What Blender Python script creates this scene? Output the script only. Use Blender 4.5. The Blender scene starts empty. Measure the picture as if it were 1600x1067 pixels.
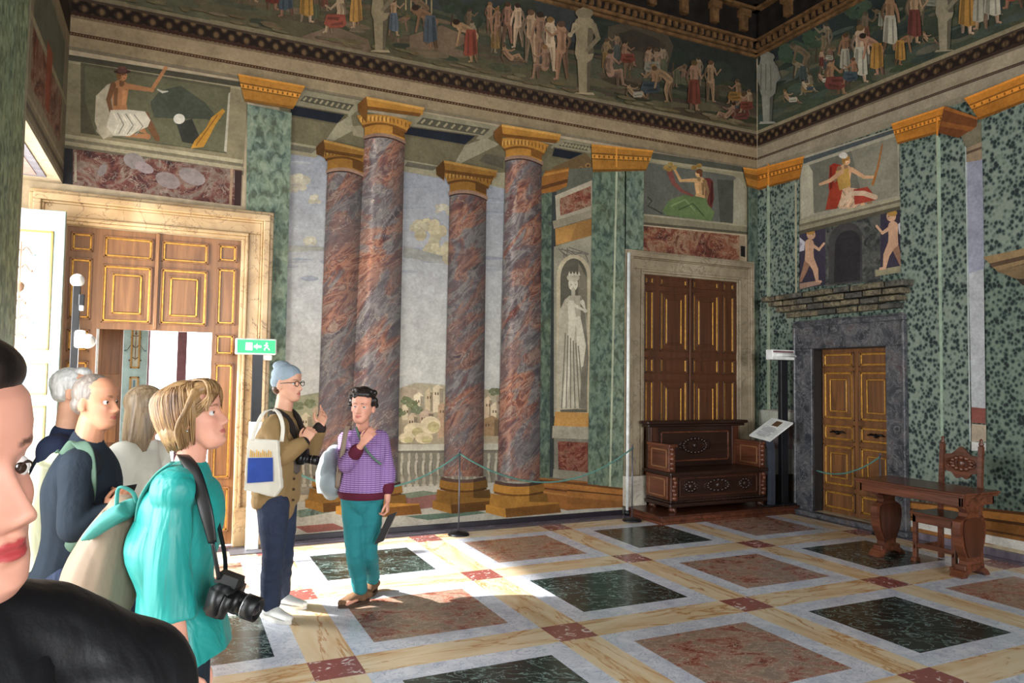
import bpy, bmesh, math, random
from mathutils import Vector, Matrix, Euler, noise
from mathutils.geometry import tessellate_polygon
random.seed(7)
SC = bpy.context.scene
COL = bpy.data.collections.new('hall'); SC.collection.children.link(COL)

# ---------------------------------------------------------------- camera model (metres; Z up; back wall runs along X)
FPX = 1129.0
CAM = Vector((-0.8784, -7.0040, 1.62)); YAW, PITCH, ROLL = .43857, .05037, .01390
_fw = Vector((math.sin(YAW)*math.cos(PITCH), math.cos(YAW)*math.cos(PITCH), math.sin(PITCH)))
_r = Vector((math.cos(YAW), -math.sin(YAW), 0)); _u = _r.cross(_fw)
CR = _r*math.cos(ROLL)+_u*math.sin(ROLL); CU = _u*math.cos(ROLL)-_r*math.sin(ROLL)
YB, XR, XL = .4003, 6.2484, -1.81        # back, right and left wall faces
def ray(x, y): return CR*((x-800)/FPX)+CU*((533.5-y)/FPX)+_fw
def onY(x, y, Y=YB):
    d = ray(x, y); return CAM+d*((Y-CAM.y)/d.y)
def onX(x, y, X=XR):
    d = ray(x, y); return CAM+d*((X-CAM.x)/d.x)
def onZ(x, y, z=0):
    d = ray(x, y); return CAM+d*((z-CAM.z)/d.z)
def at(x, y, dep): return CAM+ray(x, y)*dep

# ---------------------------------------------------------------- tagging
def tag(o, label=None, cat=None, group=None, kind=None):
    if label: o['label'] = label
    if cat: o['category'] = cat
    if group: o['group'] = group
    if kind: o['kind'] = kind
    return o
def link(o, parent=None):
    COL.objects.link(o)
    if parent is not None:
        o.parent = parent
        o.matrix_parent_inverse = parent.matrix_basis.inverted()   # parents here are top-level or untransformed
    return o
def empty(name, loc=(0, 0, 0), label=None, cat=None, group=None, rz=0):
    o = bpy.data.objects.new(name, None); o.location = loc; o.rotation_euler.z = rz; o.empty_display_size = .1
    COL.objects.link(o); return tag(o, label, cat, group)
def child(name, me, parent, label=None):
    """link a mesh whose coordinates are local to its parent"""
    o = bpy.data.objects.new(name, me); COL.objects.link(o); o.parent = parent
    if label: o['label'] = label
    return o

# ---------------------------------------------------------------- colour and nodes
def lin(c):
    c /= 255.; return c/12.92 if c <= .04045 else ((c+.055)/1.055)**2.4
def rgb(r, g, b, k=1): return (lin(r)*k, lin(g)*k, lin(b)*k, 1)
class NT:
    def __init__(s, name, rough=.6, spec=.3, metal=0):
        s.m = bpy.data.materials.new(name); s.m.use_nodes = True; s.t = s.m.node_tree
        s.b = s.t.nodes['Principled BSDF']; s.b.inputs['Roughness'].default_value = rough
        s.b.inputs['Specular IOR Level'].default_value = spec; s.b.inputs['Metallic'].default_value = metal
    def n(s, typ, **kw):
        o = s.t.nodes.new(typ)
        for k, v in kw.items():
            if k in o.inputs: s.set(o.inputs[k], v)
            else: setattr(o, k, v)
        return o
    def set(s, inp, v):
        if hasattr(v, 'is_output'): s.t.links.new(v, inp)
        else: inp.default_value = v
    def coord(s, scale=(1, 1, 1), rot=(0, 0, 0)):
        c = s.n('ShaderNodeTexCoord'); m = s.n('ShaderNodeMapping'); m.inputs['Scale'].default_value = scale; o = c.outputs['Object']
        if any(rot):
            r = s.n('ShaderNodeMapping'); r.inputs['Rotation'].default_value = rot; s.t.links.new(o, r.inputs['Vector']); o = r.outputs[0]
        s.t.links.new(o, m.inputs['Vector']); return m.outputs[0]
    def noise(s, vec, scale=5, detail=4, rough=.55, dist=0):
        return s.n('ShaderNodeTexNoise', Vector=vec, Scale=scale, Detail=detail, Roughness=rough, Distortion=dist).outputs['Fac']
    def ramp(s, fac, stops, interp='LINEAR'):
        r = s.n('ShaderNodeValToRGB'); s.t.links.new(fac, r.inputs[0]); e = r.color_ramp; e.interpolation = interp
        while len(e.elements) < len(stops): e.elements.new(.5)
        for k, (p, c) in enumerate(stops): e.elements[k].position = p; e.elements[k].color = c if len(c) == 4 else rgb(*c)
        return r.outputs[0]
    def mix(s, a, b, fac, mode='MIX'):
        m = s.n('ShaderNodeMix'); m.data_type = 'RGBA'; m.blend_type = mode
        s.set(m.inputs[0], fac); s.set(m.inputs[6], a); s.set(m.inputs[7], b); return m.outputs[2]
    def attr(s):
        return s.n('ShaderNodeAttribute', attribute_name='Col').outputs['Color']
    def color(s, c): s.set(s.b.inputs['Base Color'], c)
    def bump(s, h, st=.3, dist=.01):
        b = s.n('ShaderNodeBump'); b.inputs['Strength'].default_value = st; b.inputs['Distance'].default_value = dist
        s.t.links.new(h, b.inputs['Height']); s.t.links.new(b.outputs[0], s.b.inputs['Normal'])
def grey(a, b): return [(0, (a, a, a, 1)), (1, (b, b, b, 1))]
M = {}
def simple(name, c, rough=.6, spec=.3, metal=0, var=.12, scale=12, bump=0, stretch=(1, 1, 1)):
    t = NT(name, rough, spec, metal); v = t.coord(stretch); n = t.noise(v, scale)
    t.color(t.mix(rgb(*c), t.ramp(n, [(.3, (1-var*2.2,)*3+(1,)), (.7, (1+var*.6,)*3+(1,))]), 1.0, 'MULTIPLY'))
    if bump: t.bump(n, bump)
    M[name] = t.m; return t.m
def marble_veins(t, v, base, vein, scale, width=.035, dist=1.2):
    n = t.noise(v, scale, 6, .6, dist)
    s1 = t.n('ShaderNodeMath', operation='SUBTRACT'); t.t.links.new(n, s1.inputs[0]); s1.inputs[1].default_value = .5
    s2 = t.n('ShaderNodeMath', operation='ABSOLUTE'); t.t.links.new(s1.outputs[0], s2.inputs[0])
    return t.mix(vein, base, t.ramp(s2.outputs[0], [(0, (0, 0, 0, 1)), (width, (1, 1, 1, 1))]))
# floor stones ------------------------------------------------------
def floor_mats():
    R = .2
    t = NT('green_marble', R, .5); v = t.coord()
    c = t.ramp(t.noise(v, 3.5, 6, .65, .8), [(.3, (14, 22, 20)), (.55, (30, 44, 40)), (.75, (52, 68, 62))])
    c = marble_veins(t, t.coord((1, 1.6, 1), (0, 0, .5)), c, rgb(120, 138, 134), 4.2, .02, 1.6); t.color(c); M['green_marble'] = t.m
    t = NT('red_breccia', R, .5); v = t.coord((1, 1.5, 1), (0, 0, .3))
    c = t.ramp(t.noise(v, 3.4, 9, .68, 1.4), [(.28, (70, 52, 46)), (.40, (125, 62, 48)), (.45, (146, 96, 80)), (.52, (150, 124, 108)), (.6, (126, 106, 92)), (.68, (158, 134, 118)), (.8, (112, 70, 58))])
    c = marble_veins(t, v, c, rgb(186, 168, 150), 11, .02, 1); t.color(c); M['red_breccia'] = t.m
    t = NT('red_speckled_marble', R, .5); v = t.coord()
    c = t.ramp(t.noise(v, 16, 3, .5, 1.2), [(.5, (134, 74, 68)), (.6, (140, 82, 76)), (.66, (208, 190, 184))]); t.color(c); M['red_speckled_marble'] = t.m
    for nm, sc in (('yellow_marble_x', (.55, 2.8, 1)), ('yellow_marble_y', (2.8, .55, 1))):
        t = NT(nm, R, .5); v = t.coord(sc)
        c = t.ramp(t.noise(v, 2.6, 6, .55, .6), [(.25, (186, 148, 96)), (.45, (206, 180, 144)), (.6, (214, 194, 162)), (.8, (200, 172, 132))])
        c = marble_veins(t, v, c, rgb(172, 124, 72), 1.5, .022, .9); t.color(c); M[nm] = t.m
    t = NT('white_marble', R, .5); v = t.coord()
    c = t.ramp(t.noise(v, 6, 5, .6, .5), [(.3, (176, 180, 192)), (.6, (206, 208, 214))])
    c = marble_veins(t, v, c, rgb(154, 160, 180), 7, .026, 2.2); t.color(c); M['white_marble'] = t.m
    t = NT('purple_stone', .25, .5); v = t.coord((1, 3, 1))
    t.color(t.ramp(t.noise(v, 5, 5), [(.3, (78, 70, 80)), (.7, (112, 102, 112))])); M['purple_stone'] = t.m
floor_mats()
# fresco paints (all multiply by the painter's own colour attribute) -----------------------------
def paint_mats():
    def fin(t, c, nscale=9, amt=.2):
        v = t.coord(); c = t.mix(c, t.ramp(t.noise(v, nscale, 8, .65), [(.3, (1-amt,)*3+(1,)), (.7, (1.06,)*3+(1,))]), 1.0, 'MULTIPLY')
        t.color(c); M[t.m.name] = t.m
    t = NT('fresco_paint', .75, .15); fin(t, t.mix(t.attr(), t.ramp(t.noise(t.coord(), 34, 5, .7), [(.32, (.80, .78, .76, 1)), (.66, (1.08, 1.07, 1.04, 1))]), 1.0, 'MULTIPLY'), 5, .3)
    t = NT('fresco_green_marble', .65, .2); v = t.coord((1, 1, .7))
    a = t.noise(v, 17, 3, .5, .7); b = t.noise(v, 4, 4)
    c = t.ramp(a, [(.35, (40, 50, 46)), (.46, (80, 96, 84)), (.58, (112, 126, 108)), (.74, (138, 146, 126))])
    c = t.mix(c, t.ramp(b, [(.35, (104, 120, 112)), (.7, (138, 140, 104))]), .28); fin(t, t.mix(c, t.attr(), 1.0, 'MULTIPLY'), 30)
    t = NT('fresco_spotted_green', .65, .2); v = t.coord((1, 1, .85))
    vo = t.n('ShaderNodeTexVoronoi', Vector=v, Scale=26.0).outputs['Distance']; a2 = t.noise(v, 9, 3)
    m0 = t.n('ShaderNodeMath', operation='ADD'); t.t.links.new(vo, m0.inputs[0]); t.t.links.new(a2, m0.inputs[1]); mm = t.n('ShaderNodeMath', operation='MULTIPLY'); t.t.links.new(m0.outputs[0], mm.inputs[0]); mm.inputs[1].default_value = .62
    c = t.ramp(mm.outputs[0], [(.44, (34, 42, 42)), (.53, (62, 74, 70)), (.62, (100, 112, 102)), (.76, (124, 134, 120))])
    fin(t, t.mix(c, t.attr(), 1.0, 'MULTIPLY'), 30)
    t = NT('fresco_column_marble', .55, .25); RC = (0, -.72, 0); v = t.coord((2.2, 1, .8), RC)
    a = t.noise(v, 1.6, 5, .55, .9); a2 = t.noise(t.coord((2.1, 1, .8), RC), 3.4, 6, .6, .9); big = t.noise(t.coord((1.2, 1, .5), RC), 1.5, 2)
    g1 = t.ramp(a2, [(.32, (62, 52, 58)), (.44, (104, 94, 94)), (.50, (140, 132, 126)), (.56, (98, 88, 90)), (.64, (112, 78, 72)), (.74, (52, 40, 46))])
    g2 = t.ramp(a2, [(.30, (70, 36, 38)), (.42, (122, 74, 60)), (.50, (172, 120, 94)), (.55, (110, 66, 58)), (.62, (160, 130, 112)), (.72, (64, 38, 44))])
    c = t.mix(g1, g2, t.ramp(a, [(.46, (0, 0, 0, 1)), (.52, (1, 1, 1, 1))])); c = t.mix(c, rgb(96, 90, 92), t.ramp(big, [(.36, (.6, .6, .6, 1)), (.55, (0, 0, 0, 1))]))
    c = marble_veins(t, v, c, rgb(176, 158, 142), 2.6, .007, 1.5); fin(t, t.mix(c, t.attr(), 1.0, 'MULTIPLY'), 14)
    t = NT('fresco_red_marble', .6, .2); v = t.coord((1, 1, 1.2), (0, .5, 0))
    c = t.ramp(t.noise(v, 3.4, 7, .62, 1.5), [(.3, (38, 32, 34)), (.42, (92, 52, 46)), (.5, (124, 78, 62)), (.57, (140, 122, 104)), (.64, (104, 64, 50)), (.76, (64, 44, 42))])
    c = marble_veins(t, v, c, rgb(168, 150, 128), 5, .016, 2); fin(t, t.mix(c, t.attr(), 1.0, 'MULTIPLY'), 14)
    t = NT('fresco_dark_marble', .6, .2); v = t.coord()
    c = t.ramp(t.noise(v, 8, 7, .65, 1.2), [(.35, (34, 36, 38)), (.5, (84, 86, 84)), (.62, (112, 108, 102)), (.75, (56, 50, 52))]); fin(t, t.mix(c, t.attr(), 1.0, 'MULTIPLY'), 14)
    # patterned cornice strip: small diamonds in brown and ochre
    t = NT('fresco_patterned_band', .7, .15)
    sx = t.n('ShaderNodeSeparateXYZ'); t.t.links.new(t.coord(), sx.inputs[0]); ad = t.n('ShaderNodeMath', operation='ADD'); t.t.links.new(sx.outputs[0], ad.inputs[0]); t.t.links.new(sx.outputs[1], ad.inputs[1]); cx = t.n('ShaderNodeCombineXYZ'); t.t.links.new(ad.outputs[0], cx.inputs[0]); t.t.links.new(sx.outputs[2], cx.inputs[2])
    def wv(ry, sc):
        mp = t.n('ShaderNodeMapping'); mp.inputs['Rotation'].default_value = (0, ry, 0); t.t.links.new(cx.outputs[0], mp.inputs['Vector']); return t.n('ShaderNodeTexWave', Vector=mp.outputs[0], Scale=sc, wave_type='BANDS').outputs['Fac']
    w1, w2, w3 = wv(.78, 3.2), wv(-.78, 3.2), wv(0, 4.6)
    m = t.n('ShaderNodeMath', operation='MULTIPLY'); t.t.links.new(w1, m.inputs[0]); t.t.links.new(w2, m.inputs[1])
    c = t.ramp(m.outputs[0], [(.05, (44, 34, 30)), (.35, (92, 74, 56)), (.7, (134, 112, 82))])
    c = t.mix(c, rgb(48, 38, 32), t.ramp(w3, [(.6, (0, 0, 0, 1)), (.9, (.6, .6, .6, 1))]))
    fin(t, t.mix(c, t.attr(), 1.0, 'MULTIPLY'))
paint_mats()
def stone(name, stops, veins, vs=2.2, rough=.4, vw=.02, sc=(1, 1, 1), ns=2.5):
    t = NT(name, rough, .4); v = t.coord(sc); c = t.ramp(t.noise(v, ns, 7, .6, .5), stops)
    c = marble_veins(t, v, c, rgb(*veins), vs, vw, 2.0); t.color(c); M[name] = t.m
stone('beige_marble', [(.3, (156, 124, 84)), (.5, (182, 152, 112)), (.7, (196, 172, 134))], (104, 78, 54), 2.6, .4, .012)
stone('beige_stone', [(.3, (112, 98, 78)), (.5, (142, 126, 102)), (.7, (160, 146, 122))], (112, 98, 80), 3, .5, .02)
stone('dark_breccia', [(.3, (26, 27, 31)), (.45, (54, 56, 62)), (.58, (84, 82, 84)), (.66, (66, 50, 50)), (.75, (112, 110, 110))], (116, 114, 114), 5, .35, .02, ns=6)
stone('base_stone', [(.3, (150, 140, 126)), (.7, (200, 192, 176))], (120, 110, 100), 4, .5, .02)
def wood(name, dark, light, rough=.38, axis=2, sc=7, vn=.3):
    t = NT(name, rough, .4); s = [sc*2.2, sc*2.2, sc*2.2]; s[axis] = sc*.16
    v = t.coord(tuple(s)); a = t.noise(v, 1.0, 6, .6, .9)
    c = t.ramp(a, [(.3, dark), (.7, light)]); t.color(c); t.bump(a, .12, .004); M[name] = t.m
wood('door_wood', (98, 62, 36), (144, 100, 62)); wood('door_wood_dark', (62, 34, 20), (92, 54, 30)); wood('walnut', (46, 24, 16), (86, 48, 32), .28)
wood('walnut_flat', (58, 30, 20), (108, 62, 42), .25, 1); wood('door_wood_golden', (78, 48, 26), (128, 84, 46)); wood('walnut_x', (28, 16, 12), (52, 30, 22), .3, 0)
simple('gilding', (196, 142, 58), .35, .6, .55, .2, 30); simple('black_metal', (26, 27, 31), .4, .5, .3); simple('grey_metal', (96, 96, 104), .4, .5, .5)
simple('white_plastic', (226, 226, 222), .35, .4); simple('white_plaster', (228, 224, 216), .8, .2); simple('green_cord', (86, 128, 118), .6)
simple('black_skirting', (34, 28, 36), .35, .4); simple('dark_iron', (40, 38, 38), .35, .5, .8); simple('ochre_trim', (150, 96, 46), .6)
simple('dark_ceiling', (34, 28, 24), .7, .2, 0, .3, 6); simple('ceiling_gilt', (112, 82, 52), .6, .2, 0, .3, 12); simple('ceiling_blue', (40, 46, 62), .7, .2)
simple('cream_plaster', (176, 158, 130), .8, .2)

# ---------------------------------------------------------------- mesh builder
class MB:
    def __init__(s): s.v = []; s.f = []; s.mi = []; s.mats = []; s.sm = []
    def mid(s, m):
        if m not in s.mats: s.mats.append(m)
        return s.mats.index(m)
    def add(s, vs, fs, m, smooth=False):
        b = len(s.v); s.v += [tuple(v) for v in vs]; k = s.mid(m)
        for f in fs: s.f.append([b+i for i in f]); s.mi.append(k); s.sm.append(smooth)
        return s
    def box(s, a, b, m, bev=0):
        x0, y0, z0 = [min(p, q) for p, q in zip(a, b)]; x1, y1, z1 = [max(p, q) for p, q in zip(a, b)]
        if bev <= 0:
            vs = [(x, y, z) for x in (x0, x1) for y in (y0, y1) for z in (z0, z1)]
            return s.add(vs, [(0, 1, 3, 2), (4, 6, 7, 5), (0, 4, 5, 1), (2, 3, 7, 6), (0, 2, 6, 4), (1, 5, 7, 3)], m)
        bm = bmesh.new(); bmesh.ops.create_cube(bm, size=1)
        for v in bm.verts: v.co = Vector(((x0+x1)/2+v.co.x*(x1-x0), (y0+y1)/2+v.co.y*(y1-y0), (z0+z1)/2+v.co.z*(z1-z0)))
        bmesh.ops.bevel(bm, geom=bm.edges[:], offset=bev, segments=2, affect='EDGES', profile=.5)
        s.frombm(bm, m); return s
    def frombm(s, bm, m, smooth=False, mat=None):
        bm.verts.ensure_lookup_table()
        vs = [(mat @ v.co if mat else v.co) for v in bm.verts]
        s.add(vs, [[v.index for v in f.verts] for f in bm.faces], m, smooth); bm.free(); return s
    def obox(s, c, ax, ay, az, m):
        """oriented box: centre and three half-axis vectors"""
        c, ax, ay, az = map(Vector, (c, ax, ay, az))
        vs = [c+ax*i+ay*j+az*k for i in (-1, 1) for j in (-1, 1) for k in (-1, 1)]
        return s.add(vs, [(0, 1, 3, 2), (4, 6, 7, 5), (0, 4, 5, 1), (2, 3, 7, 6), (0, 2, 6, 4), (1, 5, 7, 3)], m)
    def prism(s, outline, d, m, smooth=False):
        """outline: list of 3-D points in one plane; d: extrusion vector"""
        n = len(outline); o = [Vector(p) for p in outline]; d = Vector(d)
        return s.add(o+[p+d for p in o], [list(range(n))[::-1], list(range(n, 2*n))]+[(i, (i+1) % n, n+(i+1) % n, n+i) for i in range(n)], m, smooth)
    def tube(s, pts, rad, m, seg=12, smooth=True, flat=None):
        """lofted tube through pts; rad: number, list, or list of (a,b) with flat giving the a-direction"""
        pts = [Vector(p) for p in pts]; n = len(pts)
        if not isinstance(rad, (list, tuple)): rad = [rad]*n
        vs = []; prev = None
        for i, p in enumerate(pts):
            t = (pts[min(i+1, n-1)]-pts[max(i-1, 0)])
            if t.length < 1e-9: t = Vector((0, 0, 1))
            t.normalize()
            if flat is not None:
                fl = Vector(flat[i]) if isinstance(flat[0], (list, tuple, Vector)) else Vector(flat)
                a = (fl-t*fl.dot(t))
                if a.length < 1e-6: a = t.orthogonal()
            elif prev is None: a = t.orthogonal()
            else:
                a = prev-t*prev.dot(t)
                if a.length < 1e-6: a = t.orthogonal()
            a.normalize(); prev = a; b = t.cross(a)
            r = rad[i]; ra, rb = r if isinstance(r, (list, tuple)) else (r, r)
            for k in range(seg):
                an = 2*math.pi*k/seg; vs.append(p+a*(ra*math.cos(an))+b*(rb*math.sin(an)))
        fs = [(i*seg+k, i*seg+(k+1) % seg, (i+1)*seg+(k+1) % seg, (i+1)*seg+k) for i in range(n-1) for k in range(seg)]
        s.add(vs, fs, m, smooth); b0 = len(s.v)-len(vs)
        for ring in (list(range(seg))[::-1], list(range((n-1)*seg, n*seg))):
            s.f.append([b0+i for i in ring]); s.mi.append(s.mid(m)); s.sm.append(False)
        return s
    def lathe(s, prof, m, c=(0, 0, 0), seg=24, smooth=True, ax=None):
        """prof: (radius, height) pairs around the vertical through c (or axis ax)"""
        c = Vector(c); q = Vector((0, 0, 1)).rotation_difference(Vector(ax).normalized()) if ax is not None else None
        vs = []
        for (r, h) in prof:
            for k in range(seg):
                p = Vector((r*math.cos(2*math.pi*k/seg), r*math.sin(2*math.pi*k/seg), h))
                if q: p = q @ p
                vs.append(c+p)
        n = len(prof)
        fs = [(i*seg+k, i*seg+(k+1) % seg, (i+1)*seg+(k+1) % seg, (i+1)*seg+k) for i in range(n-1) for k in range(seg)]
        fs += [list(range(seg))[::-1], list(range((n-1)*seg, n*seg))]
        return s.add(vs, fs, m, smooth)
    def ball(s, c, r, m, mat=None, seg=20, ring=12):
        bm = bmesh.new(); bmesh.ops.create_uvsphere(bm, u_segments=seg, v_segments=ring, radius=1)
        r = r if isinstance(r, (tuple, list)) else (r, r, r)
        T = Matrix.Translation(Vector(c)) @ (mat.to_4x4() if mat else Matrix.Identity(4)) @ Matrix.Diagonal((*r, 1))
        return s.frombm(bm, m, True, T)
    def mesh(s, name):
        me = bpy.data.meshes.new(name); me.from_pydata(s.v, [], s.f)
        for m in s.mats: me.materials.append(M[m] if isinstance(m, str) else m)
        me.polygons.foreach_set('material_index', s.mi); me.polygons.foreach_set('use_smooth', s.sm); me.update()
        return me
    def obj(s, name, parent=None, label=None, cat=None, group=None, kind=None):
        o = bpy.data.objects.new(name, s.mesh(name)); COL.objects.link(o)
        if parent is not None:
            o.parent = parent
            if s_world_parents.get(parent.name): o.matrix_parent_inverse = parent.matrix_basis.inverted()
        return tag(o, label, cat, group, kind)
s_world_parents = {}
def wempty(name, loc, label=None, cat=None, group=None):
    """an Empty at the thing's base whose parts are modelled in world coordinates"""
    o = empty(name, loc, label, cat, group)
    o.matrix_basis = Matrix.Translation(Vector(loc)); s_world_parents[o.name] = True; return o
# ================================================================ SETTING
S = 'structure'
ZC = 6.95          # underside of the ceiling
YF = -12.0         # wall behind the camera
def wall_boxes(name, spans, axis, face, thick, holes, mat, z1=ZC):
    """a wall with rectangular holes: spans (a0,a1) along the wall; holes (a0,a1,z0,z1)"""
    b = MB(); a0, a1 = spans
    cuts = sorted({a0, a1, *[h[0] for h in holes], *[h[1] for h in holes]})
    for p, q in zip(cuts, cuts[1:]):
        zs = [(0, z1)]
        for h in holes:
            if h[0] <= p+1e-6 and h[1] >= q-1e-6:
                zs = [(s0, s1) for (u, v) in zs for (s0, s1) in ((u, min(v, h[2])), (max(u, h[3]), v)) if s1-s0 > 1e-4]
        for (u, v) in zs:
            if axis == 'x': b.box((p, face, u), (q, face+thick, v), mat)
            else: b.box((face, p, u), (face+thick, q, v), mat)
    return b.obj(name, kind=S)
WICK = (-1.507, -.545, 0, 2.012)
wall_back = wall_boxes('wall_back', (-2.9, XR+.35), 'x', YB, .35, [(-1.763, -.311, 0, 2.92)], 'cream_plaster')
wall_right = wall_boxes('wall_right', (YF, YB), 'y', XR, .35, [(-1.569, -.555, .06, 2.03)], 'cream_plaster')
wall_left = wall_boxes('wall_left', (YF, YB), 'y', XL, -.62, [(-1.40, YB, 0, 3.275), (-5.3, -3.35, .0, 3.275)], 'cream_plaster')
wall_front = wall_boxes('wall_front', (XL-.62, XR+.35), 'x', YF, -.35, [(-.6, 1.0, .9, 4.2), (3.2, 4.8, .9, 4.2)], 'cream_plaster')
# the floor: one slab whose pattern is cut into the mesh
PX, PY = 1.4819, 1.4473; HN = .137; W1 = .29; W2 = .30
fb = MB(); fb.box((-6, YF-3, -.2), (XR+.4, 6, -.004), 'white_plaster')
def tile(x0, x1, y0, y1, m, z=0.0):
    x0, x1 = max(x0, -2.45), min(x1, XR); y0, y1 = max(y0, YF), min(y1, YB)
    if x1-x0 < 1e-3 or y1-y0 < 1e-3: return
    fb.add([(x0, y0, z), (x1, y0, z), (x1, y1, z), (x0, y1, z)], [(0, 1, 2, 3)], m)
for i in range(-1, 5):
    for j in range(0, 9):
        x, y = i*PX, -j*PY
        tile(x-HN, x+HN, y-HN, y+HN, 'red_speckled_marble')
        if i < 4:
            tile(x+HN, x+PX-HN, y-HN, y+HN, 'yellow_marble_x')
        tile(x-HN, x+HN, y-PY+HN, y-HN, 'yellow_marble_y')
        if i < 4:
            X0, X1, Y0, Y1 = x+HN, x+PX-HN, y-PY+HN, y-HN; a, b, c, d = x+W1, x+PX-W1, y-PY+W2, y-W2
            for q in ((X0, a, Y0, Y1), (b, X1, Y0, Y1), (a, b, Y0, c), (a, b, d, Y1)): tile(*q, 'white_marble')
            tile(a, b, c, d, 'green_marble' if (i+j) % 2 == 0 else 'red_breccia')
tile(-2.45, XR, HN, YB, 'purple_stone'); tile(4*PX+HN, XR, YF, HN, 'purple_stone')
tile(-2.45, -PX-HN, YF, HN, 'yellow_marble_y')
fb.obj('floor', kind=S)
# room seen through the wicket: pale floor and walls, large bright windows
# ceiling: dark coffers with gilt mouldings
cb = MB(); cb.box((XL-.62, YF-.35, ZC+.32), (XR+.35, YB+.35, ZC+.5), 'dark_ceiling')
ceil = cb.obj('ceiling', kind=S)
gx = MB(); nx, ny = 5, 7
for i in range(nx+1):
    x = XL+(XR-XL)*i/nx; gx.box((x-.16, YF, ZC), (x+.16, YB, ZC+.32), 'dark_ceiling'); gx.box((x-.06, YF, ZC-.04), (x+.06, YB, ZC), 'ceiling_gilt')
for j in range(ny+1):
    y = YF+(YB-YF)*j/ny; gx.box((XL, y-.16, ZC+.002), (XR, y+.16, ZC+.318), 'dark_ceiling'); gx.box((XL, y-.06, ZC-.038), (XR, y+.06, ZC+.002), 'ceiling_gilt')
gx.obj('coffer_beams', ceil); 
gp = MB()
for i in range(nx):
    for j in range(ny):
        x = XL+(XR-XL)*(i+.5)/nx; y = YF+(YB-YF)*(j+.5)/ny
        gp.box((x-.5, y-.55, ZC+.27), (x+.5, y+.55, ZC+.33), 'ceiling_blue'); gp.lathe([(.02, .2), (.12, .22), (.18, .27)], 'ceiling_gilt', (x, y, ZC), 12)
gp.obj('coffer_panel', ceil)
# cornice: console frieze and dentils (real relief), running round the two seen walls
def zc(y): return onY(1183, y)[2]
def cornice(name, axis, face, a0, a1, sgn):
    b = MB()
    def bx(d, u, v, m, p=a0, q=a1):
        if axis == 'x': b.box((p, face, u), (q, face+sgn*d, v), m)
        else: b.box((face, p, u), (face+sgn*d, q, v), m)
    bx(.03, zc(92), zc(88), 'ceiling_gilt'); bx(.05, zc(86), zc(82), 'ceiling_gilt'); bx(.04, zc(82), zc(72), 'dark_ceiling')
    bx(.11, zc(72), zc(69), 'ceiling_gilt'); bx(.05, zc(69), zc(26), 'dark_ceiling'); bx(.14, zc(26), zc(22), 'ceiling_gilt'); bx(.20, zc(22), zc(14), 'dark_ceiling'); bx(.26, zc(14), zc(8), 'ceiling_gilt'); bx(.24, zc(8), ZC, 'dark_ceiling')
    n = int((a1-a0)/.105)
    for k in range(n): bx(.075, zc(81), zc(73), 'ceiling_gilt', a0+k*.105, a0+k*.105+.05)
    n = int((a1-a0)/.5)
    for k in range(n):
        c = a0+.25+k*.5; bx(.12, zc(60), zc(34), 'ceiling_gilt', c-.05, c+.05); bx(.15, zc(40), zc(30), 'ceiling_gilt', c-.08, c+.08)
    return b.obj(name, kind=S)
cornice('trim_1', 'x', YB, XL, XR, -1); cornice('trim_2', 'y', XR, YF, YB-.001, -1)

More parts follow.
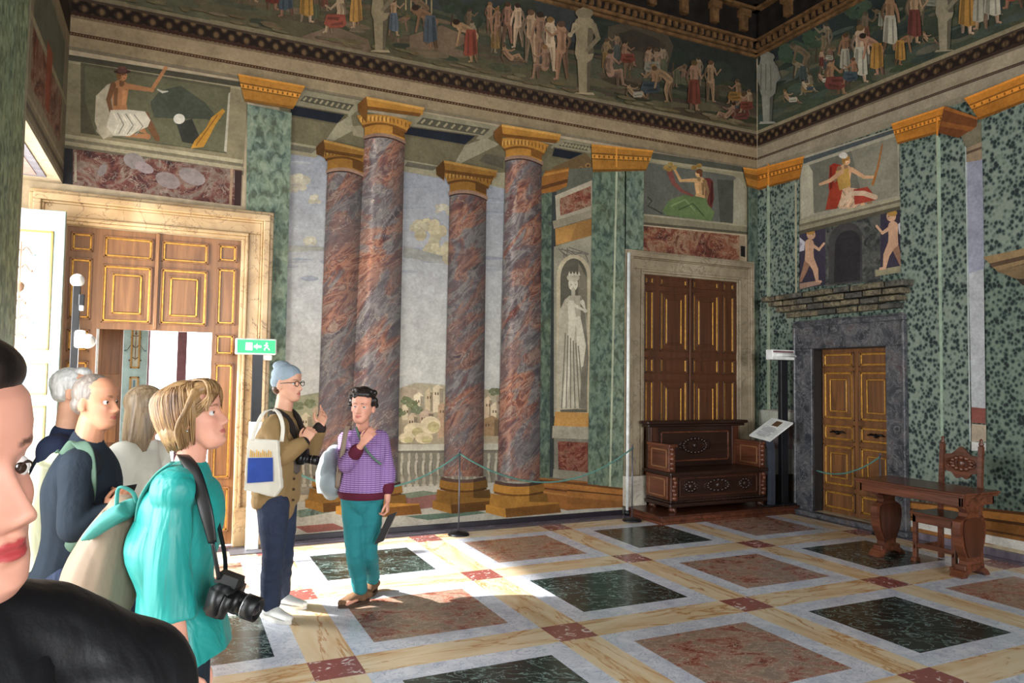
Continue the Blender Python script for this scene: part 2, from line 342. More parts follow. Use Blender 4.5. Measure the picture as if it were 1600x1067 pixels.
# ================================================================ FRESCOES: flat paint on the walls
STEP = .00004; RJ = random.Random(5)
class Paint:
    """flat painted shapes on a wall, given as points read off the photograph and laid on the wall's own plane"""
    def __init__(s, plane, lift=0.0, mute=0.0, mcol=(84, 78, 62)): s.step = STEP; s.clip = None; s.mute = mute; s.mcol = mcol; s.pl = plane; s.v = []; s.f = []; s.mi = []; s.mats = []; s.cols = []; s.k = 0; s.lift = lift
    def P(s, p, off):
        x, y = p
        if s.pl == 'B': w = onY(x, y); return (w.x, YB-off, w.z)
        if s.pl == 'R': w = onX(x, y); return (XR-off, w.y, w.z)
        w = onX(x, y, XL); return (XL+off, w.y, w.z)
    def poly(s, pts, col=(255, 255, 255), m='fresco_paint', same=False, k=1.0):
        if not same: s.k += 1
        if s.clip: pts = [s.clip(*p) for p in pts]
        off = .0015+s.lift+s.k*s.step; b = len(s.v); s.v += [s.P(p, off) for p in pts]
        if m not in s.mats: s.mats.append(m)
        if len(pts) > 3: tr = tessellate_polygon([[Vector((p[0], p[1], 0)) for p in pts]])
        else: tr = [(0, 1, 2)]
        for t in tr:
            (x0, y0), (x1, y1), (x2, y2) = [pts[i][:2] for i in t]
            if (x1-x0)*(y2-y0)-(x2-x0)*(y1-y0) > 0: t = t[::-1]
            s.f.append([b+i for i in t]); s.mi.append(s.mats.index(m))
        if s.mute and m == 'fresco_paint':
            mu = lambda c: tuple(lerp(v, w, s.mute) for v, w in zip(c, s.mcol))
            col = [mu(c) for c in col] if isinstance(col[0], (tuple, list)) else mu(col)
        if isinstance(col[0], (tuple, list)): s.cols += [rgb(*c, k) for c in col]
        elif m == 'fresco_paint' and not same: s.cols += [rgb(*col, k*RJ.uniform(.86, 1.12)) for _ in pts]
        else: s.cols += [rgb(*col, k)]*len(pts)
    def rect(s, tl, tr, br, bl, col=(255, 255, 255), m='fresco_paint', **kw): s.poly([tl, tr, br, bl], col, m, **kw)
    def stroke(s, pts, w, col, m='fresco_paint', cap=True):
        """painted brush stroke with widths w (number or list)"""
        s.k += 1; n = len(pts); w = w if isinstance(w, (list, tuple)) else [w]*n; L = []; Rr = []
        for i, (x, y) in enumerate(pts):
            a = pts[max(i-1, 0)]; b = pts[min(i+1, n-1)]; dx, dy = b[0]-a[0], b[1]-a[1]; l = math.hypot(dx, dy) or 1
            L.append((x-dy/l*w[i]/2, y+dx/l*w[i]/2)); Rr.append((x+dy/l*w[i]/2, y-dx/l*w[i]/2))
        for i in range(n-1): s.poly([L[i], L[i+1], Rr[i+1], Rr[i]], col, m, same=True)
        if cap:
            for i in range(n): s.k += .3; s.disc(pts[i], w[i]/2, w[i]/2, col, m, same=True, n=10)
    def disc(s, c, rx, ry, col, m='fresco_paint', n=16, rot=0, same=False):
        cr, sr = math.cos(rot), math.sin(rot)
        s.poly([(c[0]+rx*math.cos(t)*cr-ry*math.sin(t)*sr, c[1]+rx*math.cos(t)*sr+ry*math.sin(t)*cr) for t in [2*math.pi*i/n for i in range(n)]], col, m, same=same)
    def obj(s, name, parent, label=None):
        me = bpy.data.meshes.new(name); me.from_pydata(s.v, [], s.f)
        for m in s.mats: me.materials.append(M[m])
        me.polygons.foreach_set('material_index', s.mi)
        ca = me.color_attributes.new('Col', 'FLOAT_COLOR', 'POINT'); flat = [c for q in s.cols for c in q]; ca.data.foreach_set('color', flat)
        me.update(); return child(name, me, parent, label)
def lerp(a, b, t): return a+(b-a)*t
def lp(p, q, t): return (lerp(p[0], q[0], t), lerp(p[1], q[1], t))
def jit(c, a=14):
    d = random.uniform(-a, a); return tuple(max(4, min(250, v+d+random.uniform(-a*.3, a*.3))) for v in c)
# horizontal lines of the back wall, by height read at the corner (x=1183) -> y at any x
def yb(x, y0):
    z = zc(y0); w = onY(x, 300); d = Vector((w.x, YB, z))-CAM; return 533.5-FPX*d.dot(CU)/d.dot(_fw)
def yr(x, y0):
    z = zc(y0); w = onX(x, 300); d = Vector((XR, w.y, z))-CAM; return 533.5-FPX*d.dot(CU)/d.dot(_fw)
def band(p, y0, y1, x0, x1, col, m='fresco_paint'):
    f = yb if p.pl == 'B' else yr; n = 5; xs = [lerp(x0, x1, i/n) for i in range(n+1)]
    p.poly([(x, f(x, y0)) for x in xs]+[(x, f(x, y1)) for x in xs[::-1]], col, m)
SK = [(204, 164, 130), (190, 146, 112), (214, 180, 148), (168, 122, 92), (150, 108, 84)]
DR = [(148, 66, 50), (190, 134, 62), (86, 96, 116), (176, 168, 150), (120, 56, 50), (64, 76, 86), (206, 196, 176), (96, 104, 74)]
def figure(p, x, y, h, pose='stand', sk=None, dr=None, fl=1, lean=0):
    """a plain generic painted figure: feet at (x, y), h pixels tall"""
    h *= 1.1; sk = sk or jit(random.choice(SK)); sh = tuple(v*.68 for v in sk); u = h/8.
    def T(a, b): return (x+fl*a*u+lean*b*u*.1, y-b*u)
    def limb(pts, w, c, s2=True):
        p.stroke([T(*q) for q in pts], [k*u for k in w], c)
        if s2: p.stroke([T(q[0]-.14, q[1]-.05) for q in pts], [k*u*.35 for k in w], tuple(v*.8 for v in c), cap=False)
    if pose == 'stand':
        r = random.uniform(-.3, .5)
        limb([(-.35, 4.1), (-.5-r*.3, 2.1), (-.6-r, .15)], [.95, .65, .38], sh); limb([(.3, 4.1), (.45+r*.2, 2.1), (.5+r*.6, .1), (.9+r*.6, 0)], [1., .7, .4, .3], sk)
        limb([(0, 6.6), (0, 5.3), (0, 4.1)], [1.5, 1.15, 1.35], sk)
        a = random.choice(((1.2, 5.2, 2.0, 6.2), (1.1, 5.2, 1.3, 4.0), (1.4, 6.0, 2.3, 6.9)))
        limb([(-.75, 6.4), (-1.15, 5.2), (-.7, 4.1)], [.5, .42, .3], sh); limb([(.7, 6.4), a[:2], a[2:]], [.5, .42, .3], sk)
        hd = (.15, 7.35)
    elif pose == 'sit':
        limb([(0, 2.2), (1.9, 2.6), (2.3, .2), (2.8, 0)], [1.3, .9, .5, .3], sk); limb([(0, 2), (1.4, 1.9), (1.3, .1)], [1.2, .9, .5], sh)
        limb([(-.1, 5), (-.2, 3.6), (0, 2.2)], [1.5, 1.2, 1.5], sk); limb([(-.7, 4.8), (-1.1, 3.4), (-.5, 2.4)], [.5, .42, .3], sh); limb([(.6, 4.8), (1.5, 4.0), (2.4, 4.6)], [.5, .42, .3], sk)
        hd = (.15, 5.9)
    elif pose == 'lie':
        limb([(-.4, 1.1), (1.4, 1.9), (2.6, .3), (3.1, .2)], [1.2, .8, .5, .3], sk); limb([(-.3, .9), (1.6, .8), (3.4, .1)], [1.1, .7, .4], sh)
        limb([(-2.0, 3), (-1.4, 2.0), (-.4, 1.1)], [1.4, 1.2, 1.3], sk); limb([(-2.4, 2.8), (-2.8, 1.5), (-2.2, .4)], [.5, .42, .3], sh); limb([(-1.5, 3), (-.4, 2.9), (.4, 3.3)], [.5, .4, .3], sk)
        hd = (-2.2, 4)
    else:   # bending forward
        limb([(-.6, 3.8), (-.5, 2), (-.9, .1)], [1.1, .7, .4], sh); limb([(-.4, 3.8), (.2, 2.1), (-.1, .1), (.3, 0)], [1.1, .7, .4, .3], sk)
        limb([(1.6, 5.3), (.6, 4.9), (-.5, 3.9)], [1.4, 1.2, 1.3], sk); limb([(1.6, 5.1), (1.9, 3.8), (2.2, 2.5)], [.5, .42, .3], sk); hd = (2.4, 5.8)
    p.disc(T(*hd), .52*u, .62*u, sk); p.disc(T(hd[0]-.12, hd[1]+.25), .55*u, .45*u, jit(random.choice([(92, 64, 44), (54, 40, 34), (140, 104, 64)])))
    if dr:
        d2 = tuple(v*.72 for v in dr)
        if pose in ('stand', 'bend'):
            q = [T(-.7, 4.9), T(.75, 4.9), T(1.0, 3), T(1.1, 1.0), T(.2, .8), T(-1.0, 1.2), T(-.9, 3.2)]; p.poly(q, dr); p.poly([T(-.6, 4.6), T(-.2, 4.6), T(-.3, 1), T(-.9, 1.2)], d2); p.poly([T(.3, 4.4), T(.5, 4.4), T(.6, 1), T(.35, 1)], d2)
        elif pose == 'sit':
            p.poly([T(-.9, 3), T(.4, 3.1), T(2.2, 3.1), T(2.7, 1.4), T(1.6, .7), T(-.6, .8), T(-1.2, 1.4)], dr); p.poly([T(0, 2.6), T(2.0, 2.6), T(2.2, 2.2), T(.2, 2.0)], d2); p.poly([T(-.6, 1.9), T(1.5, 1.4), T(1.4, 1.1), T(-.6, 1.3)], d2)
        else:
            p.poly([T(-.9, 1.9), T(.6, 2.1), T(1.9, 2.0), T(1.7, .6), T(-.8, .4)], dr); p.poly([T(-.5, 1.2), T(1.5, 1.4), T(1.5, 1.0), T(-.5, .8)], d2)
def blob(p, c, r, col, n=9, lobes=7, sq=.6):
    for i in range(lobes):
        a = 2*math.pi*i/lobes+random.random(); p.disc((c[0]+r*.6*math.cos(a), c[1]+r*.6*sq*math.sin(a)), r*random.uniform(.4, .6), r*sq*random.uniform(.4, .65), jit(col, 9), n=n)
def tree(p, x, y, h, col=(58, 66, 46)):
    p.stroke([(x, y), (x+2, y-h*.6)], [3, 2], (70, 54, 40)); blob(p, (x, y-h*.8), h*.45, col, sq=.8)
def herm(p, x, ytop, ybot, col=(196, 176, 146), female=True, hooded=False):
    """painted stone term: figure above, tapering pedestal below"""
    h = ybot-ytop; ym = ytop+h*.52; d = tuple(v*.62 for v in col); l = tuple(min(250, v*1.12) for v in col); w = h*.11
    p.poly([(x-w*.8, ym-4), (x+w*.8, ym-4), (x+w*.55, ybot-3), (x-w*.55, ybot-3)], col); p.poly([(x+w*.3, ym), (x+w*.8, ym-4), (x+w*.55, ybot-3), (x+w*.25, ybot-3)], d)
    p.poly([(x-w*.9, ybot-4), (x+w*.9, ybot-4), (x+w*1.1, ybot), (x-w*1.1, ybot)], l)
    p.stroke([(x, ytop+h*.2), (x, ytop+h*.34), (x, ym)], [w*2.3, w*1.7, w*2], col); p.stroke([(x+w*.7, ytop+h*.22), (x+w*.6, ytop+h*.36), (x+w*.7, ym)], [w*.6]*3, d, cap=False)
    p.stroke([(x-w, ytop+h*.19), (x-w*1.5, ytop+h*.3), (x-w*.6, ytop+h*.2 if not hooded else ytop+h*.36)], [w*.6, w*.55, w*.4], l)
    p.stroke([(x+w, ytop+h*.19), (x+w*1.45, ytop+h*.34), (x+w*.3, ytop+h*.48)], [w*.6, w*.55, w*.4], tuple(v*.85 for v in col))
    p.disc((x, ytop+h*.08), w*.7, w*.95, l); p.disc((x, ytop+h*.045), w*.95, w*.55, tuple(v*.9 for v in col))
    if hooded: p.poly([(x-w*.8, ytop+h*.02), (x+w*.5, ytop), (x+w*1.3, ytop+h*.3), (x+w, ym+5), (x-w*.3, ym+16), (x-w*1.4, ytop+h*.35)], col)
    for k in (-.8, -.2, .4):
        if hooded: p.stroke([(x+k*w, ytop+h*.15), (x+k*w*1.1, ym)], 1.2, d, cap=False)

# ---- FRIEZE, back wall
f = Paint('B', 0, .3); f.step = .00002; X0, X1 = 97, 1183; f.clip = lambda x, y: (min(max(x, 97), 1183), min(y, yb(x, 206.5)))
band(f, 91, 207, X0, X1, (70, 72, 58)); 
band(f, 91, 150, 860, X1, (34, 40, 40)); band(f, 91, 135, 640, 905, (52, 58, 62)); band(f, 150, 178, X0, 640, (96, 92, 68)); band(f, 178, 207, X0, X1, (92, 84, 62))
for i in range(150):       # rolling ground and rocks
    x = random.uniform(120, 1170); y0 = random.uniform(135, 200); c = random.choice([(84, 84, 60), (70, 74, 54), (104, 90, 68), (120, 98, 78), (58, 66, 52), (88, 76, 60)])
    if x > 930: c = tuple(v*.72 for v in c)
    f.disc((x, yb(x, y0)), random.uniform(16, 44), random.uniform(3, 7), jit(c, 8), rot=.2)
f.poly([(190, 0), (300, 0), (330, 40), (300, 62), (200, 40)], (96, 96, 74)); f.poly([(470, 58), (520, 40), (575, 62), (582, 84), (500, 76)], (134, 108, 88)); f.poly([(640, 56), (690, 40), (740, 62), (700, 80), (640, 74)], (140, 112, 90))
for k in range(6): f.stroke([(634+k*8, 0), (634+k*8, 16+k*1.2)], 2.2, (196, 172, 124), cap=False)
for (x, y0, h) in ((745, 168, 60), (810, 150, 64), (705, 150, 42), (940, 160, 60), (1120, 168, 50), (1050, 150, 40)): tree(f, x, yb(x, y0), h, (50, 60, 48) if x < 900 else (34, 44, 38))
f.poly([(948, yb(948, 150)), (950, 42), (985, 33), (1040, 50), (1052, 72), (1040, yb(1040, 150))], (72, 62, 50)); f.poly([(958, 78), (962, 54), (990, 46), (1030, 62), (1036, 84)], (52, 44, 38))
# far groups, faint
f.mute = .55; rf = random.Random(21)
for i in range(34):
    x = rf.uniform(200, 1165)
    if min(abs(x-593), abs(x-911)) < 22: continue
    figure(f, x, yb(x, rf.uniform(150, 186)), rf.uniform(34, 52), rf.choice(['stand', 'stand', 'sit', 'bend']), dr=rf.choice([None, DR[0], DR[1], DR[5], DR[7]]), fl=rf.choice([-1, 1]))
# robed people on the left stretch
f.mute = .25
for x, y0, h, ps, d, fl in ((268, 170, 60, 'stand', 0, 1), (300, 176, 62, 'bend', 2, 1), (425, 180, 74, 'stand', 4, 1), (447, 184, 76, 'stand', 5, -1), (478, 186, 76, 'stand', 1, 1), (530, 190, 66, 'sit', 0, -1), (395, 176, 60, 'stand', 6, 1), (556, 180, 70, 'stand', 1, -1),
        (672, 186, 76, 'bend', 5, -1), (735, 192, 74, 'bend', 0, -1), (350, 170, 50, 'sit', 3, 1), (232, 165, 50, 'stand', 7, -1), (614, 180, 52, 'stand', 2, 1)):
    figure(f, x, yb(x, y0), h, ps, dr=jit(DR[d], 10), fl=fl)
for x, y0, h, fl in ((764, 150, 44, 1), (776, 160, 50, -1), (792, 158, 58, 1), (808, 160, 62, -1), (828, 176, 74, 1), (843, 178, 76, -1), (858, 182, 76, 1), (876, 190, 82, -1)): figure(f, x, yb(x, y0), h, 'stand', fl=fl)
for x, y0, h, ps, d, fl in ((800, 182, 46, 'lie', None, 1), (850, 194, 58, 'sit', None, -1), (952, 184, 62, 'sit', None, 1), (975, 152, 44, 'sit', 0, 1), (1012, 158, 50, 'sit', 3, 1), (1020, 188, 58, 'sit', 5, -1), (1040, 190, 62, 'bend', None, -1),
        (1082, 194, 70, 'stand', 0, 1), (1108, 176, 58, 'stand', None, 1), (1150, 170, 42, 'sit', 1, -1), (1160, 198, 52, 'sit', 4, -1), (1168, 180, 40, 'sit', 0, -1), (992, 196, 40, 'lie', 6, 1), (1130, 200, 44, 'lie', None, -1)):
    figure(f, x, yb(x, y0), h, ps, sk=jit((164, 126, 98)), dr=DR[d] and tuple(v*.8 for v in DR[d]) if d is not None else None, fl=fl)
for i in range(70):
    x = random.uniform(200, 1170); y0 = random.uniform(196, 205); f.disc((x, yb(x, y0)), random.uniform(6, 16), random.uniform(1.5, 3), jit((110, 96, 70), 14), rot=.2)
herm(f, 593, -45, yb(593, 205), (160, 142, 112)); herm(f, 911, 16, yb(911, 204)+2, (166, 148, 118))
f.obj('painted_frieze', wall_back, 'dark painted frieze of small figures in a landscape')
# ---- entablature bands
f = Paint('B', .001)
band(f, 205, 210, X0, X1, (126, 114, 90)); band(f, 210, 213, X0, X1, (74, 60, 48)); band(f, 213, 226, X0, X1, (200, 190, 180), 'fresco_patterned_band')
band(f, 225.5, 229, X0, X1, (62, 42, 34)); band(f, 229, 248, X0, X1, (156, 136, 108)); band(f, 229, 232, X0, X1, (116, 98, 76)); band(f, 247, 250.5, X0, X1, (72, 52, 38)); band(f, 250.5, 266, X0, X1, (150, 132, 104)); band(f, 262, 266, X0, X1, (124, 112, 92))
for i in range(150):
    x = lerp(X0, X1, i/150.); f.disc((x, yb(x, 228.5)), 1.8, 2, (66, 36, 26), n=6, same=i > 0)
for i in range(230):
    x = lerp(X0, X1, i/230.); f.disc((x, yb(x, 248.8)), 1.2, 1.2, (134, 100, 66), n=6, same=i > 0)
f.obj('painted_entablature', wall_back)
# ---- base fields: everything between the left and right piers (sky), and the piers
f = Paint('B', 0)
def sky(x):   # painted sky between floor of the loggia and the ceiling beams
    return x
f.poly([(440, 190), (865, 258), (865, 640), (436, 640)], [(138, 142, 154), (138, 142, 154), (190, 188, 180), (196, 192, 184)])
f.mute = .7; f.mcol = (152, 155, 161)
for i in range(46):
    x = random.uniform(445, 790); y = random.uniform(250, 440); f.disc((x, y), random.uniform(14, 40), random.uniform(1.6, 4.5), jit(random.choice([(160, 162, 170), (126, 130, 142), (172, 168, 158), (150, 152, 160)]), 7), rot=.03)
f.mute = .25
def cloud(c, r, col=(204, 192, 164)):
    for i in range(9): f.disc((c[0]+random.uniform(-r, r), c[1]+random.uniform(-r*.7, r*.7)), r*random.uniform(.3, .55), r*random.uniform(.28, .5), jit(tuple(v*.90 for v in col), 3))
    for i in range(5): f.disc((c[0]+random.uniform(-r*.6, r*.5), c[1]+random.uniform(-r*.6, r*.2)), r*.35, r*.32, jit(col, 2))
cloud((462, 285), 16); cloud((490, 310), 8); cloud((484, 378), 9); cloud((672, 360), 22, (198, 180, 136)); cloud((686, 390), 20, (196, 180, 140)); cloud((692, 326), 9); cloud((655, 352), 12, (190, 176, 140))
f.poly([(630, 384), (690, 400), (690, 412), (630, 402)], (150, 148, 138)); f.poly([(446, 384), (505, 386), (505, 392), (446, 394)], (164, 160, 146))
f.obj('painted_sky', wall_back)
# landscape and balustrade
f = Paint('B', .0065)
f.poly([(436, 640), (470, 618), (505, 612), (505, 700), (436, 720)], (150, 146, 120)); f.poly([(600, 622), (625, 606), (650, 598), (700, 602), (790, 612), (790, 700), (600, 700)], (168, 158, 134))
f.poly([(600, 640), (640, 628), (700, 636), (790, 640), (790, 700), (600, 700)], (158, 144, 120))
f.poly([(625, 608), (632, 604), (645, 606), (660, 610), (660, 622), (625, 624)], (176, 158, 136))
for (x, y, w, h, c) in ((628, 634, 14, 22, (196, 180, 152)), (646, 618, 16, 26, (206, 190, 164)), (664, 612, 12, 30, (190, 170, 142)), (676, 606, 16, 38, (204, 186, 160)), (684, 634, 14, 50, (178, 148, 120)), (636, 650, 16, 24, (186, 166, 140)), (655, 645, 22, 26, (172, 150, 126)), (756, 624, 12, 30, (196, 172, 144)), (766, 634, 14, 30, (206, 186, 158)), (775, 620, 12, 24, (170, 150, 132)), (755, 655, 26, 26, (150, 122, 92)),
        (445, 655, 14, 18, (184, 168, 140)), (470, 650, 16, 20, (196, 180, 150)), (488, 640, 14, 24, (178, 156, 130))):
    f.poly([(x, y), (x+w/2, y-6), (x+w, y+1), (x+w, y+h), (x, y+h)], jit(c, 5)); f.poly([(x+w*.65, y+1), (x+w, y+1), (x+w, y+h), (x+w*.65, y+h)], tuple(v*.72 for v in c))
    for k in range(2): f.poly([(x+3+k*4, y+7), (x+5+k*4, y+7), (x+5+k*4, y+11), (x+3+k*4, y+11)], (96, 80, 66))
for (x, y) in ((634, 626), (644, 632), (650, 640), (624, 645), (772, 612), (452, 640), (466, 634), (484, 630)): blob(f, (x, y), 9, (108, 112, 84), sq=.7)
for (x, y, rx, ry) in ((648, 672, 18, 12), (672, 664, 16, 14), (634, 684, 12, 8), (662, 684, 14, 9)): f.disc((x, y), rx, ry, jit((206, 188, 156), 5)); f.disc((x+rx*.3, y+3), rx*.6, ry*.6, (176, 164, 120))
for (a, b) in ((436, 506), (600, 792)):
    ys = lambda x, y0: y0-(x-620)*.01
    f.poly([(a, ys(a, 696)), (b, ys(b, 696)), (b, 765), (a, 775)], (124, 118, 104)); f.poly([(a, ys(a, 694)), (b, ys(b, 694)), (b, ys(b, 704)), (a, ys(a, 704))], (176, 170, 154)); f.poly([(a, ys(a, 704)), (b, ys(b, 704)), (b, ys(b, 708)), (a, ys(a, 708))], (108, 102, 90))
    x = a+5
    while x < b-4:
        y = 708; f.disc((x, y+22), 3.4, 12, (172, 164, 146)); f.disc((x, y+5), 2.2, 6, (164, 156, 138)); f.disc((x, y+42), 2.6, 8, (156, 148, 130)); f.disc((x+1.8, y+24), 1.4, 11, (112, 106, 94)); f.poly([(x-4, y+48), (x+4, y+48), (x+4, y+53), (x-4, y+53)], (168, 160, 142)); x += 11.3
    f.poly([(a, 762), (b, 759), (b, 772), (a, 774)], (140, 132, 116))
f.obj('painted_landscape', wall_back, 'painted hill town behind a stone balustrade')
# painted loggia floor
f = Paint('B', .0185)
f.poly([(428, 790), (600, 762), (800, 752), (975, 770), (975, 802), (428, 852)], (182, 176, 162))
for q, c, m in (([(445, 800), (505, 790), (530, 797), (470, 808)], (255, 255, 255), 'fresco_green_marble'), ([(460, 822), (520, 817), (542, 826), (480, 832)], (150, 96, 86), 'fresco_paint'), ([(600, 776), (680, 768), (730, 785), (640, 797)], (132, 92, 84), 'fresco_paint'),
        ([(632, 806), (742, 797), (760, 801), (668, 812)], (92, 112, 96), 'fresco_paint'), ([(700, 783), (770, 778), (788, 785), (722, 792)], (120, 118, 100), 'fresco_paint'), ([(735, 786), (790, 780), (800, 784), (760, 790)], (126, 84, 76), 'fresco_paint'), ([(862, 792), (915, 787), (935, 793), (885, 797)], (118, 80, 72), 'fresco_paint'), ([(620, 772), (660, 766), (690, 770), (640, 778)], (110, 118, 100), 'fresco_paint')): f.poly(q, c, m)
f.obj('painted_pavement', wall_back)
# coffered beams painted above the columns
f = Paint('B', .0072)
f.poly([(437, 152), (945, 240), (925, 268), (865, 262), (865, 300), (700, 262), (640, 252), (437, 222)], (112, 104, 80)); TL = (122, 114, 92)
def beam(a, b, c, d, col=(142, 134, 110)): f.poly([a, b, c, d], col)
beam((470, 140), (572, 160), (548, 182), (455, 166)); beam((640, 173), (785, 199), (758, 220), (628, 197)); beam((870, 215), (945, 229), (925, 240), (860, 232))
for (a, b, c, d) in (((476, 150), (553, 164), (545, 174), (468, 158)), ((660, 184), (765, 202), (755, 212), (650, 194)), ((880, 222), (925, 230), (918, 236), (872, 228))):
    f.poly([a, b, c, d], (84, 80, 66))
    for k in range(9):
        t = (k+.5)/9; p0 = lp(a, b, t); p1 = lp(d, c, t); f.stroke([lp(p0, p1, .2), lp(p0, p1, .8)], 3.2, (150, 140, 112), cap=False)
for (a, b, c, d) in (((454, 165), (538, 180), (527, 193), (454, 180)), ((632, 198), (742, 213), (726, 226), (632, 210)), ((866, 232), (910, 240), (890, 249), (862, 244))):
    f.poly([(a[0]-2, a[1]-2), (b[0]+6, b[1]-1), (c[0]+6, c[1]+3), (d[0]-2, d[1]+3)], (96, 88, 68)); f.poly([a, b, c, d], (30, 34, 42))
beam((527, 193), (548, 180), (552, 204), (500, 232), (150, 142, 118)); beam((726, 227), (760, 216), (780, 226), (706, 262), (150, 142, 118)); f.poly([(548, 198), (568, 196), (568, 216), (552, 212)], (140, 130, 106))
beam((452, 222), (512, 232), (492, 247), (447, 240), (146, 138, 114)); f.poly([(454, 226), (495, 233), (487, 240), (450, 234)], (98, 94, 80)); beam((632, 250), (700, 262), (684, 278), (630, 268), (146, 138, 114)); f.poly([(636, 253), (684, 261), (676, 267), (632, 260)], (98, 94, 80))
beam((764, 270), (790, 270), (790, 296), (760, 288), (146, 138, 114)); f.poly([(758, 240), (786, 246), (786, 264), (748, 252)], (90, 84, 70)); f.poly([(862, 262), (915, 240), (925, 252), (925, 262), (866, 292)], (110, 88, 60))
for k in range(5): f.disc((874+k*11, 279-k*5), 4.5, 4, (150, 116, 70)); f.disc((874+k*11, 279-k*5), 2.2, 2, (84, 62, 42))
f.obj('painted_coffers', wall_back)
# side wall of the loggia with niche and statue
f = Paint('B', .0205)
f.poly([(842, 268), (926, 262), (922, 790), (840, 785)], (96, 96, 84)); f.poly([(842, 300), (866, 300), (862, 745), (840, 745)], (200, 205, 200), 'fresco_green_marble'); f.poly([(861, 300), (868, 300), (864, 745), (857, 745)], (54, 58, 56))
f.poly([(866, 306), (924, 282), (924, 336), (868, 348)], (168, 158, 138)); f.poly([(873, 311), (922, 291), (922, 322), (874, 338)], (255, 230, 220), 'fresco_red_marble'); f.poly([(862, 346), (925, 328), (925, 340), (864, 358)], (146, 136, 116)); f.poly([(866, 358), (924, 342), (924, 368), (867, 384)], (172, 128, 72)); f.poly([(900, 348), (924, 342), (924, 368), (890, 377)], (146, 108, 62))
f.poly([(864, 386), (924, 368), (922, 662), (864, 650)], (150, 144, 126), 'fresco_paint')
for i in range(14): f.stroke([(868+random.random()*50, 384+random.random()*30), (872+random.random()*48, 396+random.random()*24)], 1.1, (92, 86, 80), cap=False)
arch = lambda cx, cy, rx, ry, yb_: [(cx-rx, yb_)]+[(cx+rx*math.cos(math.pi-t*math.pi/12), cy-ry*math.sin(math.pi-t*math.pi/12)) for t in range(13)]+[(cx+rx, yb_)]
f.poly(arch(895, 434, 27, 36, 650), (186, 174, 146)); f.poly(arch(895, 436, 21, 32, 644), (92, 88, 76)); f.poly([(902, 410), (916, 436), (916, 640), (902, 640)], (120, 112, 96))
st, sd, sl = (176, 168, 148), (118, 112, 98), (204, 196, 176)
f.poly([(880, 470), (888, 462), (905, 462), (912, 474), (915, 500), (918, 560), (914, 638), (872, 640), (869, 560), (872, 510)], st); f.poly([(905, 464), (912, 474), (918, 560), (914, 638), (904, 638), (908, 560)], sd)
f.stroke([(890, 470), (893, 500), (888, 560), (880, 636)], [10, 12, 8, 7], sl, cap=False); f.stroke([(902, 498), (907, 540), (906, 570)], [8, 14, 8], sl)
for k in range(6): f.stroke([(882+k*4, 520+k*4), (876+k*7, 638)], 1.8, sd, cap=False)
f.stroke([(884, 470), (874, 490), (872, 508)], [7, 6, 4], st); f.stroke([(908, 472), (913, 486), (898, 478), (892, 474)], [7, 6, 5, 4], sl); f.disc((894, 444), 7.5, 10.5, sl); f.disc((894, 434), 10, 6.5, st); f.stroke([(894, 452), (894, 462)], 6, st); f.disc((891, 445), 1, .8, sd); f.disc((898, 445), 1, .8, sd)
for k in range(4): f.poly([(886+k*5, 431), (888+k*5, 424), (890+k*5, 431)], sl)
f.poly([(866, 643), (918, 645), (918, 668), (864, 665)], (184, 138, 78)); f.poly([(862, 665), (921, 667), (920, 686), (861, 684)], (158, 150, 132)); f.poly([(864, 684), (920, 686), (919, 752), (864, 746)], (126, 120, 106)); f.poly([(870, 689), (917, 691), (917, 740), (871, 736)], (225, 180, 170), 'fresco_red_marble'); f.poly([(863, 732), (920, 738), (918, 752), (862, 746)], (140, 134, 118))
f.poly([(840, 746), (972, 756), (972, 792), (880, 796), (840, 775)], (150, 98, 50))
for k, c in enumerate(((110, 68, 36), (166, 112, 60), (96, 60, 34), (170, 118, 62))): f.poly([(840, 748+k*6), (972, 759+k*8), (972, 763+k*8), (840, 751+k*6)], c)
f.poly([(842, 286), (850, 268), (888, 262), (884, 292), (866, 300), (842, 304)], (146, 96, 46)); f.poly([(842, 292), (886, 280), (885, 286), (842, 298)], (96, 62, 34)); f.poly([(848, 272), (887, 264), (887, 268), (848, 276)], (176, 124, 62))
f.obj('painted_niche', wall_back, 'painted niche with a pale standing robed statue')
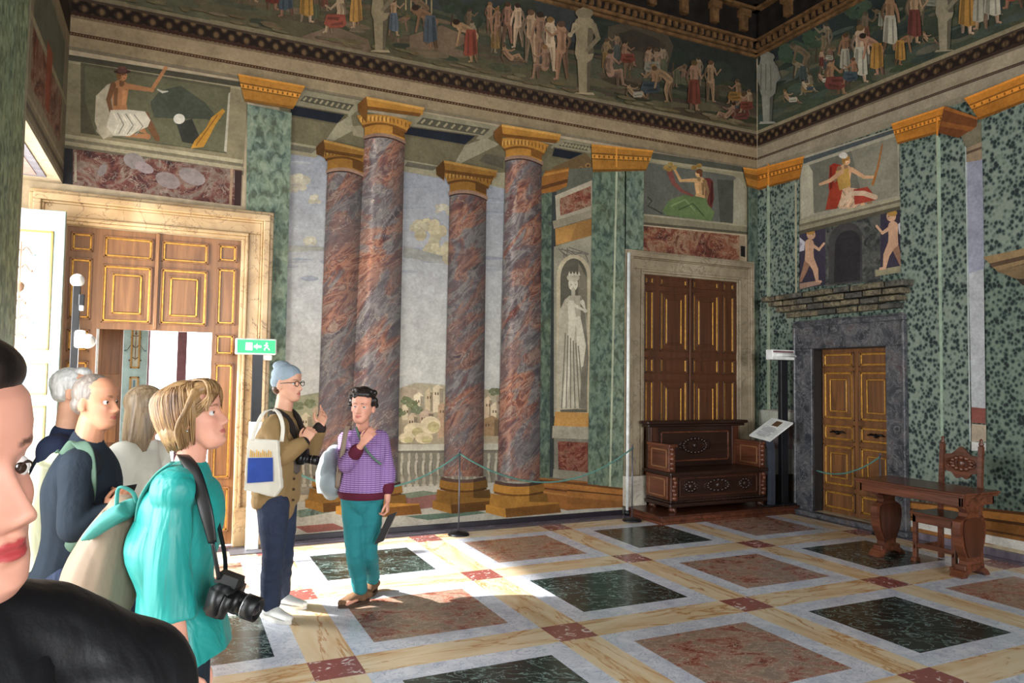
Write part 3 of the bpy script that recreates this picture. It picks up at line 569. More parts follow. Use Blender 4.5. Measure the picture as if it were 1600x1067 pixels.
# columns
def column(tl, tr, bl, br, basey, cap, rear=False, hi=.28, k=1.0, name='painted_column'):
    """tl,tr: shaft top; bl,br: shaft foot; cap=(xl,xr,ytop,yneck)"""
    f = Paint('B', .0195 if rear else .0235)
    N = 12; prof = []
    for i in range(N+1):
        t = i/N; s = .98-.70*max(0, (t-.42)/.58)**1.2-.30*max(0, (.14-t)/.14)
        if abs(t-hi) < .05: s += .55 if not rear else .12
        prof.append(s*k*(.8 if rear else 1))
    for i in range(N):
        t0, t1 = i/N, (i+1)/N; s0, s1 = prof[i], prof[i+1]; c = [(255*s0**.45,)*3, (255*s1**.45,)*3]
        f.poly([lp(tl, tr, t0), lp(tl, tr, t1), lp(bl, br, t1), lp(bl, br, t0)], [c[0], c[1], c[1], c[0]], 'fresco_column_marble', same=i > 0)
    w = tr[0]-tl[0]; xm = (tl[0]+tr[0])/2
    # astragal ring
    def sag(x0, x1, y, s, n=10): return [(lerp(x0, x1, i/n), y-s*(1-(2*i/n-1)**2)+(lerp(x0, x1, i/n)-x0)*.12) for i in range(n+1)]
    A = sag(tl[0]-2, tr[0]+2, tl[1], w*.12); B = sag(tl[0]-2, tr[0]+2, tl[1]+6, w*.12); f.poly(A+B[::-1], (146, 116, 98)); f.poly(sag(tl[0]-1, tr[0]+1, tl[1]+6, w*.12)+sag(tl[0]-1, tr[0]+1, tl[1]+8, w*.12)[::-1], (58, 42, 38))
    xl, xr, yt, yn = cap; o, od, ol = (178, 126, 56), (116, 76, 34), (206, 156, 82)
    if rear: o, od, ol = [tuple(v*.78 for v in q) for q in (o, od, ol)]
    # neck, echinus, abacus
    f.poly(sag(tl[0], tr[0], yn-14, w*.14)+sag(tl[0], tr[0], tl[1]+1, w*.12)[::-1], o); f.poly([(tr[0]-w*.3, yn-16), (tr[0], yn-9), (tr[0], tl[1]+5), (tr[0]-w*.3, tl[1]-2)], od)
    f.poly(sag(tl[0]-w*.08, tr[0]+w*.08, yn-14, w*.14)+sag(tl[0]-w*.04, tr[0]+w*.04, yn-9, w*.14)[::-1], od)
    f.poly(sag(tl[0]-w*.2, tr[0]+w*.2, yn-28, w*.1)+sag(tl[0]-w*.06, tr[0]+w*.06, yn-13, w*.13)[::-1], o)
    for i in range(13):
        t = (i+.5)/13; x = lerp(tl[0]-w*.14, tr[0]+w*.14, t); y = yn-20-w*.11*(1-(2*t-1)**2)+(x-tl[0])*.12; f.disc((x, y), w*.032, 4.5, ol if t < .6 else o); f.disc((x+w*.035, y+1), w*.014, 4, od)
    f.poly([(xl, yt+12), (xl+w*.22, yt), (xr, yt+w*.28), (xr-3, yt+w*.28+12), (xl+w*.22, yt+18), (xl+w*.24, yn-14), (xl+2, yt+22)], o)
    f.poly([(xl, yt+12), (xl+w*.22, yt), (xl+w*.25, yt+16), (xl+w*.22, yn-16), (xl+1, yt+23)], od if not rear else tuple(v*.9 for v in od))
    f.poly([(xl+w*.22, yt), (xr, yt+w*.28), (xr-1, yt+w*.28+4), (xl+w*.22, yt+4)], ol); f.poly([(xl+w*.24, yt+15), (xr-5, yt+w*.28+9), (xr-8, yt+w*.28+14), (xl+w*.25, yt+20)], od)
    # base: torus, plinth
    bw = br[0]-bl[0]; bx0, bx1 = bl[0], br[0]; y = bl[1]
    def sagd(x0, x1, y, s, n=10): return [(lerp(x0, x1, i/n), y+s*(1-(2*i/n-1)**2)) for i in range(n+1)]
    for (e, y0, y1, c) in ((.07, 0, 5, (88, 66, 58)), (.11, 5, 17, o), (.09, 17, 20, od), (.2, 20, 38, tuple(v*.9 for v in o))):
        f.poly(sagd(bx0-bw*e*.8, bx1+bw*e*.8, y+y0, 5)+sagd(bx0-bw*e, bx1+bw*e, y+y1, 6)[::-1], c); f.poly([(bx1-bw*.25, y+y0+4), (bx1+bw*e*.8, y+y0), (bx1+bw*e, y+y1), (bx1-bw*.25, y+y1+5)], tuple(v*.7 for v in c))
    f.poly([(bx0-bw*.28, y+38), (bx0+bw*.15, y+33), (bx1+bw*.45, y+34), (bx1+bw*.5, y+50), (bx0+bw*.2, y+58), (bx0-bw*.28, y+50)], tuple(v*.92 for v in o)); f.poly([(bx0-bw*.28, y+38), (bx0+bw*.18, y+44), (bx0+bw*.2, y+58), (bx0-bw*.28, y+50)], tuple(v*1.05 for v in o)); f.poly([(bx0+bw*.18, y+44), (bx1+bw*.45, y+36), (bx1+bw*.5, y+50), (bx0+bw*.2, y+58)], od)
    return f.obj(name, wall_back, 'painted marble column with ochre capital'+(' standing in the back row' if rear else ''))
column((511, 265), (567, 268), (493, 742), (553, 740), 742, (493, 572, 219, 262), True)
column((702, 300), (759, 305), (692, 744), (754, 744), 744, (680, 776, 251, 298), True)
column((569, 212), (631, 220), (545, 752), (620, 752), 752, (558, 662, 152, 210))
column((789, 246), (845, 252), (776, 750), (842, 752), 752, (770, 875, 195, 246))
# piers
NPIL = 0
def pilaster(q, cap, m='fresco_green_marble', edge=None, plane='B', parent=None, name='painted_pilaster', k=255, capm=(178, 122, 52), base=None, extra=None):
    global NPIL; NPIL += 1; f = Paint(plane, .027+NPIL*.0012 if plane == 'B' else .008+NPIL*.0012); f.poly(q, (k, k, k), m)
    if extra: f.poly(extra, (k, k, k), m, same=True)
    if edge: f.poly([(edge[0][0]-2, edge[0][1]), (edge[0][0]+2, edge[0][1]), (edge[1][0]+2, edge[1][1]), (edge[1][0]-2, edge[1][1])], (172, 178, 152))
    if edge and plane == 'B': f.poly([q[0], (edge[0][0]-1, edge[0][1]), (edge[1][0]-1, edge[1][1]), q[3]], (235, 240, 235), 'fresco_green_marble')
    if cap:
        a, b, c, d = cap   # outer top left/right, bottom right/left (neck)
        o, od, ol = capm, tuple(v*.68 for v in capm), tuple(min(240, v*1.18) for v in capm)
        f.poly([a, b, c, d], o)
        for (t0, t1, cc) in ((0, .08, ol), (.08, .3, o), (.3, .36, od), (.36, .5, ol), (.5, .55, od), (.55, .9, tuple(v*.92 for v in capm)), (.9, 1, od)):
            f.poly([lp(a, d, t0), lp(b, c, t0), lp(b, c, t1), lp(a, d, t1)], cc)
        n = 12
        for i in range(n): p0 = lp(lp(a, d, .43), lp(b, c, .43), (i+.5)/n); f.disc(p0, 1.6, 2.6, od, n=6)
        if edge: e = edge[0]; f.poly([(e[0]-1.2, lp(a, b, .4)[1]), (e[0]+1.2, lp(a, b, .4)[1]), (e[0]+1.2, e[1]), (e[0]-1.2, e[1])], ol)
    if base:
        a, b, c, d = base
        for (t0, t1, cc) in ((0, .1, (104, 66, 36)), (.1, .35, (166, 110, 56)), (.35, .42, (92, 58, 32)), (.42, .7, (156, 104, 54)), (.7, 1, (140, 92, 48))): f.poly([lp(a, d, t0), lp(b, c, t0), lp(b, c, t1), lp(a, d, t1)], cc)
    return f.obj(name, parent or wall_back)
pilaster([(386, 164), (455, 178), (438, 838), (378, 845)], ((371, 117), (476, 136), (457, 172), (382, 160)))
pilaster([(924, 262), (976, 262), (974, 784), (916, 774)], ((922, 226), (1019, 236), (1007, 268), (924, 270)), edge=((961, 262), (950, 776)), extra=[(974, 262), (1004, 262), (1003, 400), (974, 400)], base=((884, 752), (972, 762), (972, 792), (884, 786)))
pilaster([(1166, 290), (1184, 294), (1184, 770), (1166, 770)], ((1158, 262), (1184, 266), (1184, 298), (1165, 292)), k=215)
# ---- overdoor panels, back wall
def seated(p, base, u, skin, cloth, cloth2, facing=1, arm=((1.6, 3.2), (2.6, 4.4)), hat=None, hair=(120, 84, 50)):
    """large generic seated draped figure; base = hip point, u = head height in pixels"""
    def T(a, b): return (base[0]+facing*a*u, base[1]-b*u+a*facing*u*.1)
    sh = tuple(v*.7 for v in skin); hl = tuple(min(250, v*1.12) for v in skin)
    if cloth2: p.poly([T(-1.5, 2.7), T(-1.1, 3.0), T(-.4, 2.9), T(-.5, 1.2), T(.4, -.2), T(-1.3, -.6), T(-1.6, .8)], cloth2); p.poly([T(-1.5, 2.5), T(-1.3, 2.7), T(-1.2, 0), T(-1.45, .4)], tuple(v*.72 for v in cloth2))
    p.stroke([T(.2, 0), T(1.7, .55), T(2.6, -1.0)], [u*.9, u*.7, u*.4], sh); p.stroke([T(0, -.1), T(1.3, -.2), T(1.9, -.9), T(.4, -.95)], [u*.95, u*.75, u*.45, u*.3], skin)
    p.stroke([T(-.1, 2.4), T(-.15, 1.2), T(0, .1)], [u*1.25, u*1.0, u*1.15], skin); p.stroke([T(.25, 2.3), T(.15, 1.2)], [u*.35, u*.3], hl, cap=False); p.stroke([T(-.4, 2.4), T(-.45, 1.1)], [u*.3, u*.25], sh, cap=False)
    p.stroke([T(-.6, 2.6), T(-.95, 1.5), T(-.7, .4)], [u*.42, u*.36, u*.25], sh); p.stroke([T(.5, 2.6), T(*arm[0]), T(*arm[1])], [u*.42, u*.34, u*.24], skin); p.disc(T(*arm[1]), u*.16, u*.14, hl)
    d2 = tuple(v*.72 for v in cloth); dl = tuple(min(250, v*1.12) for v in cloth)
    p.poly([T(-.8, .75), T(.5, .9), T(1.7, .9), T(2.1, .3), T(1.9, -.2), T(1.2, -.55), T(.6, -1.0), T(-.6, -1.1), T(-1.1, -.5)], cloth)
    for k in range(6): p.stroke([T(-.6+k*.3, .6), T(-.2+k*.35, -.2), T(-.5+k*.3, -.9)], u*.09, d2 if k % 2 else dl, cap=False)
    p.stroke([T(.0, 2.7), T(.05, 3.0)], u*.36, sh); p.disc(T(.08, 3.35), u*.33, u*.42, skin); p.disc(T(.18, 3.32), u*.2, u*.3, hl); p.disc(T(-.02, 3.6), u*.38, u*.27, hair); p.disc(T(-.2, 3.3), u*.16, u*.3, hair)
    for q in ((.1, 3.4), (.28, 3.4)): p.disc(T(*q), u*.045, u*.03, (50, 34, 28), n=8)
    p.disc(T(.2, 3.14), u*.07, u*.03, (150, 70, 60), n=8)
    if hat: p.disc(T(.05, 3.62), u*.62, u*.16, tuple(v*.7 for v in hat)); p.disc(T(.05, 3.75), u*.36, u*.26, hat)
f = Paint('B', .002)
f.poly([(98, 84), (388, 130), (380, 262), (98, 216)], (134, 124, 98)); f.poly([(98, 84), (388, 130), (388, 138), (98, 93)], (74, 70, 58)); f.poly([(98, 93), (388, 138), (388, 142), (98, 97)], (158, 148, 120))
f.poly([(126, 98), (360, 136), (354, 240), (126, 208)], (88, 84, 66)); f.poly([(133, 103), (357, 140), (353, 238), (150, 210), (133, 160)], (98, 96, 74)); f.poly([(235, 160), (250, 142), (282, 134), (320, 160), (345, 190), (318, 186), (288, 186), (240, 184)], (70, 74, 62)); f.poly([(275, 192), (300, 186), (318, 228), (285, 222)], (56, 56, 50))
f.poly([(357, 146), (360, 144), (354, 238), (350, 236)], (176, 168, 150)); f.poly([(150, 205), (165, 150), (182, 128), (176, 214), (160, 216)], (150, 142, 122)); f.stroke([(246, 140), (254, 144), (262, 143)], [2, 4, 2], (176, 170, 156))
f.poly([(148, 190), (150, 150), (168, 132), (184, 128), (172, 150), (172, 185), (176, 208), (162, 218), (155, 208)], (178, 168, 146))
seated(f, (190, 190), 21.5, (164, 116, 80), (198, 190, 172), None, 1, arm=((2.2, 2.5), (3.2, 4.2)), hat=(96, 66, 60))
f.disc((280, 186), 9, 8, (214, 208, 194)); f.poly([(298, 232), (304, 220), (322, 200), (330, 184), (348, 170), (352, 174), (336, 196), (328, 212), (318, 230)], (186, 136, 56)); f.stroke([(306, 228), (340, 180)], 1.5, (130, 88, 38), cap=False)
for k, (y, c) in enumerate(((209, (166, 156, 128)), (215, (120, 112, 92)), (220, (156, 146, 120)), (226, (100, 94, 78)))): f.poly([(98, y), (380, y+41), (380, y+48), (98, y+7)], c)
f.poly([(98, 231), (378, 266), (376, 322), (98, 287)], (215, 215, 225), 'fresco_red_marble'); f.poly([(98, 231), (114, 233), (114, 289), (98, 287)], (48, 46, 48)); f.poly([(116, 238), (120, 238), (120, 284), (116, 284)], (150, 140, 124)); f.poly([(360, 264), (364, 264), (362, 320), (358, 320)], (158, 130, 106)); f.poly([(367, 266), (378, 268), (376, 322), (366, 321)], (60, 44, 42))
for (x, y, rx, ry) in ((160, 266, 6, 11), (210, 252, 18, 12), (225, 262, 16, 8), (300, 276, 22, 12), (262, 282, 20, 12)): f.disc((x, y), rx, ry, jit((132, 120, 118), 8), rot=.4)
f.obj('painted_overdoor_panel', wall_back, 'painted overdoor panel with a seated figure in a hat')
f = Paint('B', .002)
f.poly([(1004, 240), (1168, 266), (1168, 360), (1002, 350)], (146, 138, 112)); f.poly([(1018, 238), (1168, 262), (1168, 270), (1018, 248)], (84, 84, 74)); f.poly([(1012, 248), (1168, 270), (1168, 273), (1010, 252)], (160, 152, 124))
f.poly([(1006, 253), (1146, 275), (1163, 292), (1163, 352), (1004, 336)], (98, 98, 90)); f.poly([(1146, 282), (1152, 276), (1160, 284), (1164, 300), (1163, 352), (1145, 350)], (158, 152, 132)); f.poly([(1120, 280), (1146, 282), (1145, 350), (1125, 348)], (80, 80, 72))
f.poly([(1004, 334), (1172, 352), (1172, 367), (1004, 351)], (132, 124, 102)); f.poly([(1004, 334), (1172, 352), (1172, 355), (1004, 337)], (164, 156, 130)); f.poly([(1004, 347), (1172, 363), (1172, 367), (1004, 351)], (88, 82, 68))
f.poly([(1004, 353), (1155, 368), (1155, 408), (1004, 396)], (255, 235, 220), 'fresco_red_marble'); f.poly([(1155, 368), (1164, 369), (1164, 410), (1155, 409)], (160, 140, 116)); f.poly([(1157, 384), (1164, 385), (1164, 402), (1157, 400)], (30, 28, 28))
seated(f, (1092, 320), 14.5, (202, 160, 112), (98, 116, 74), (100, 50, 46), -1, arm=((2.0, 2.4), (2.9, 4.0)), hair=(104, 66, 44))
f.poly([(1034, 330), (1046, 312), (1066, 306), (1100, 312), (1116, 332), (1112, 346), (1040, 336)], (100, 118, 76)); f.stroke([(1048, 322), (1070, 312), (1086, 330)], 3, (128, 144, 96), cap=False); f.stroke([(1060, 328), (1082, 318), (1100, 338)], 2, (70, 86, 54), cap=False)
f.stroke([(1046, 268), (1052, 286), (1064, 298), (1082, 306)], [9, 7, 5, 3], (130, 78, 70)); 
for (x, y) in ((1040, 262), (1047, 257), (1053, 262), (1045, 265), (1084, 262), (1092, 259)): f.disc((x, y), 4.5, 3.5, jit((156, 124, 66), 10))
f.stroke([(1012, 308), (1018, 314), (1012, 322), (1024, 328), (1034, 334)], 2.4, (62, 66, 56))
f.obj('painted_overdoor_panel', wall_back, 'painted overdoor panel with a seated figure in green drapery')

# ================================================================ right wall frescoes
f = Paint('R', 0, .25, (70, 76, 64)); A, B_ = 1184, 1660; f.step = .00002; f.clip = lambda x, y: (max(x, 1184), min(y, yr(max(x, 1184), 206.5)))
band(f, 91, 207, A, B_, (52, 58, 50)); band(f, 150, 207, A, B_, (62, 68, 54)); band(f, 91, 120, A, 1400, (36, 44, 46))
for i in range(110):
    x = random.uniform(1200, 1620); y0 = random.uniform(110, 202); f.disc((x, yr(x, y0)), random.uniform(14, 36), random.uniform(3, 8), jit(random.choice([(58, 68, 50), (84, 82, 62), (48, 58, 52), (96, 92, 74), (70, 80, 72)]), 8), rot=-.35)
for (x, y0, h) in ((1240, 150, 50), (1275, 140, 44), (1340, 130, 50), (1420, 120, 60), (1560, 110, 60), (1600, 130, 60)): tree(f, x, yr(x, y0), h, (62, 80, 62))
f.mute = .55
for i in range(26):
    x = rf.uniform(1225, 1640)
    if abs(x-1478) < 20: continue
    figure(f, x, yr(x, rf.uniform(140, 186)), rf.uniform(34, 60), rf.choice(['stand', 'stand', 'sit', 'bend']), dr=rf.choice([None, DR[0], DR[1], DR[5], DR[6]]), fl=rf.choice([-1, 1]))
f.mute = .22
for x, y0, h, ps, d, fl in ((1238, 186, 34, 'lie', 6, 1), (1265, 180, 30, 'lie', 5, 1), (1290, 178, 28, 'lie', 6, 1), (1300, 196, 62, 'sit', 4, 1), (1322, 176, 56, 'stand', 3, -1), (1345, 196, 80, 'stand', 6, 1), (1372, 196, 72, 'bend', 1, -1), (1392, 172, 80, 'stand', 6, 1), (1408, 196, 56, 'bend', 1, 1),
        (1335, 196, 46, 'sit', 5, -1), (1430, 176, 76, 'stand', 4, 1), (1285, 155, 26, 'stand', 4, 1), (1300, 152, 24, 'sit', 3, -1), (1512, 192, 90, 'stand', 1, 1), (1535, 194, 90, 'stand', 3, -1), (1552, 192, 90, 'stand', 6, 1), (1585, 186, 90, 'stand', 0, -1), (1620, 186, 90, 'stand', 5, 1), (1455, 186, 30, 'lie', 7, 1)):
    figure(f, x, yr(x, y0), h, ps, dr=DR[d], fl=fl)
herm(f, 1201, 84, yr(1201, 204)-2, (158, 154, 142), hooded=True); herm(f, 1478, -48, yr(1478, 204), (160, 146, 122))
f.obj('painted_frieze', wall_right, 'dark painted frieze of small figures beside two pale terms')
f = Paint('R', .0012)
band(f, 205, 210, A, B_, (142, 130, 104)); band(f, 210, 213, A, B_, (74, 60, 48)); band(f, 213, 226, A, B_, (200, 190, 180), 'fresco_patterned_band'); band(f, 225.5, 229, A, B_, (58, 42, 36)); band(f, 229, 248, A, B_, (156, 142, 120)); band(f, 229, 232, A, B_, (112, 100, 82)); band(f, 247, 250.5, A, B_, (70, 58, 50)); band(f, 250.5, 266, A, B_, (154, 142, 122)); band(f, 262, 270, A, B_, (134, 124, 106))
for i in range(160): x = lerp(A, B_, i/160.); f.disc((x, yr(x, 248.8)), 1.1, 1.1, (110, 90, 70), n=6, same=i > 0)
f.obj('painted_entablature', wall_right)
# field of green marble with pier edges
f = Paint('R', .0)
for q in ([(1184, 268), (1262, 234), (1262, 806), (1184, 800)], [(1262, 234), (1400, 174), (1400, 524), (1262, 530)], [(1400, 174), (1660, 60), (1660, 860), (1400, 828)]): f.poly(q, (225, 232, 228), 'fresco_spotted_green', same=True)
f.poly([(1184, 640), (1250, 640), (1250, 800), (1184, 800)], (150, 140, 136)); f.poly([(1186, 640), (1245, 645), (1245, 668), (1186, 664)], (176, 176, 164)); f.poly([(1190, 664), (1245, 666), (1245, 706), (1190, 706)], (110, 96, 98)); f.poly([(1190, 700), (1245, 702), (1245, 742), (1186, 738)], (150, 146, 142)); f.poly([(1188, 742), (1250, 740), (1250, 802), (1188, 790)], (66, 52, 40))
f.poly([(1420, 782), (1660, 812), (1660, 862), (1420, 838)], (142, 96, 52))
for (a, b, c) in ((0, 4, (96, 62, 36)), (4, 14, (168, 112, 56)), (14, 18, (84, 54, 34)), (18, 30, (150, 100, 52)), (30, 33, (92, 60, 36)), (38, 50, (214, 210, 202))): f.poly([(1420, 782+a*.8), (1660, 806+a*1.35), (1660, 806+b*1.35), (1420, 782+b*.8)], c)
f.obj('painted_green_marble', wall_right)
f = Paint('R', .019)
def strip(x, xb, y0, y1, w=3, c=(152, 166, 144)): f.poly([(x-w/2, y0), (x+w/2, y0), (xb+w/2, y1), (xb-w/2, y1)], c)
strip(1202, 1202, 290, 640, 3.5); strip(1245, 1246, 285, 470, 3, (166, 162, 138)); strip(1469, 1474, 215, 690, 4.5, (150, 170, 150)); strip(1511, 1518, 230, 690, 2.5, (170, 180, 176))
f.poly([(1512, 254), (1537, 248), (1542, 640), (1520, 640)], (178, 180, 184)); f.poly([(1513, 254), (1537, 248), (1540, 420), (1515, 428)], (150, 152, 168)); f.poly([(1520, 636), (1542, 638), (1542, 662), (1520, 660)], (130, 78, 70)); f.poly([(1520, 662), (1543, 664), (1543, 690), (1520, 690)], (176, 160, 140)); f.poly([(1520, 690), (1543, 692), (1543, 704), (1520, 704)], (210, 208, 204))
f.poly([(1500, 205), (1535, 190), (1536, 222), (1512, 232)], (120, 112, 92)); f.poly([(1512, 232), (1536, 222), (1536, 250), (1512, 254)], (150, 130, 106)); f.poly([(1512, 238), (1536, 229), (1536, 233), (1512, 242)], (88, 72, 58))
f.poly([(1538, 402), (1660, 376), (1660, 396), (1560, 424)], (140, 116, 84)); f.poly([(1548, 412), (1660, 386), (1660, 392), (1552, 418)], (84, 66, 50)); f.poly([(1560, 424), (1660, 398), (1660, 440), (1590, 436)], (118, 98, 72)); f.poly([(1590, 436), (1660, 436), (1660, 446), (1600, 446)], (60, 52, 44))
f.obj('painted_pier_edges', wall_right)
pilaster([(1185, 296), (1250, 278), (1250, 520), (1185, 520)], ((1184, 264), (1258, 244), (1250, 280), (1184, 298)), 'fresco_spotted_green', edge=((1202, 290), (1203, 640)), plane='R', parent=wall_right, capm=(190, 122, 46))
pilaster([(1407, 228), (1511, 214), (1519, 780), (1412, 780)], ((1394, 194), (1478, 166), (1470, 208), (1404, 226)), 'fresco_spotted_green', edge=((1466, 212), (1474, 690)), plane='R', parent=wall_right, capm=(190, 122, 46))
f = Paint('R', .0205); f.poly([(1478, 166), (1530, 184), (1528, 198), (1500, 216), (1468, 208)], (112, 66, 36)); f.poly([(1478, 166), (1530, 184), (1530, 188), (1478, 172)], (160, 100, 48)); f.poly([(1474, 190), (1526, 200), (1518, 206), (1472, 198)], (136, 84, 42)); f.obj('painted_capital_side', wall_right)
pilaster([(1535, 190), (1660, 130), (1660, 380), (1540, 420)], ((1508, 154), (1660, 92), (1660, 138), (1532, 188)), 'fresco_spotted_green', plane='R', parent=wall_right, capm=(190, 122, 46))
# niche panel with seated figure
f = Paint('R', .002)
f.poly([(1250, 246), (1405, 198), (1406, 318), (1250, 352)], (158, 152, 134)); f.poly([(1256, 248), (1400, 201), (1400, 207), (1256, 256)], (78, 84, 86)); f.poly([(1264, 258), (1402, 212), (1404, 306), (1268, 334)], (112, 110, 98)); f.poly([(1252, 262), (1262, 254), (1270, 268), (1272, 335), (1252, 342)], (172, 166, 146)); f.poly([(1330, 236), (1402, 212), (1404, 306), (1350, 318)], (136, 132, 116))
seated(f, (1322, 308), 17, (206, 162, 124), (204, 170, 140), (156, 54, 40), 1, arm=((1.7, 2.0), (2.6, 2.1)), hair=(160, 118, 60))
f.poly([(1290, 328), (1296, 300), (1310, 278), (1320, 280), (1314, 310), (1308, 326)], (158, 62, 42)); f.poly([(1306, 268), (1326, 262), (1330, 290), (1312, 298)], (184, 146, 78)); f.stroke([(1316, 268), (1298, 282), (1282, 288)], [7, 6, 4], (204, 160, 124))
f.poly([(1334, 296), (1356, 292), (1366, 304), (1370, 312), (1336, 320)], (164, 66, 50)); f.stroke([(1316, 318), (1330, 302), (1350, 302), (1368, 308)], 8, (206, 178, 150))
f.stroke([(1364, 288), (1372, 262), (1379, 226)], [4, 3, 2], (160, 104, 54)); f.disc((1318, 243), 7, 5, (214, 208, 198))
for (a, c) in ((0, (162, 154, 130)), (5, (112, 104, 86)), (9, (150, 142, 118)), (15, (86, 80, 66))): f.poly([(1248, 346+a), (1410, 306+a), (1410, 312+a), (1248, 352+a)], c)
f.obj('painted_niche_panel', wall_right, 'painted panel with a seated figure holding a staff')
f = Paint('R', .002)
f.poly([(1250, 360), (1410, 322), (1412, 424), (1250, 452)], (58, 52, 66)); f.poly([(1290, 352), (1376, 330), (1376, 440), (1290, 448)], (220, 220, 215), 'fresco_dark_marble')
f.poly([(1295, 445)]+[(1321+26*math.cos(math.pi-t*math.pi/14), 374-26*math.sin(math.pi-t*math.pi/14)-(t-7)*.9) for t in range(15)]+[(1348, 440)], (66, 64, 64)); f.poly([(1303, 442)]+[(1325+20*math.cos(math.pi-t*math.pi/14), 380-20*math.sin(math.pi-t*math.pi/14)-(t-7)*.6) for t in range(15)]+[(1344, 438)], (48, 46, 48))
f.poly([(1243, 444), (1280, 438), (1283, 444), (1250, 452)], (158, 128, 112)); f.poly([(1368, 422), (1416, 414), (1416, 424), (1368, 432)], (146, 138, 112))
for (x, yt, yf, fl) in ((1265, 356, 440, 1), (1396, 326, 420, -1)):
    u = (yf-yt)/6.2; T = lambda a, b: (x+fl*a*u, yf-b*u)
    f.poly([T(-.5, 4.6), T(-1.5, 5.4), T(-1.9, 4.8), T(-1.3, 3.4), T(-.6, 3.6)], (190, 186, 194)); f.poly([T(-.8, 4.4), T(-1.5, 4.9), T(-1.2, 3.7)], (150, 146, 158))
    c = (196, 156, 128); d = (150, 112, 92)
    f.stroke([T(-.1, 2.6), T(-.5, 1.4), T(-1.0, .1)], [u*.85, u*.6, u*.35], d); f.stroke([T(.1, 2.6), T(.7, 1.4), T(.9, .1), T(1.3, 0)], [u*.9, u*.65, u*.36, u*.3], c)
    f.stroke([T(0, 4.4), T(0, 3.4), T(0, 2.6)], [u*1.05, u*.95, u*1.05], c); f.stroke([T(.2, 4.3), T(1.1, 3.7), T(1.7, 4.4)], [u*.45, u*.36, u*.25], c); f.disc(T(.2, 5.4), u*.5, u*.55, c); f.disc(T(.1, 5.75), u*.52, u*.35, (168, 128, 66))
    f.disc(T(.45, 5.4), u*.07, u*.06, (60, 40, 36), n=6)
f.obj('painted_arch_panel', wall_right, 'painted arch flanked by two small winged children')

# ruined block lintel above the small door: real stone relief
b = MB(); rs = random.Random(3)
def rw_(x, y): w = onX(x, y); return w.y, w.z
y1, zt = rw_(1206, 470); y0, zt2 = rw_(1430, 430); zt = (zt+zt2)/2
for row in range(4):
    n = 9-row; z1 = zt-.005-row*.075; z0 = z1-.07; ya = y1-row*.1; yb_ = y0+row*.04; 
    for k in range(n):
        p = lerp(yb_, ya, k/n); q = lerp(yb_, ya, (k+1)/n); dd = .2-row*.035+rs.uniform(-.02, .03)
        b.box((XR-dd, p+.008, z0+rs.uniform(0, .008)), (XR-.001, q-.006, z1-rs.uniform(0, .006)), 'ruin_stone' if (k+row) % 3 else 'ruin_stone_dark', .012)
stone('ruin_stone', [(.3, (62, 54, 44)), (.5, (104, 94, 74)), (.7, (136, 124, 96))], (48, 44, 38), 6, .8, .05, ns=9)
stone('ruin_stone_dark', [(.3, (48, 46, 42)), (.6, (88, 84, 74)), (.8, (110, 104, 90))], (40, 38, 36), 6, .8, .05, ns=9)
b.obj('trim_3', kind=S)
# dark breccia frame of the small door
DR_ = (-1.569, -.555, .06, 2.03)
b = MB(); fo = .25
for (a, c, u, v) in ((-1.79, -1.569, 0, 2.03), (-.555, -.30, 0, 2.03), (-1.79, -.30, 2.03, 2.38)):
    b.box((XR-.05, a, u), (XR-.0012, c, v), 'dark_breccia', .006)
b.box((XR-.075, -1.81, 2.30), (XR-.0011, -.28, 2.36), 'dark_breccia', .01)
for (a, c) in ((-1.81, -1.775), (-.315, -.28)): b.box((XR-.075, a, 0), (XR-.0011, c, 2.30), 'dark_breccia', .01)
b.box((XR-.12, -1.85, 0), (XR+.2, -.28, .058), 'dark_breccia', .01)
for (a, c_, u, v) in ((-1.569, -1.559, .06, 2.03), (-.566, -.555, .06, 2.03), (-1.569, -.555, 2.02, 2.03)): b.box((XR-.02, a, u), (XR+.118, c_, v), 'dark_reveal')
simple('dark_reveal', (44, 38, 36), .7)
b.obj('trim_4', kind=S)
# beige marble frame of the big door (stepped mouldings)
def frame(name, xl, xr, zt, w, steps, mat, y=YB, base=None, z0=0):
    b = MB(); 
    for (o, i, d) in steps:       # o,i: distance of the outer and inner edge of this fascia from the opening
        b.box((xl-o, y-d, z0), (xl-i, y-.001, zt+i), mat, .008); b.box((xr+i, y-d, z0), (xr+o, y-.001, zt+i), mat, .008); b.box((xl-o, y-d, zt+i), (xr+o, y-.001, zt+o), mat, .008)
    if base:
        for a, c in ((xl-w-.015, xl-.0), (xr, xr+w+.015)): b.box((a, y-.10, z0), (c, y-.0011, z0+.36), base, .01)
    return b.obj(name, kind=S)
frame('trim_5', -1.763, -.311, 2.92, .285, ((.285, .25, .055), (.25, .19, .095), (.19, .17, .06), (.17, .06, .045), (.06, .03, .065), (.03, 0, .05)), 'beige_marble', base='beige_marble')
frame('trim_6', 4.385, 5.87, 2.93, .29, ((.29, .26, .045), (.26, .20, .08), (.20, .185, .05), (.185, .06, .035), (.06, .03, .05), (.03, 0, .035)), 'beige_stone', base='base_stone', z0=.1)
# dark skirting along the painted wall and the right wall
b = MB(); b.box((-.02, YB-.03, 0), (4.08, YB-.0015, .055), 'black_skirting', .004); b.box((-.02, YB-.018, .055), (4.08, YB-.0015, .085), 'purple_stone'); b.obj('baseboard_back', kind=S)
b = MB(); b.box((XR-.035, YF, 0), (XR-.0012, -1.86, .07), 'purple_stone', .004); b.obj('baseboard_right', kind=S)

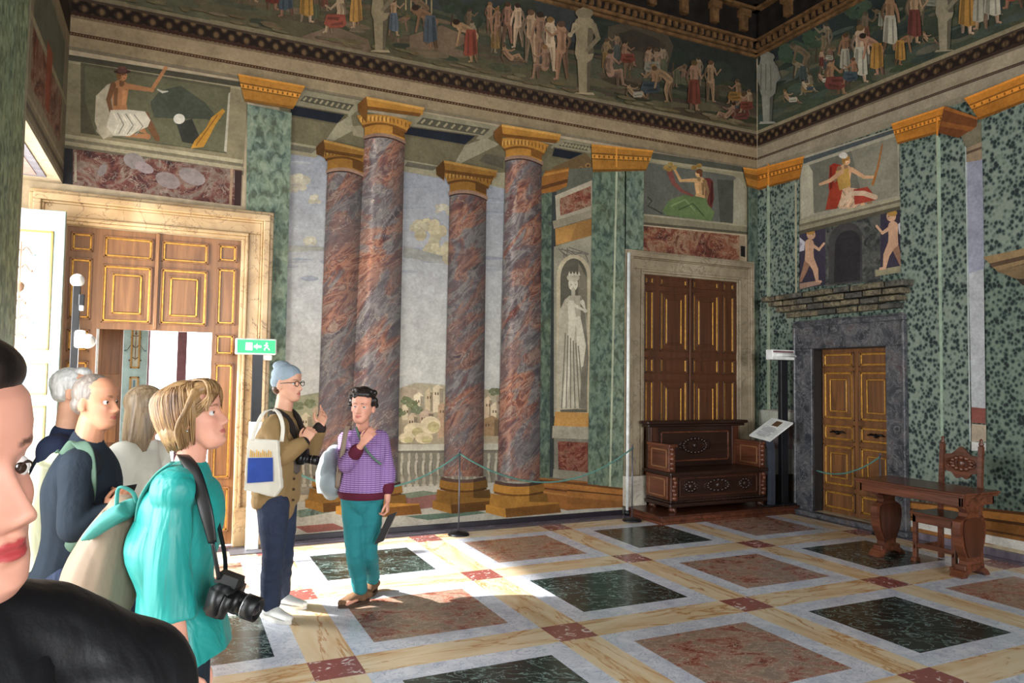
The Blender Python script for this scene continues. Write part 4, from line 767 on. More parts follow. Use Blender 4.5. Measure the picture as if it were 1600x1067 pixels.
# ================================================================ panelled wooden doors
def panelling(b, plane, face, panels, gold, wd, depth=.02, gold_sides='lrtb'):
    """raised panels with gilt mouldings; panels = (a0,a1,z0,z1); plane 'x' faces -Y, plane 'y' faces -X"""
    def bx(mb, d0, d1, a0, a1, z0, z1, m, bev=.003):
        if a1-a0 < .004 or z1-z0 < .004: return
        if plane == 'x': mb.box((a0, face-d1, z0), (a1, face-d0, z1), m, bev)
        else: mb.box((face-d1, a0, z0), (face-d0, a1, z1), m, bev)
    return bx
def door(name, plane, face, rect, panels, wd, gm, holes=(), mould=.03, label=None, gh=None):
    gh = gh or gm
    """structure door: board mesh + children door_panel (each with its gilt moulding)"""
    a0, a1, z0, z1 = rect; b = MB(); bx = panelling(b, plane, face, panels, gm, wd)
    cuts = sorted({a0, a1, *[h[0] for h in holes], *[h[1] for h in holes]})
    for p, q in zip(cuts, cuts[1:]):
        zs = [(z0, z1)]
        for h in holes:
            if h[0] <= p+1e-6 and h[1] >= q-1e-6: zs = [s for (u, v) in zs for s in ((u, min(v, h[2])), (max(u, h[3]), v)) if s[1]-s[0] > 1e-4]
        for (u, v) in zs: bx(b, -.045, 0, p, q, u, v, wd, 0)
    d = b.obj(name, kind=S)
    for (p, q, u, v, deep) in panels:
        m = MB(); g = mould
        bx(m, 0, .018, p, q, u, u+g*.45, wd); bx(m, 0, .018, p, q, v-g*.45, v, wd); bx(m, 0, .018, p, p+g*.45, u, v, wd); bx(m, 0, .018, q-g*.45, q, u, v, wd)
        g0 = g*.45
        for (aa, bb, cc, dd) in ((p+g0, q-g0, u+g0, u+g), (p+g0, q-g0, v-g, v-g0), (p+g0, p+g, u+g0, v-g0), (q-g, q-g0, u+g0, v-g0)): bx(m, 0, .012, aa, bb, cc, dd, gm if dd-cc > bb-aa else gh)
        if deep:
            e = g+min(q-p, v-u)*.13
            bx(m, -.002, .004, p+e-.02, q-e+.02, u+e-.02, v-e+.02, wd)
            for (aa, bb, cc, dd) in ((p+e, q-e, u+e, u+e+.016), (p+e, q-e, v-e-.016, v-e), (p+e, p+e+.016, u+e, v-e), (q-e-.016, q-e, u+e, v-e)): bx(m, 0, .016, aa, bb, cc, dd, gm if dd-cc > bb-aa else gh)
            bx(m, 0, .010, p+e+.02, q-e-.02, u+e+.02, v-e-.02, wd, .004)
        m.obj('door_panel', d)
    return d
def BX(x, y=450): return onY(x, y).x
def BZ(x, y): return onY(x, y).z
# big door at the left: fixed upper half, open wicket below
zz = lambda x, y: BZ(x, y)
pan = []
for (x0, x1) in ((-1.48, -1.075), (-1.005, -.60)):
    pan += [(x0, x1, 2.66, 2.86, False), (x0, x1, 2.07, 2.60, True)]
for (x0, x1) in ((-1.735, -1.56), (-.515, -.345)):
    pan += [(x0, x1, 2.70, 2.87, False), (x0, x1, 2.09, 2.64, False), (x0, x1, 1.80, 2.00, False), (x0, x1, .62, 1.72, False), (x0, x1, .12, .54, False)]
d1 = door('door_1', 'x', YB+.07, (-1.763, -.311, 0, 2.92), pan, 'door_wood', 'gilding', holes=(WICK,))
b = MB(); b.box((-1.055, YB+.03, 2.02), (-1.025, YB+.075, 2.915), 'door_wood', .004); b.obj('centre_bead', d1)
# wicket lining and mullion seen through it
# closed dark door behind the bench
pan = []
cols_ = [(BX(1006), BX(1020), False), (BX(1030), BX(1072), True), (BX(1081), BX(1121), True), (BX(1128), BX(1145), False)]
for (x0, x1, dp) in cols_:
    for (u, v) in ((2.80, 2.915), (1.98, 2.74), (1.70, 1.90), (.98, 1.62), (.2, .90)):
        pan.append((x0, x1, u, v, dp and v-u > .3))
d2 = door('door_2', 'x', YB-.012, (4.385, 5.87, .1, 2.93), pan, 'door_wood_dark', 'gilding', mould=.034, gh='door_wood_dark')  # only the lit upright mouldings gilt; unlit horizontals coloured as dark wood
b = MB(); b.box((BX(1076)-.012, YB-.04, .12), (BX(1076)+.012, YB-.012, 2.92), 'door_wood_dark', .004); b.obj('centre_bead', d2)
# small golden door in the right wall, deep in its frame
pan = []
for (p, q) in ((-1.54, -1.10), (-1.03, -.585)):
    pan += [(p, q, 1.80, 1.98, False), (p, q, 1.17, 1.76, True), (p, q, .92, 1.12, False), (p, q, .38, .88, True), (p, q, .1, .33, False)]
d3 = door('door_3', 'y', XR+.12, (-1.569, -.555, .06, 2.03), pan, 'door_wood_golden', 'gilding', mould=.04)
for yy in (-1.32, -.80):
    b = MB(); b.ball((XR+.10, yy, 1.02), (.016, .03, .026), 'dark_iron'); b.tube([(XR+.10, yy-.11, 1.02), (XR+.095, yy-.06, 1.035), (XR+.09, yy, 1.02), (XR+.095, yy+.06, 1.035), (XR+.10, yy+.11, 1.02)], [.006, .014, .012, .014, .006], 'dark_iron', 8); b.ball((XR+.08, yy, 1.02), .015, 'dark_iron'); b.obj('door_handle', d3)
# white conduit up the left side of the dark door frame
b = MB(); w0 = onY(974, 798).x; b.tube([(w0-.012, YB-.10, .04), (w0-.012, YB-.10, 3.16)], .02, 'white_plastic', 12); b.obj('trim_7', kind=S)
b = MB(); b.tube([(w0-.012, YB-.10, 0), (w0-.012, YB-.10, .06)], .035, 'black_metal', 12); b.obj('trim_8', kind=S)

# ================================================================ left wall: paint, soffit
class PW(Paint):       # same painter, points in wall metres (y, z)
    def P(s, p, off): return (XL+off, p[0], p[1]) if s.pl == 'L' else (p[0], YB-off, p[1])
    # the right wall's own metres: (y, z)
class PR(Paint):
    def P(s, p, off): return (XR-off, p[0], p[1])
f = PR('R'); ye = onX(1660, 500).y+.002; h = lambda y0: zc(y0)
for (u, v, col, m) in ((.1, h(268), (225, 232, 228), 'fresco_spotted_green'), (h(268), h(250.5), (154, 142, 122), 'fresco_paint'), (h(250.5), h(247), (70, 58, 50), 'fresco_paint'), (h(247), h(229), (156, 142, 120), 'fresco_paint'), (h(229), h(226), (58, 42, 36), 'fresco_paint'), (h(226), h(213), (200, 190, 180), 'fresco_patterned_band'), (h(213), h(205), (142, 130, 104), 'fresco_paint'), (h(205), h(91), (58, 64, 52), 'fresco_paint')):
    f.poly([(-12, u), (ye, u), (ye, v), (-12, v)], col, m)
f.poly([(-12, .1), (ye, .1), (ye, .42), (-12, .42)], (150, 98, 50)); f.obj('painted_wall_continuation', wall_right)
f = PW('L'); W_ = (200, 208, 198)
for (a, c, u, v) in ((-12, -5.3, 0, 4.65), (-3.35, -1.4, 0, 4.65), (-5.3, -3.35, 3.275, 4.65)): f.poly([(a, u), (c, u), (c, v), (a, v)], (290, 290, 270), 'fresco_green_marble')
f.poly([(-1.42, 3.275), (YB, 3.275), (YB, 4.65), (-1.42, 4.65)], (128, 118, 98)); f.poly([(-1.3, 3.55), (.1, 3.55), (.1, 3.95), (-1.3, 3.95)], (230, 220, 215), 'fresco_red_marble'); f.poly([(-1.3, 4.0), (.15, 4.0), (.15, 4.45), (-1.3, 4.45)], (96, 96, 80))
for (u, v, c) in ((3.275, 3.31, (150, 144, 126)), (3.36, 3.40, (92, 86, 74)), (3.44, 3.47, (148, 138, 116)), (3.97, 4.02, (150, 140, 112)), (4.62, 4.84, (52, 40, 32)), (4.5, 4.62, (150, 132, 104)), (4.84, 6.9, (78, 72, 60))): f.poly([(-12, u), (YB, u), (YB, v), (-12, v)], c) if u > 4.4 else f.poly([(-1.42, u), (YB, u), (YB, v), (-1.42, v)], c)
f.poly([(-1.1, 4.84), (-.9, 4.84), (-.9, 6.2), (-1.1, 6.2)], (166, 122, 60)); f.poly([(-.7, 3.6), (-.5, 3.6), (-.45, 4.1), (-.72, 4.1)], (140, 78, 58))
f.poly([(-1.47, 0), (-1.40, 0), (-1.40, 4.5), (-1.47, 4.5)], (150, 146, 124)); f.poly([(-1.80, 0), (-1.77, 0), (-1.77, 4.5), (-1.80, 4.5)], (120, 126, 104))
f.obj('painted_wall_panels', wall_left)
# coloured inset of the soffit over the left opening
b = MB(); b.box((XL-.55, -1.3, 3.262), (XL-.09, .16, 3.2745), 'soffit_grey'); b.box((XL-.51, -1.2, 3.256), (XL-.15, .08, 3.264), 'soffit_pink')
simple('soffit_grey', (120, 116, 124), .7); simple('soffit_pink', (170, 130, 122), .7); b.obj('soffit_panel', wall_left)
# ================================================================ white painted shutter leaf by the left opening
simple('shutter_white', (148, 170, 164), .45, .4); simple('shutter_gold', (160, 120, 58), .45, .5, .3); simple('shutter_panel', (170, 168, 150), .55); simple('grotesque_paint', (104, 78, 58), .7); simple('grotesque_blue', (92, 120, 132), .7)
def leaf(loc, w, h, rz, label, x_paint=True, group=None):
    t = empty('painted_shutter', loc, label, 'shutter', group, rz)
    b = MB(); b.box((-w, -.022, 0), (0, .022, h), 'shutter_white', .004); child('shutter_board', b.mesh('shutter_board'), t)
    for (z0, z1, kind) in ((h*.60, h*.94, 'g'), (h*.475, h*.565, 'b'), (h*.13, h*.445, 'g'), (h*.03, h*.11, 'b')):
        b = MB(); m = .03; x0, x1 = -w+.08, -.08
        b.box((x0, -.026, z0), (x1, -.021, z1), 'shutter_panel')
        for q in ((x0, x1, z0, z0+.02), (x0, x1, z1-.02, z1), (x0, x0+.02, z0, z1), (x1-.02, x1, z0, z1)): b.box((q[0], -.034, q[2]), (q[1], -.02, q[3]), 'shutter_gold', .003)
        cx = (x0+x1)/2; H = z1-z0
        if kind == 'g':
            for s in (-1, 1):
                for k in range(6):
                    zz_ = z0+H*(.12+.14*k); r = .03+.03*math.sin(k*1.7)
                    pts = [(cx+s*(.01+r*1.6*a), -.0285, zz_+r*.6*math.sin(a*5)) for a in [i/8 for i in range(9)]]
                    b.tube(pts, [.005-.0004*i for i in range(9)], 'grotesque_paint', 6, flat=(0, 0, 1)); b.ball(pts[-1], (.011, .003, .011), 'grotesque_blue' if k % 2 else 'grotesque_paint', seg=8, ring=6)
            b.lathe([(.002, 0), (.02, .01), (.012, .05), (.035, .08), (.04, .12), (.015, .15)], 'grotesque_paint', (cx, -.012, z0+H*.42), 12)
            b.box((cx-.004, -.0285, z0+H*.1), (cx+.004, -.026, z1-H*.1), 'grotesque_paint')
        else: b.box((x0+.04, -.0285, z0+.04), (x1-.04, -.026, z1-.04), 'grotesque_blue')
        child('shutter_panel', b.mesh('shutter_panel'), t)
    return t
q = onY(104, 331, .12)
leaf((q.x, .12, .02), .62, q.z-.02, math.radians(-6), 'white panelled shutter leaf painted with scrollwork, folded into the left opening')
# ---- the bright room seen through the wicket
b = MB(); Yn = YB+.35
b.box((-4.2, Yn, -.02), (2.0, Yn+4.2, -.001), 'white_marble'); fl2 = b.obj('floor_next_room', kind=S); fl2.name = 'floor_2'
b = MB(); b.box((-4.3, Yn+4.2, 0), (-1.30, Yn+4.35, 4), 'white_plaster'); b.box((.55, Yn+4.2, 0), (2.1, Yn+4.35, 4), 'white_plaster'); b.box((-1.30, Yn+4.2, 3.4), (.55, Yn+4.35, 4), 'white_plaster'); b.box((-4.3, Yn, 0), (-4.2, Yn+4.2, 4), 'white_plaster'); b.box((2.0, Yn, 0), (2.1, Yn+4.2, 4), 'white_plaster'); b.box((-4.3, Yn, 4), (2.1, Yn+4.35, 4.1), 'white_plaster'); b.obj('wall_next_room', kind=S).name = 'wall_2'
# window of that room: purple-brown mullion and bars
simple('mullion_brown', (120, 78, 80), .5)
def thr(x, y, Y): return onY(x, y, Y)
Yw = Yn+4.2
b = MB()
for (xa, xb) in ((223, 232), (275, 290)):
    a = thr(xa, 600, Yw-.06).x; c = thr(xb, 600, Yw-.06).x; b.box((a, Yw-.06, 0), (c, Yw+.04, 3.4), 'mullion_brown', .01)
b.obj('window_1', kind=S)
# wooden and white leaves standing open in the next room
t = wempty('open_door', (-1.42, 1.5, 0), 'golden brown wooden door leaf standing open, seen through the wicket of the big door', 'door')
xa, xb = thr(152, 600, 1.5).x, thr(190, 600, 1.5).x
b = MB(); b.box((xa, 1.48, 0), (xb, 1.53, 2.3), 'door_wood', .005); b.obj('door_leaf', t)
b = MB()
for k in range(3): b.box((xa+.03, 1.468, .2+k*.7), (xb-.03, 1.481, .75+k*.7), 'door_wood_golden', .004)
b.obj('door_panel', t)
pz = thr(229, 600, 2.6); pz0 = thr(190, 600, 2.6)
leaf((pz.x, 2.6, .02), pz.x-pz0.x, 2.75, 0, 'narrow white panelled leaf with gilt borders, seen through the wicket of the big door')

# ================================================================ furniture
# low wooden platform under the bench
t = MB(); t.box((4.11, -.353, 0), (6.235, .335, .03), 'walnut_flat', .004); t.box((4.125, -.34, .03), (6.23, .335, .075), 'walnut_flat', .003); t.box((4.10, -.365, .075), (6.238, .336, .1), 'walnut', .008)
t.obj('wooden_platform', None, 'low dark wooden platform under the carved bench', 'platform')
# carved chest bench
bx0, bx1, by0, by1 = 4.335, 5.80, -.22, .27; bz = .1
bench = wempty('carved_bench', (5.07, .05, bz), 'dark carved chest bench with box arms, standing before the tall dark door', 'bench')
def ornament(b, c, w, h, m, ax='x', n=16):
    """low carved wreath and scrolls on a face at c"""
    for k in range(n):
        a = 2*math.pi*k/n; p = (c[0]+w*.36*math.cos(a), c[1], c[2]+h*.36*math.sin(a)) if ax == 'x' else (c[0], c[1]+w*.36*math.cos(a), c[2]+h*.36*math.sin(a))
        b.ball(p, (.028, .014, .022) if ax == 'x' else (.014, .028, .022), m, seg=8, ring=6)
    for s in (-1, 1):
        for q in (-1, 1):
            pts = []
            for i in range(10):
                a = i/9*4.2; r = .5-.035*i; pts.append((c[0]+s*w*(.5-.28*i/9)*1.0, c[1], c[2]+q*h*.3*math.sin(a)*(1-i/12)) if ax == 'x' else (c[0], c[1]+s*w*(.5-.28*i/9), c[2]+q*h*.3*math.sin(a)*(1-i/12)))
            b.tube(pts, .010, m, 6)
    b.ball(c, (.04, .016, .04) if ax == 'x' else (.016, .04, .04), m, seg=10, ring=8)
b = MB(); b.box((bx0+.03, by0+.03, bz+.07), (bx1-.03, by1, .52), 'walnut_x', .006); b.box((bx0-.01, by0-.01, bz+.055), (bx1+.01, by1, bz+.10), 'walnut_x', .01); b.box((bx0+.01, by0+.01, bz+.10), (bx1-.01, by1, bz+.13), 'walnut_x', .008)
for k in range(46): b.ball((bx0+.02+k*.031, by0+.006, bz+.115), .009, 'walnut_x', seg=6, ring=5)
b.obj('chest', bench)
b = MB(); x0, x1 = bx0+.14, bx1-.14
for q in ((x0, x1, .27, .285), (x0, x1, .475, .49), (x0, x0+.015, .27, .49), (x1-.015, x1, .27, .49)): b.box((q[0], by0+.012, q[2]), (q[1], by0+.034, q[3]), 'walnut', .003)
ornament(b, ((x0+x1)/2, by0+.032, .38), .44, .17, 'walnut_x'); ornament(b, (x0+.18, by0+.032, .38), .2, .15, 'walnut_x', n=10); ornament(b, (x1-.18, by0+.032, .38), .2, .15, 'walnut_x', n=10); b.obj('front_panel', bench)
for xx in (bx0+.06, bx1-.06):
    b = MB(); b.box((xx-.05, by0+.004, .23), (xx+.05, by0+.04, .50), 'walnut', .006)
    for k in range(6): b.ball((xx+.01*math.sin(k*2), by0, .26+k*.045), (.034-.002*k, .026, .03), 'walnut_flat', seg=10, ring=8)
    b.obj('carved_pilaster', bench)
b = MB(); b.box((bx0-.02, by0-.03, .52), (bx1+.02, by1, .56), 'walnut_x', .01); b.obj('seat', bench)
b = MB(); b.box((bx0+.03, by1-.03, .56), (bx1-.03, by1+.03, 1.06), 'walnut_x', .005)
for q in ((bx0+.2, bx1-.2, .62, .64), (bx0+.2, bx1-.2, .97, .99), (bx0+.2, bx0+.22, .62, .99), (bx1-.22, bx1-.2, .62, .99)): b.box((q[0], by1-.045, q[2]), (q[1], by1-.025, q[3]), 'walnut_flat', .004)
ornament(b, ((bx0+bx1)/2, by1-.035, .81), .5, .24, 'walnut_x', n=20)
for xx in (bx0+.1, bx1-.1): b.box((xx-.055, by1-.05, .56), (xx+.055, by1-.02, 1.05), 'walnut', .005)
b.obj('backrest', bench)
b = MB(); b.box((bx0-.02, by1-.09, 1.05), (bx1+.02, by1+.04, 1.085), 'walnut_x', .01); b.box((bx0-.05, by1-.12, 1.085), (bx1+.05, by1+.04, 1.125), 'walnut_x', .012); b.obj('top_rail', bench)
for s, xx in ((-1, bx0), (1, bx1)):
    b = MB(); xa, xb = (xx, xx+.09) if s < 0 else (xx-.09, xx); b.box((xa, by0+.03, .56), (xb, by1-.05, .85), 'walnut_flat', .006); b.box((xa-.015, by0, .845), (xb+.015, by1-.05, .88), 'walnut_flat', .008)
    for fx in (xa-.004, xb-.004):
        for q in ((by0+.07, by1-.12, .60, .615), (by0+.07, by1-.12, .80, .815), (by0+.07, by0+.085, .60, .815), (by1-.135, by1-.12, .60, .815)): b.box((fx, q[0], q[2]), (fx+.008, q[1], q[3]), 'door_wood', .002)
    for k in range(5): b.ball(((xa+xb)/2, by0+.028, .60+k*.055), (.03, .024, .032), 'walnut_flat', seg=10, ring=8)
    b.obj('arm', bench)
    b = MB(); fx = xx-.004 if s < 0 else xx-.004
    b.box((fx-.006 if s < 0 else xx-.03, by0+.05, .24), (fx+.04 if s < 0 else xx+.006, by1-.03, .51), 'walnut_flat', .004)
    e = xx-.014 if s < 0 else xx+.006
    for q in ((by0+.09, by1-.09, .27, .285), (by0+.09, by1-.09, .465, .48), (by0+.09, by0+.105, .27, .48), (by1-.105, by1-.09, .27, .48)): b.box((e, q[0], q[2]), (e+.008, q[1], q[3]), 'door_wood', .002)
    b.obj('side_panel', bench)
for xx in (bx0+.07, bx1-.07):
    for yy in (by0+.05, by1-.06):
        b = MB(); b.lathe([(.02, 0), (.045, .01), (.05, .03), (.035, .055), (.045, .06)], 'walnut', (xx, yy, bz), 12); b.tube([(xx, yy-.03, bz+.015), (xx, yy-.06, bz+.012)], [.022, .012], 'walnut', 8); b.obj('foot', bench)

# walnut table with two lyre-shaped slab supports
tx0, tx1, ty0, ty1 = 5.06, 5.56, -3.15, -2.09
table = wempty('walnut_table', (5.3, -2.62, 0), 'brown walnut table on two vase-shaped slab supports, beside the right wall', 'table')
b = MB(); b.box((tx0, ty0, .692), (tx1, ty1, .715), 'walnut_flat', .008); b.box((tx0+.012, ty0+.012, .672), (tx1-.012, ty1-.012, .693), 'walnut_flat', .005); b.obj('tabletop', table)
b = MB(); b.box((tx0+.03, ty0+.04, .60), (tx0+.055, ty1-.04, .673), 'walnut_flat', .004); b.box((tx1-.055, ty0+.04, .60), (tx1-.03, ty1-.04, .673), 'walnut_flat', .004); b.box((tx0+.03, ty0+.04, .60), (tx1-.03, ty0+.065, .673), 'walnut_flat', .004); b.box((tx0+.03, ty1-.065, .60), (tx1-.03, ty1-.04, .673), 'walnut_flat', .004); b.obj('apron', table)
def lyre(yc):
    prof = [(.08, .12), (.095, .16), (.12, .2), (.155, .27), (.172, .35), (.175, .41), (.16, .46), (.115, .485), (.085, .50), (.075, .53), (.09, .56), (.15, .575), (.16, .60)]
    cx = 5.31; out = [(cx-w, yc-.035, z) for w, z in prof]+[(cx+w, yc-.035, z) for w, z in prof[::-1]]
    b = MB(); b.prism(out, (0, .07, 0), 'walnut_flat')
    b.prism([(cx-w*.78, yc-.045, z) for w, z in prof[1:8]]+[(cx+w*.78, yc-.045, z) for w, z in prof[1:8][::-1]], (0, .09, 0), 'walnut')
    b.box((cx-.13, yc-.05, .045), (cx+.13, yc+.05, .10), 'walnut_flat', .01); b.box((cx-.085, yc-.04, .09), (cx+.085, yc+.04, .13), 'walnut_flat', .006)
    for s in (-1, 1): b.prism([(cx+s*.06, yc-.055, .06), (cx+s*.10, yc-.055, .075), (cx+s*.15, yc-.055, .05), (cx+s*.185, yc-.055, .012), (cx+s*.185, yc-.055, 0), (cx+s*.12, yc-.055, 0), (cx+s*.09, yc-.055, .03), (cx+s*.04, yc-.055, .045)], (0, .11, 0), 'walnut_flat')
    b.box((cx-.17, yc-.05, .59), (cx+.17, yc+.05, .672), 'walnut_flat', .01)
    b.obj('slab_support', table)
lyre(-2.24); lyre(-3.03)
# chair behind the table
chair = wempty('carved_chair', (5.5, -2.68, 0), 'dark carved chair with a crested back, pushed under the walnut table', 'chair')
cx0, cx1, cy0, cy1 = 5.32, 5.69, -2.90, -2.50
b = MB(); b.box((cx0-.02, cy0-.015, .425), (cx1+.01, cy1+.015, .45), 'walnut_flat', .006); b.obj('seat', chair)
b = MB(); b.box((cx0, cy0+.0, .355), (cx0+.02, cy1, .426), 'walnut_flat', .003); b.box((cx1-.02, cy0, .355), (cx1, cy1, .426), 'walnut_flat', .003); b.box((cx0, cy0, .355), (cx1, cy0+.02, .426), 'walnut_flat', .003); b.box((cx0, cy1-.02, .355), (cx1, cy1, .426), 'walnut_flat', .003); b.obj('seat_rail', chair)
for (xx, yy, top) in ((cx0+.018, cy0+.018, .355), (cx0+.018, cy1-.018, .355)):
    b = MB(); b.box((xx-.018, yy-.018, .03), (xx+.018, yy+.018, top+.06), 'walnut_flat', .003); b.box((xx-.04, yy-.025, 0), (xx+.03, yy+.025, .035), 'walnut_flat', .006); b.obj('leg', chair)
for yy in (cy0+.02, cy1-.02):
    b = MB(); b.prism([(cx1-.02, yy-.019, 0), (cx1+.02, yy-.019, 0), (cx1+.018, yy-.019, .45), (cx1+.065, yy-.019, 1.06), (cx1+.03, yy-.019, 1.06), (cx1-.018, yy-.019, .45)], (0, .038, 0), 'walnut_flat')
    b.lathe([(.014, 0), (.02, .015), (.022, .03), (.012, .045), (.016, .06), (.004, .075)], 'walnut_flat', (cx1+.048, yy, 1.055), 10); b.obj('back_post', chair)
b = MB(); n = 24; top = []; bot = []
for i in range(n+1):
    t_ = i/n; y = lerp(cy0+.02, cy1-.02, t_); u = 2*t_-1
    top.append((y, .98+.035*max(0, math.cos(u*3.2))+.03*math.exp(-(u/.22)**2)-.02*u*u)); bot.append((y, .80-.045*math.cos(u*2.2)+.02*math.cos(u*12)*.6+.03*u*u))
xs = cx1+.035; b.prism([(xs, y, z) for y, z in top]+[(xs, y, z) for y, z in bot[::-1]], (.022, 0, 0), 'walnut_flat')
ornament(b, (xs-.002, (cy0+cy1)/2, .89), .26, .15, 'walnut_flat', 'y', 12); b.obj('carved_splat', chair)
for q in (((cx0+.01, cy0+.01, .13), (cx0+.028, cy1-.01, .17)), ((cx0, cy0+.01, .11), (cx1, cy0+.028, .15)), ((cx0, cy1-.028, .11), (cx1, cy1-.01, .15))):
    b = MB(); b.box(q[0], q[1], 'walnut_flat', .003); b.obj('stretcher', chair)

# rope barriers -------------------------------------------------------------------------------
def stanchion(x, y, h, label, r=.11):
    t = wempty('rope_stanchion', (x, y, 0), label, 'stanchion', None)
    b = MB(); b.lathe([(r, 0), (r, .012), (r*.9, .022), (r*.3, .03), (.012, .04)], 'black_metal', (x, y, 0), 32); b.obj('base', t)
    b = MB(); b.tube([(x, y, .03), (x, y, h)], .0075, 'grey_metal', 10); b.ball((x, y, h), .012, 'grey_metal', seg=10, ring=8); b.obj('post', t)
    b = MB(); pts = [(x+.016*math.cos(a), y, h-.03+.016*math.sin(a)) for a in [2*math.pi*i/10 for i in range(11)]]; b.tube(pts, .003, 'grey_metal', 6); b.obj('ring', t)
S1 = (1.843, .03); S2 = (4.00, -.12); S0 = (.05, -.05)
stanchion(*S1, .86, 'thin grey rope stanchion on a black disc, in front of the painted columns'); stanchion(3.955, -.01, .86, 'thin grey rope stanchion beside the wooden platform')
S3 = (6.03, -1.62); q4 = onX(1276, 735, XR-.09)
stanchion(*S3, .86, 'thin grey rope stanchion behind the walnut table', .09)
def rope(a, b_, sag, label):
    b = MB(); pts = []
    for i in range(25):
        t_ = i/24; pts.append((lerp(a[0], b_[0], t_), lerp(a[1], b_[1], t_), lerp(a[2], b_[2], t_)-sag*4*t_*(1-t_)))
    b.tube(pts, .009, 'green_cord', 8); b.obj('barrier_rope', None, label, 'rope')
rope((S0[0], S0[1], .80), (S1[0], S1[1], .83), .30, 'thin green barrier rope sagging behind the woman in the purple jumper')
rope((S1[0], S1[1], .83), (3.955, -.01, .83), .34, 'thin green barrier rope sagging between the middle stanchion and the platform')
rope(tuple(q4), (S3[0], S3[1], .83), .1, 'thin green barrier rope across the small golden door')
stanchion(*S0, .84, 'rope stanchion standing by the doorway, behind the man in the beanie')

# exit sign stand ------------------------------------------------------------------------------
simple('exit_green', (40, 172, 96), .4); sx, sy = -.16, .12
t = wempty('exit_sign_stand', (sx, sy, 0), 'tall post carrying a green and white exit sign, beside the big door frame', 'sign')
b = MB(); b.box((sx-.2, sy-.16, 0), (sx+.16, sy+.14, .012), 'grey_metal', .004); b.obj('base_plate', t)
zt = onY(399, 553, sy).z; b = MB(); b.box((sx-.045, sy-.03, 1.16), (sx+.045, sy+.03, zt), 'black_metal', .004); b.obj('post', t)
b = MB(); b.box((sx-.055, sy-.04, .012), (sx+.055, sy+.04, 1.18), 'white_plastic', .006); b.obj('lit_lower_post', t)  # lit lower part of the grey post, its brightness put in as white
xa, xb = onY(368, 540, sy-.05).x, onY(432, 540, sy-.05).x; z1, z0 = onY(400, 529, sy-.05).z, onY(400, 554, sy-.05).z
b = MB(); b.box((xa, sy-.07, z0), (xb, sy+.03, z1), 'white_plastic', .012); hb = b.obj('sign_housing', t)
t2 = NT('lit_exit_face', .4); t2.color(rgb(226, 240, 230)); t2.b.inputs['Emission Color'].default_value = (.8, 1, .88, 1); t2.b.inputs['Emission Strength'].default_value = 1.2; M['lit_exit_face'] = t2.m
t2 = NT('lit_exit_green', .4); t2.color(rgb(40, 180, 96)); t2.b.inputs['Emission Color'].default_value = (.04, .7, .25, 1); t2.b.inputs['Emission Strength'].default_value = .5; M['lit_exit_green'] = t2.m
m_ = .022; yf_ = sy-.0715
b = MB(); b.box((xa+m_*.6, yf_-.001, z0+m_*.6), (xb-m_*.6, yf_+.004, z1-m_*.6), 'lit_exit_green'); w_ = xb-xa; zc_ = (z0+z1)/2
b.box((xa+w_*.24, yf_-.003, zc_-.035), (xa+w_*.40, yf_, zc_+.035), 'lit_exit_face')   # doorway
b.box((xa+w_*.44, yf_-.003, zc_-.010), (xa+w_*.62, yf_, zc_+.010), 'lit_exit_face'); b.add([(xa+w_*.46, yf_-.003, zc_), (xa+w_*.52, yf_-.003, zc_+.03), (xa+w_*.52, yf_-.003, zc_-.03)], [(0, 1, 2)], 'lit_exit_face')
px_ = xa+w_*.74
b.ball((px_+.004, yf_-.002, zc_+.032), (.009, .003, .009), 'lit_exit_face', seg=10, ring=6)
for pts in ([(px_, zc_+.018), (px_+.004, zc_-.004)], [(px_+.004, zc_-.004), (px_-.014, zc_-.018), (px_-.012, zc_-.034)], [(px_+.004, zc_-.004), (px_+.018, zc_-.014), (px_+.03, zc_-.03)], [(px_, zc_+.018), (px_-.018, zc_+.008)], [(px_, zc_+.018), (px_+.018, zc_+.006)]):
    b.tube([(p[0], yf_-.002, p[1]) for p in pts], .0045, 'lit_exit_face', 6)
b.obj('sign_face', t)
b = MB(); b.box((xb-.14, sy-.02, z0-.05), (xb-.03, sy+.05, z0), 'white_plastic', .01); b.obj('lamp_bracket', t)
# camera pole at the left ------------------------------------------------------------------------
cy = -.35; q0 = onY(121, 447, cy); q1 = onY(112, 640, cy); px = (q0.x+q1.x)/2
t = wempty('camera_pole', (px, cy, 0), 'black pole carrying white security cameras, in front of the big door', 'camera pole')
b = MB(); b.box((px-.026, cy-.026, .02), (px+.026, cy+.026, q0.z), 'black_metal', .003); b.obj('pole', t)
b = MB(); b.box((px-.16, cy-.16, 0), (px+.16, cy+.16, .02), 'black_metal', .004); b.obj('base_plate', t)
def seccam(c, r, tgt, nm):
    c = Vector(c); b = MB(); b.ball(c, r, 'white_plastic', seg=20, ring=14); d = (Vector(tgt)-c).normalized(); b.lathe([(r*.8, 0), (r*.86, r*.55), (r*.7, r*.75)], 'white_plastic', c, 18, ax=d); o = b.obj(nm, t)
    b = MB(); b.lathe([(r*.55, r*.7), (r*.5, r*.85), (r*.2, r*.88)], 'black_metal', c, 16, ax=d); b.obj('lens', o)
seccam((px, cy, q0.z+.045), .052, (px+.6, cy-2, q0.z-.3), 'dome_camera'); c2 = onY(137, 533, cy-.04); seccam(c2, .058, (c2.x+.3, cy-2, c2.z-.6), 'dome_camera')
c3 = onY(128, 530, cy-.03); b = MB(); b.box((c3.x-.05, cy-.07, c3.z-.07), (c3.x+.03, cy-.02, c3.z+.07), 'white_plastic', .02); b.obj('junction_box', t)
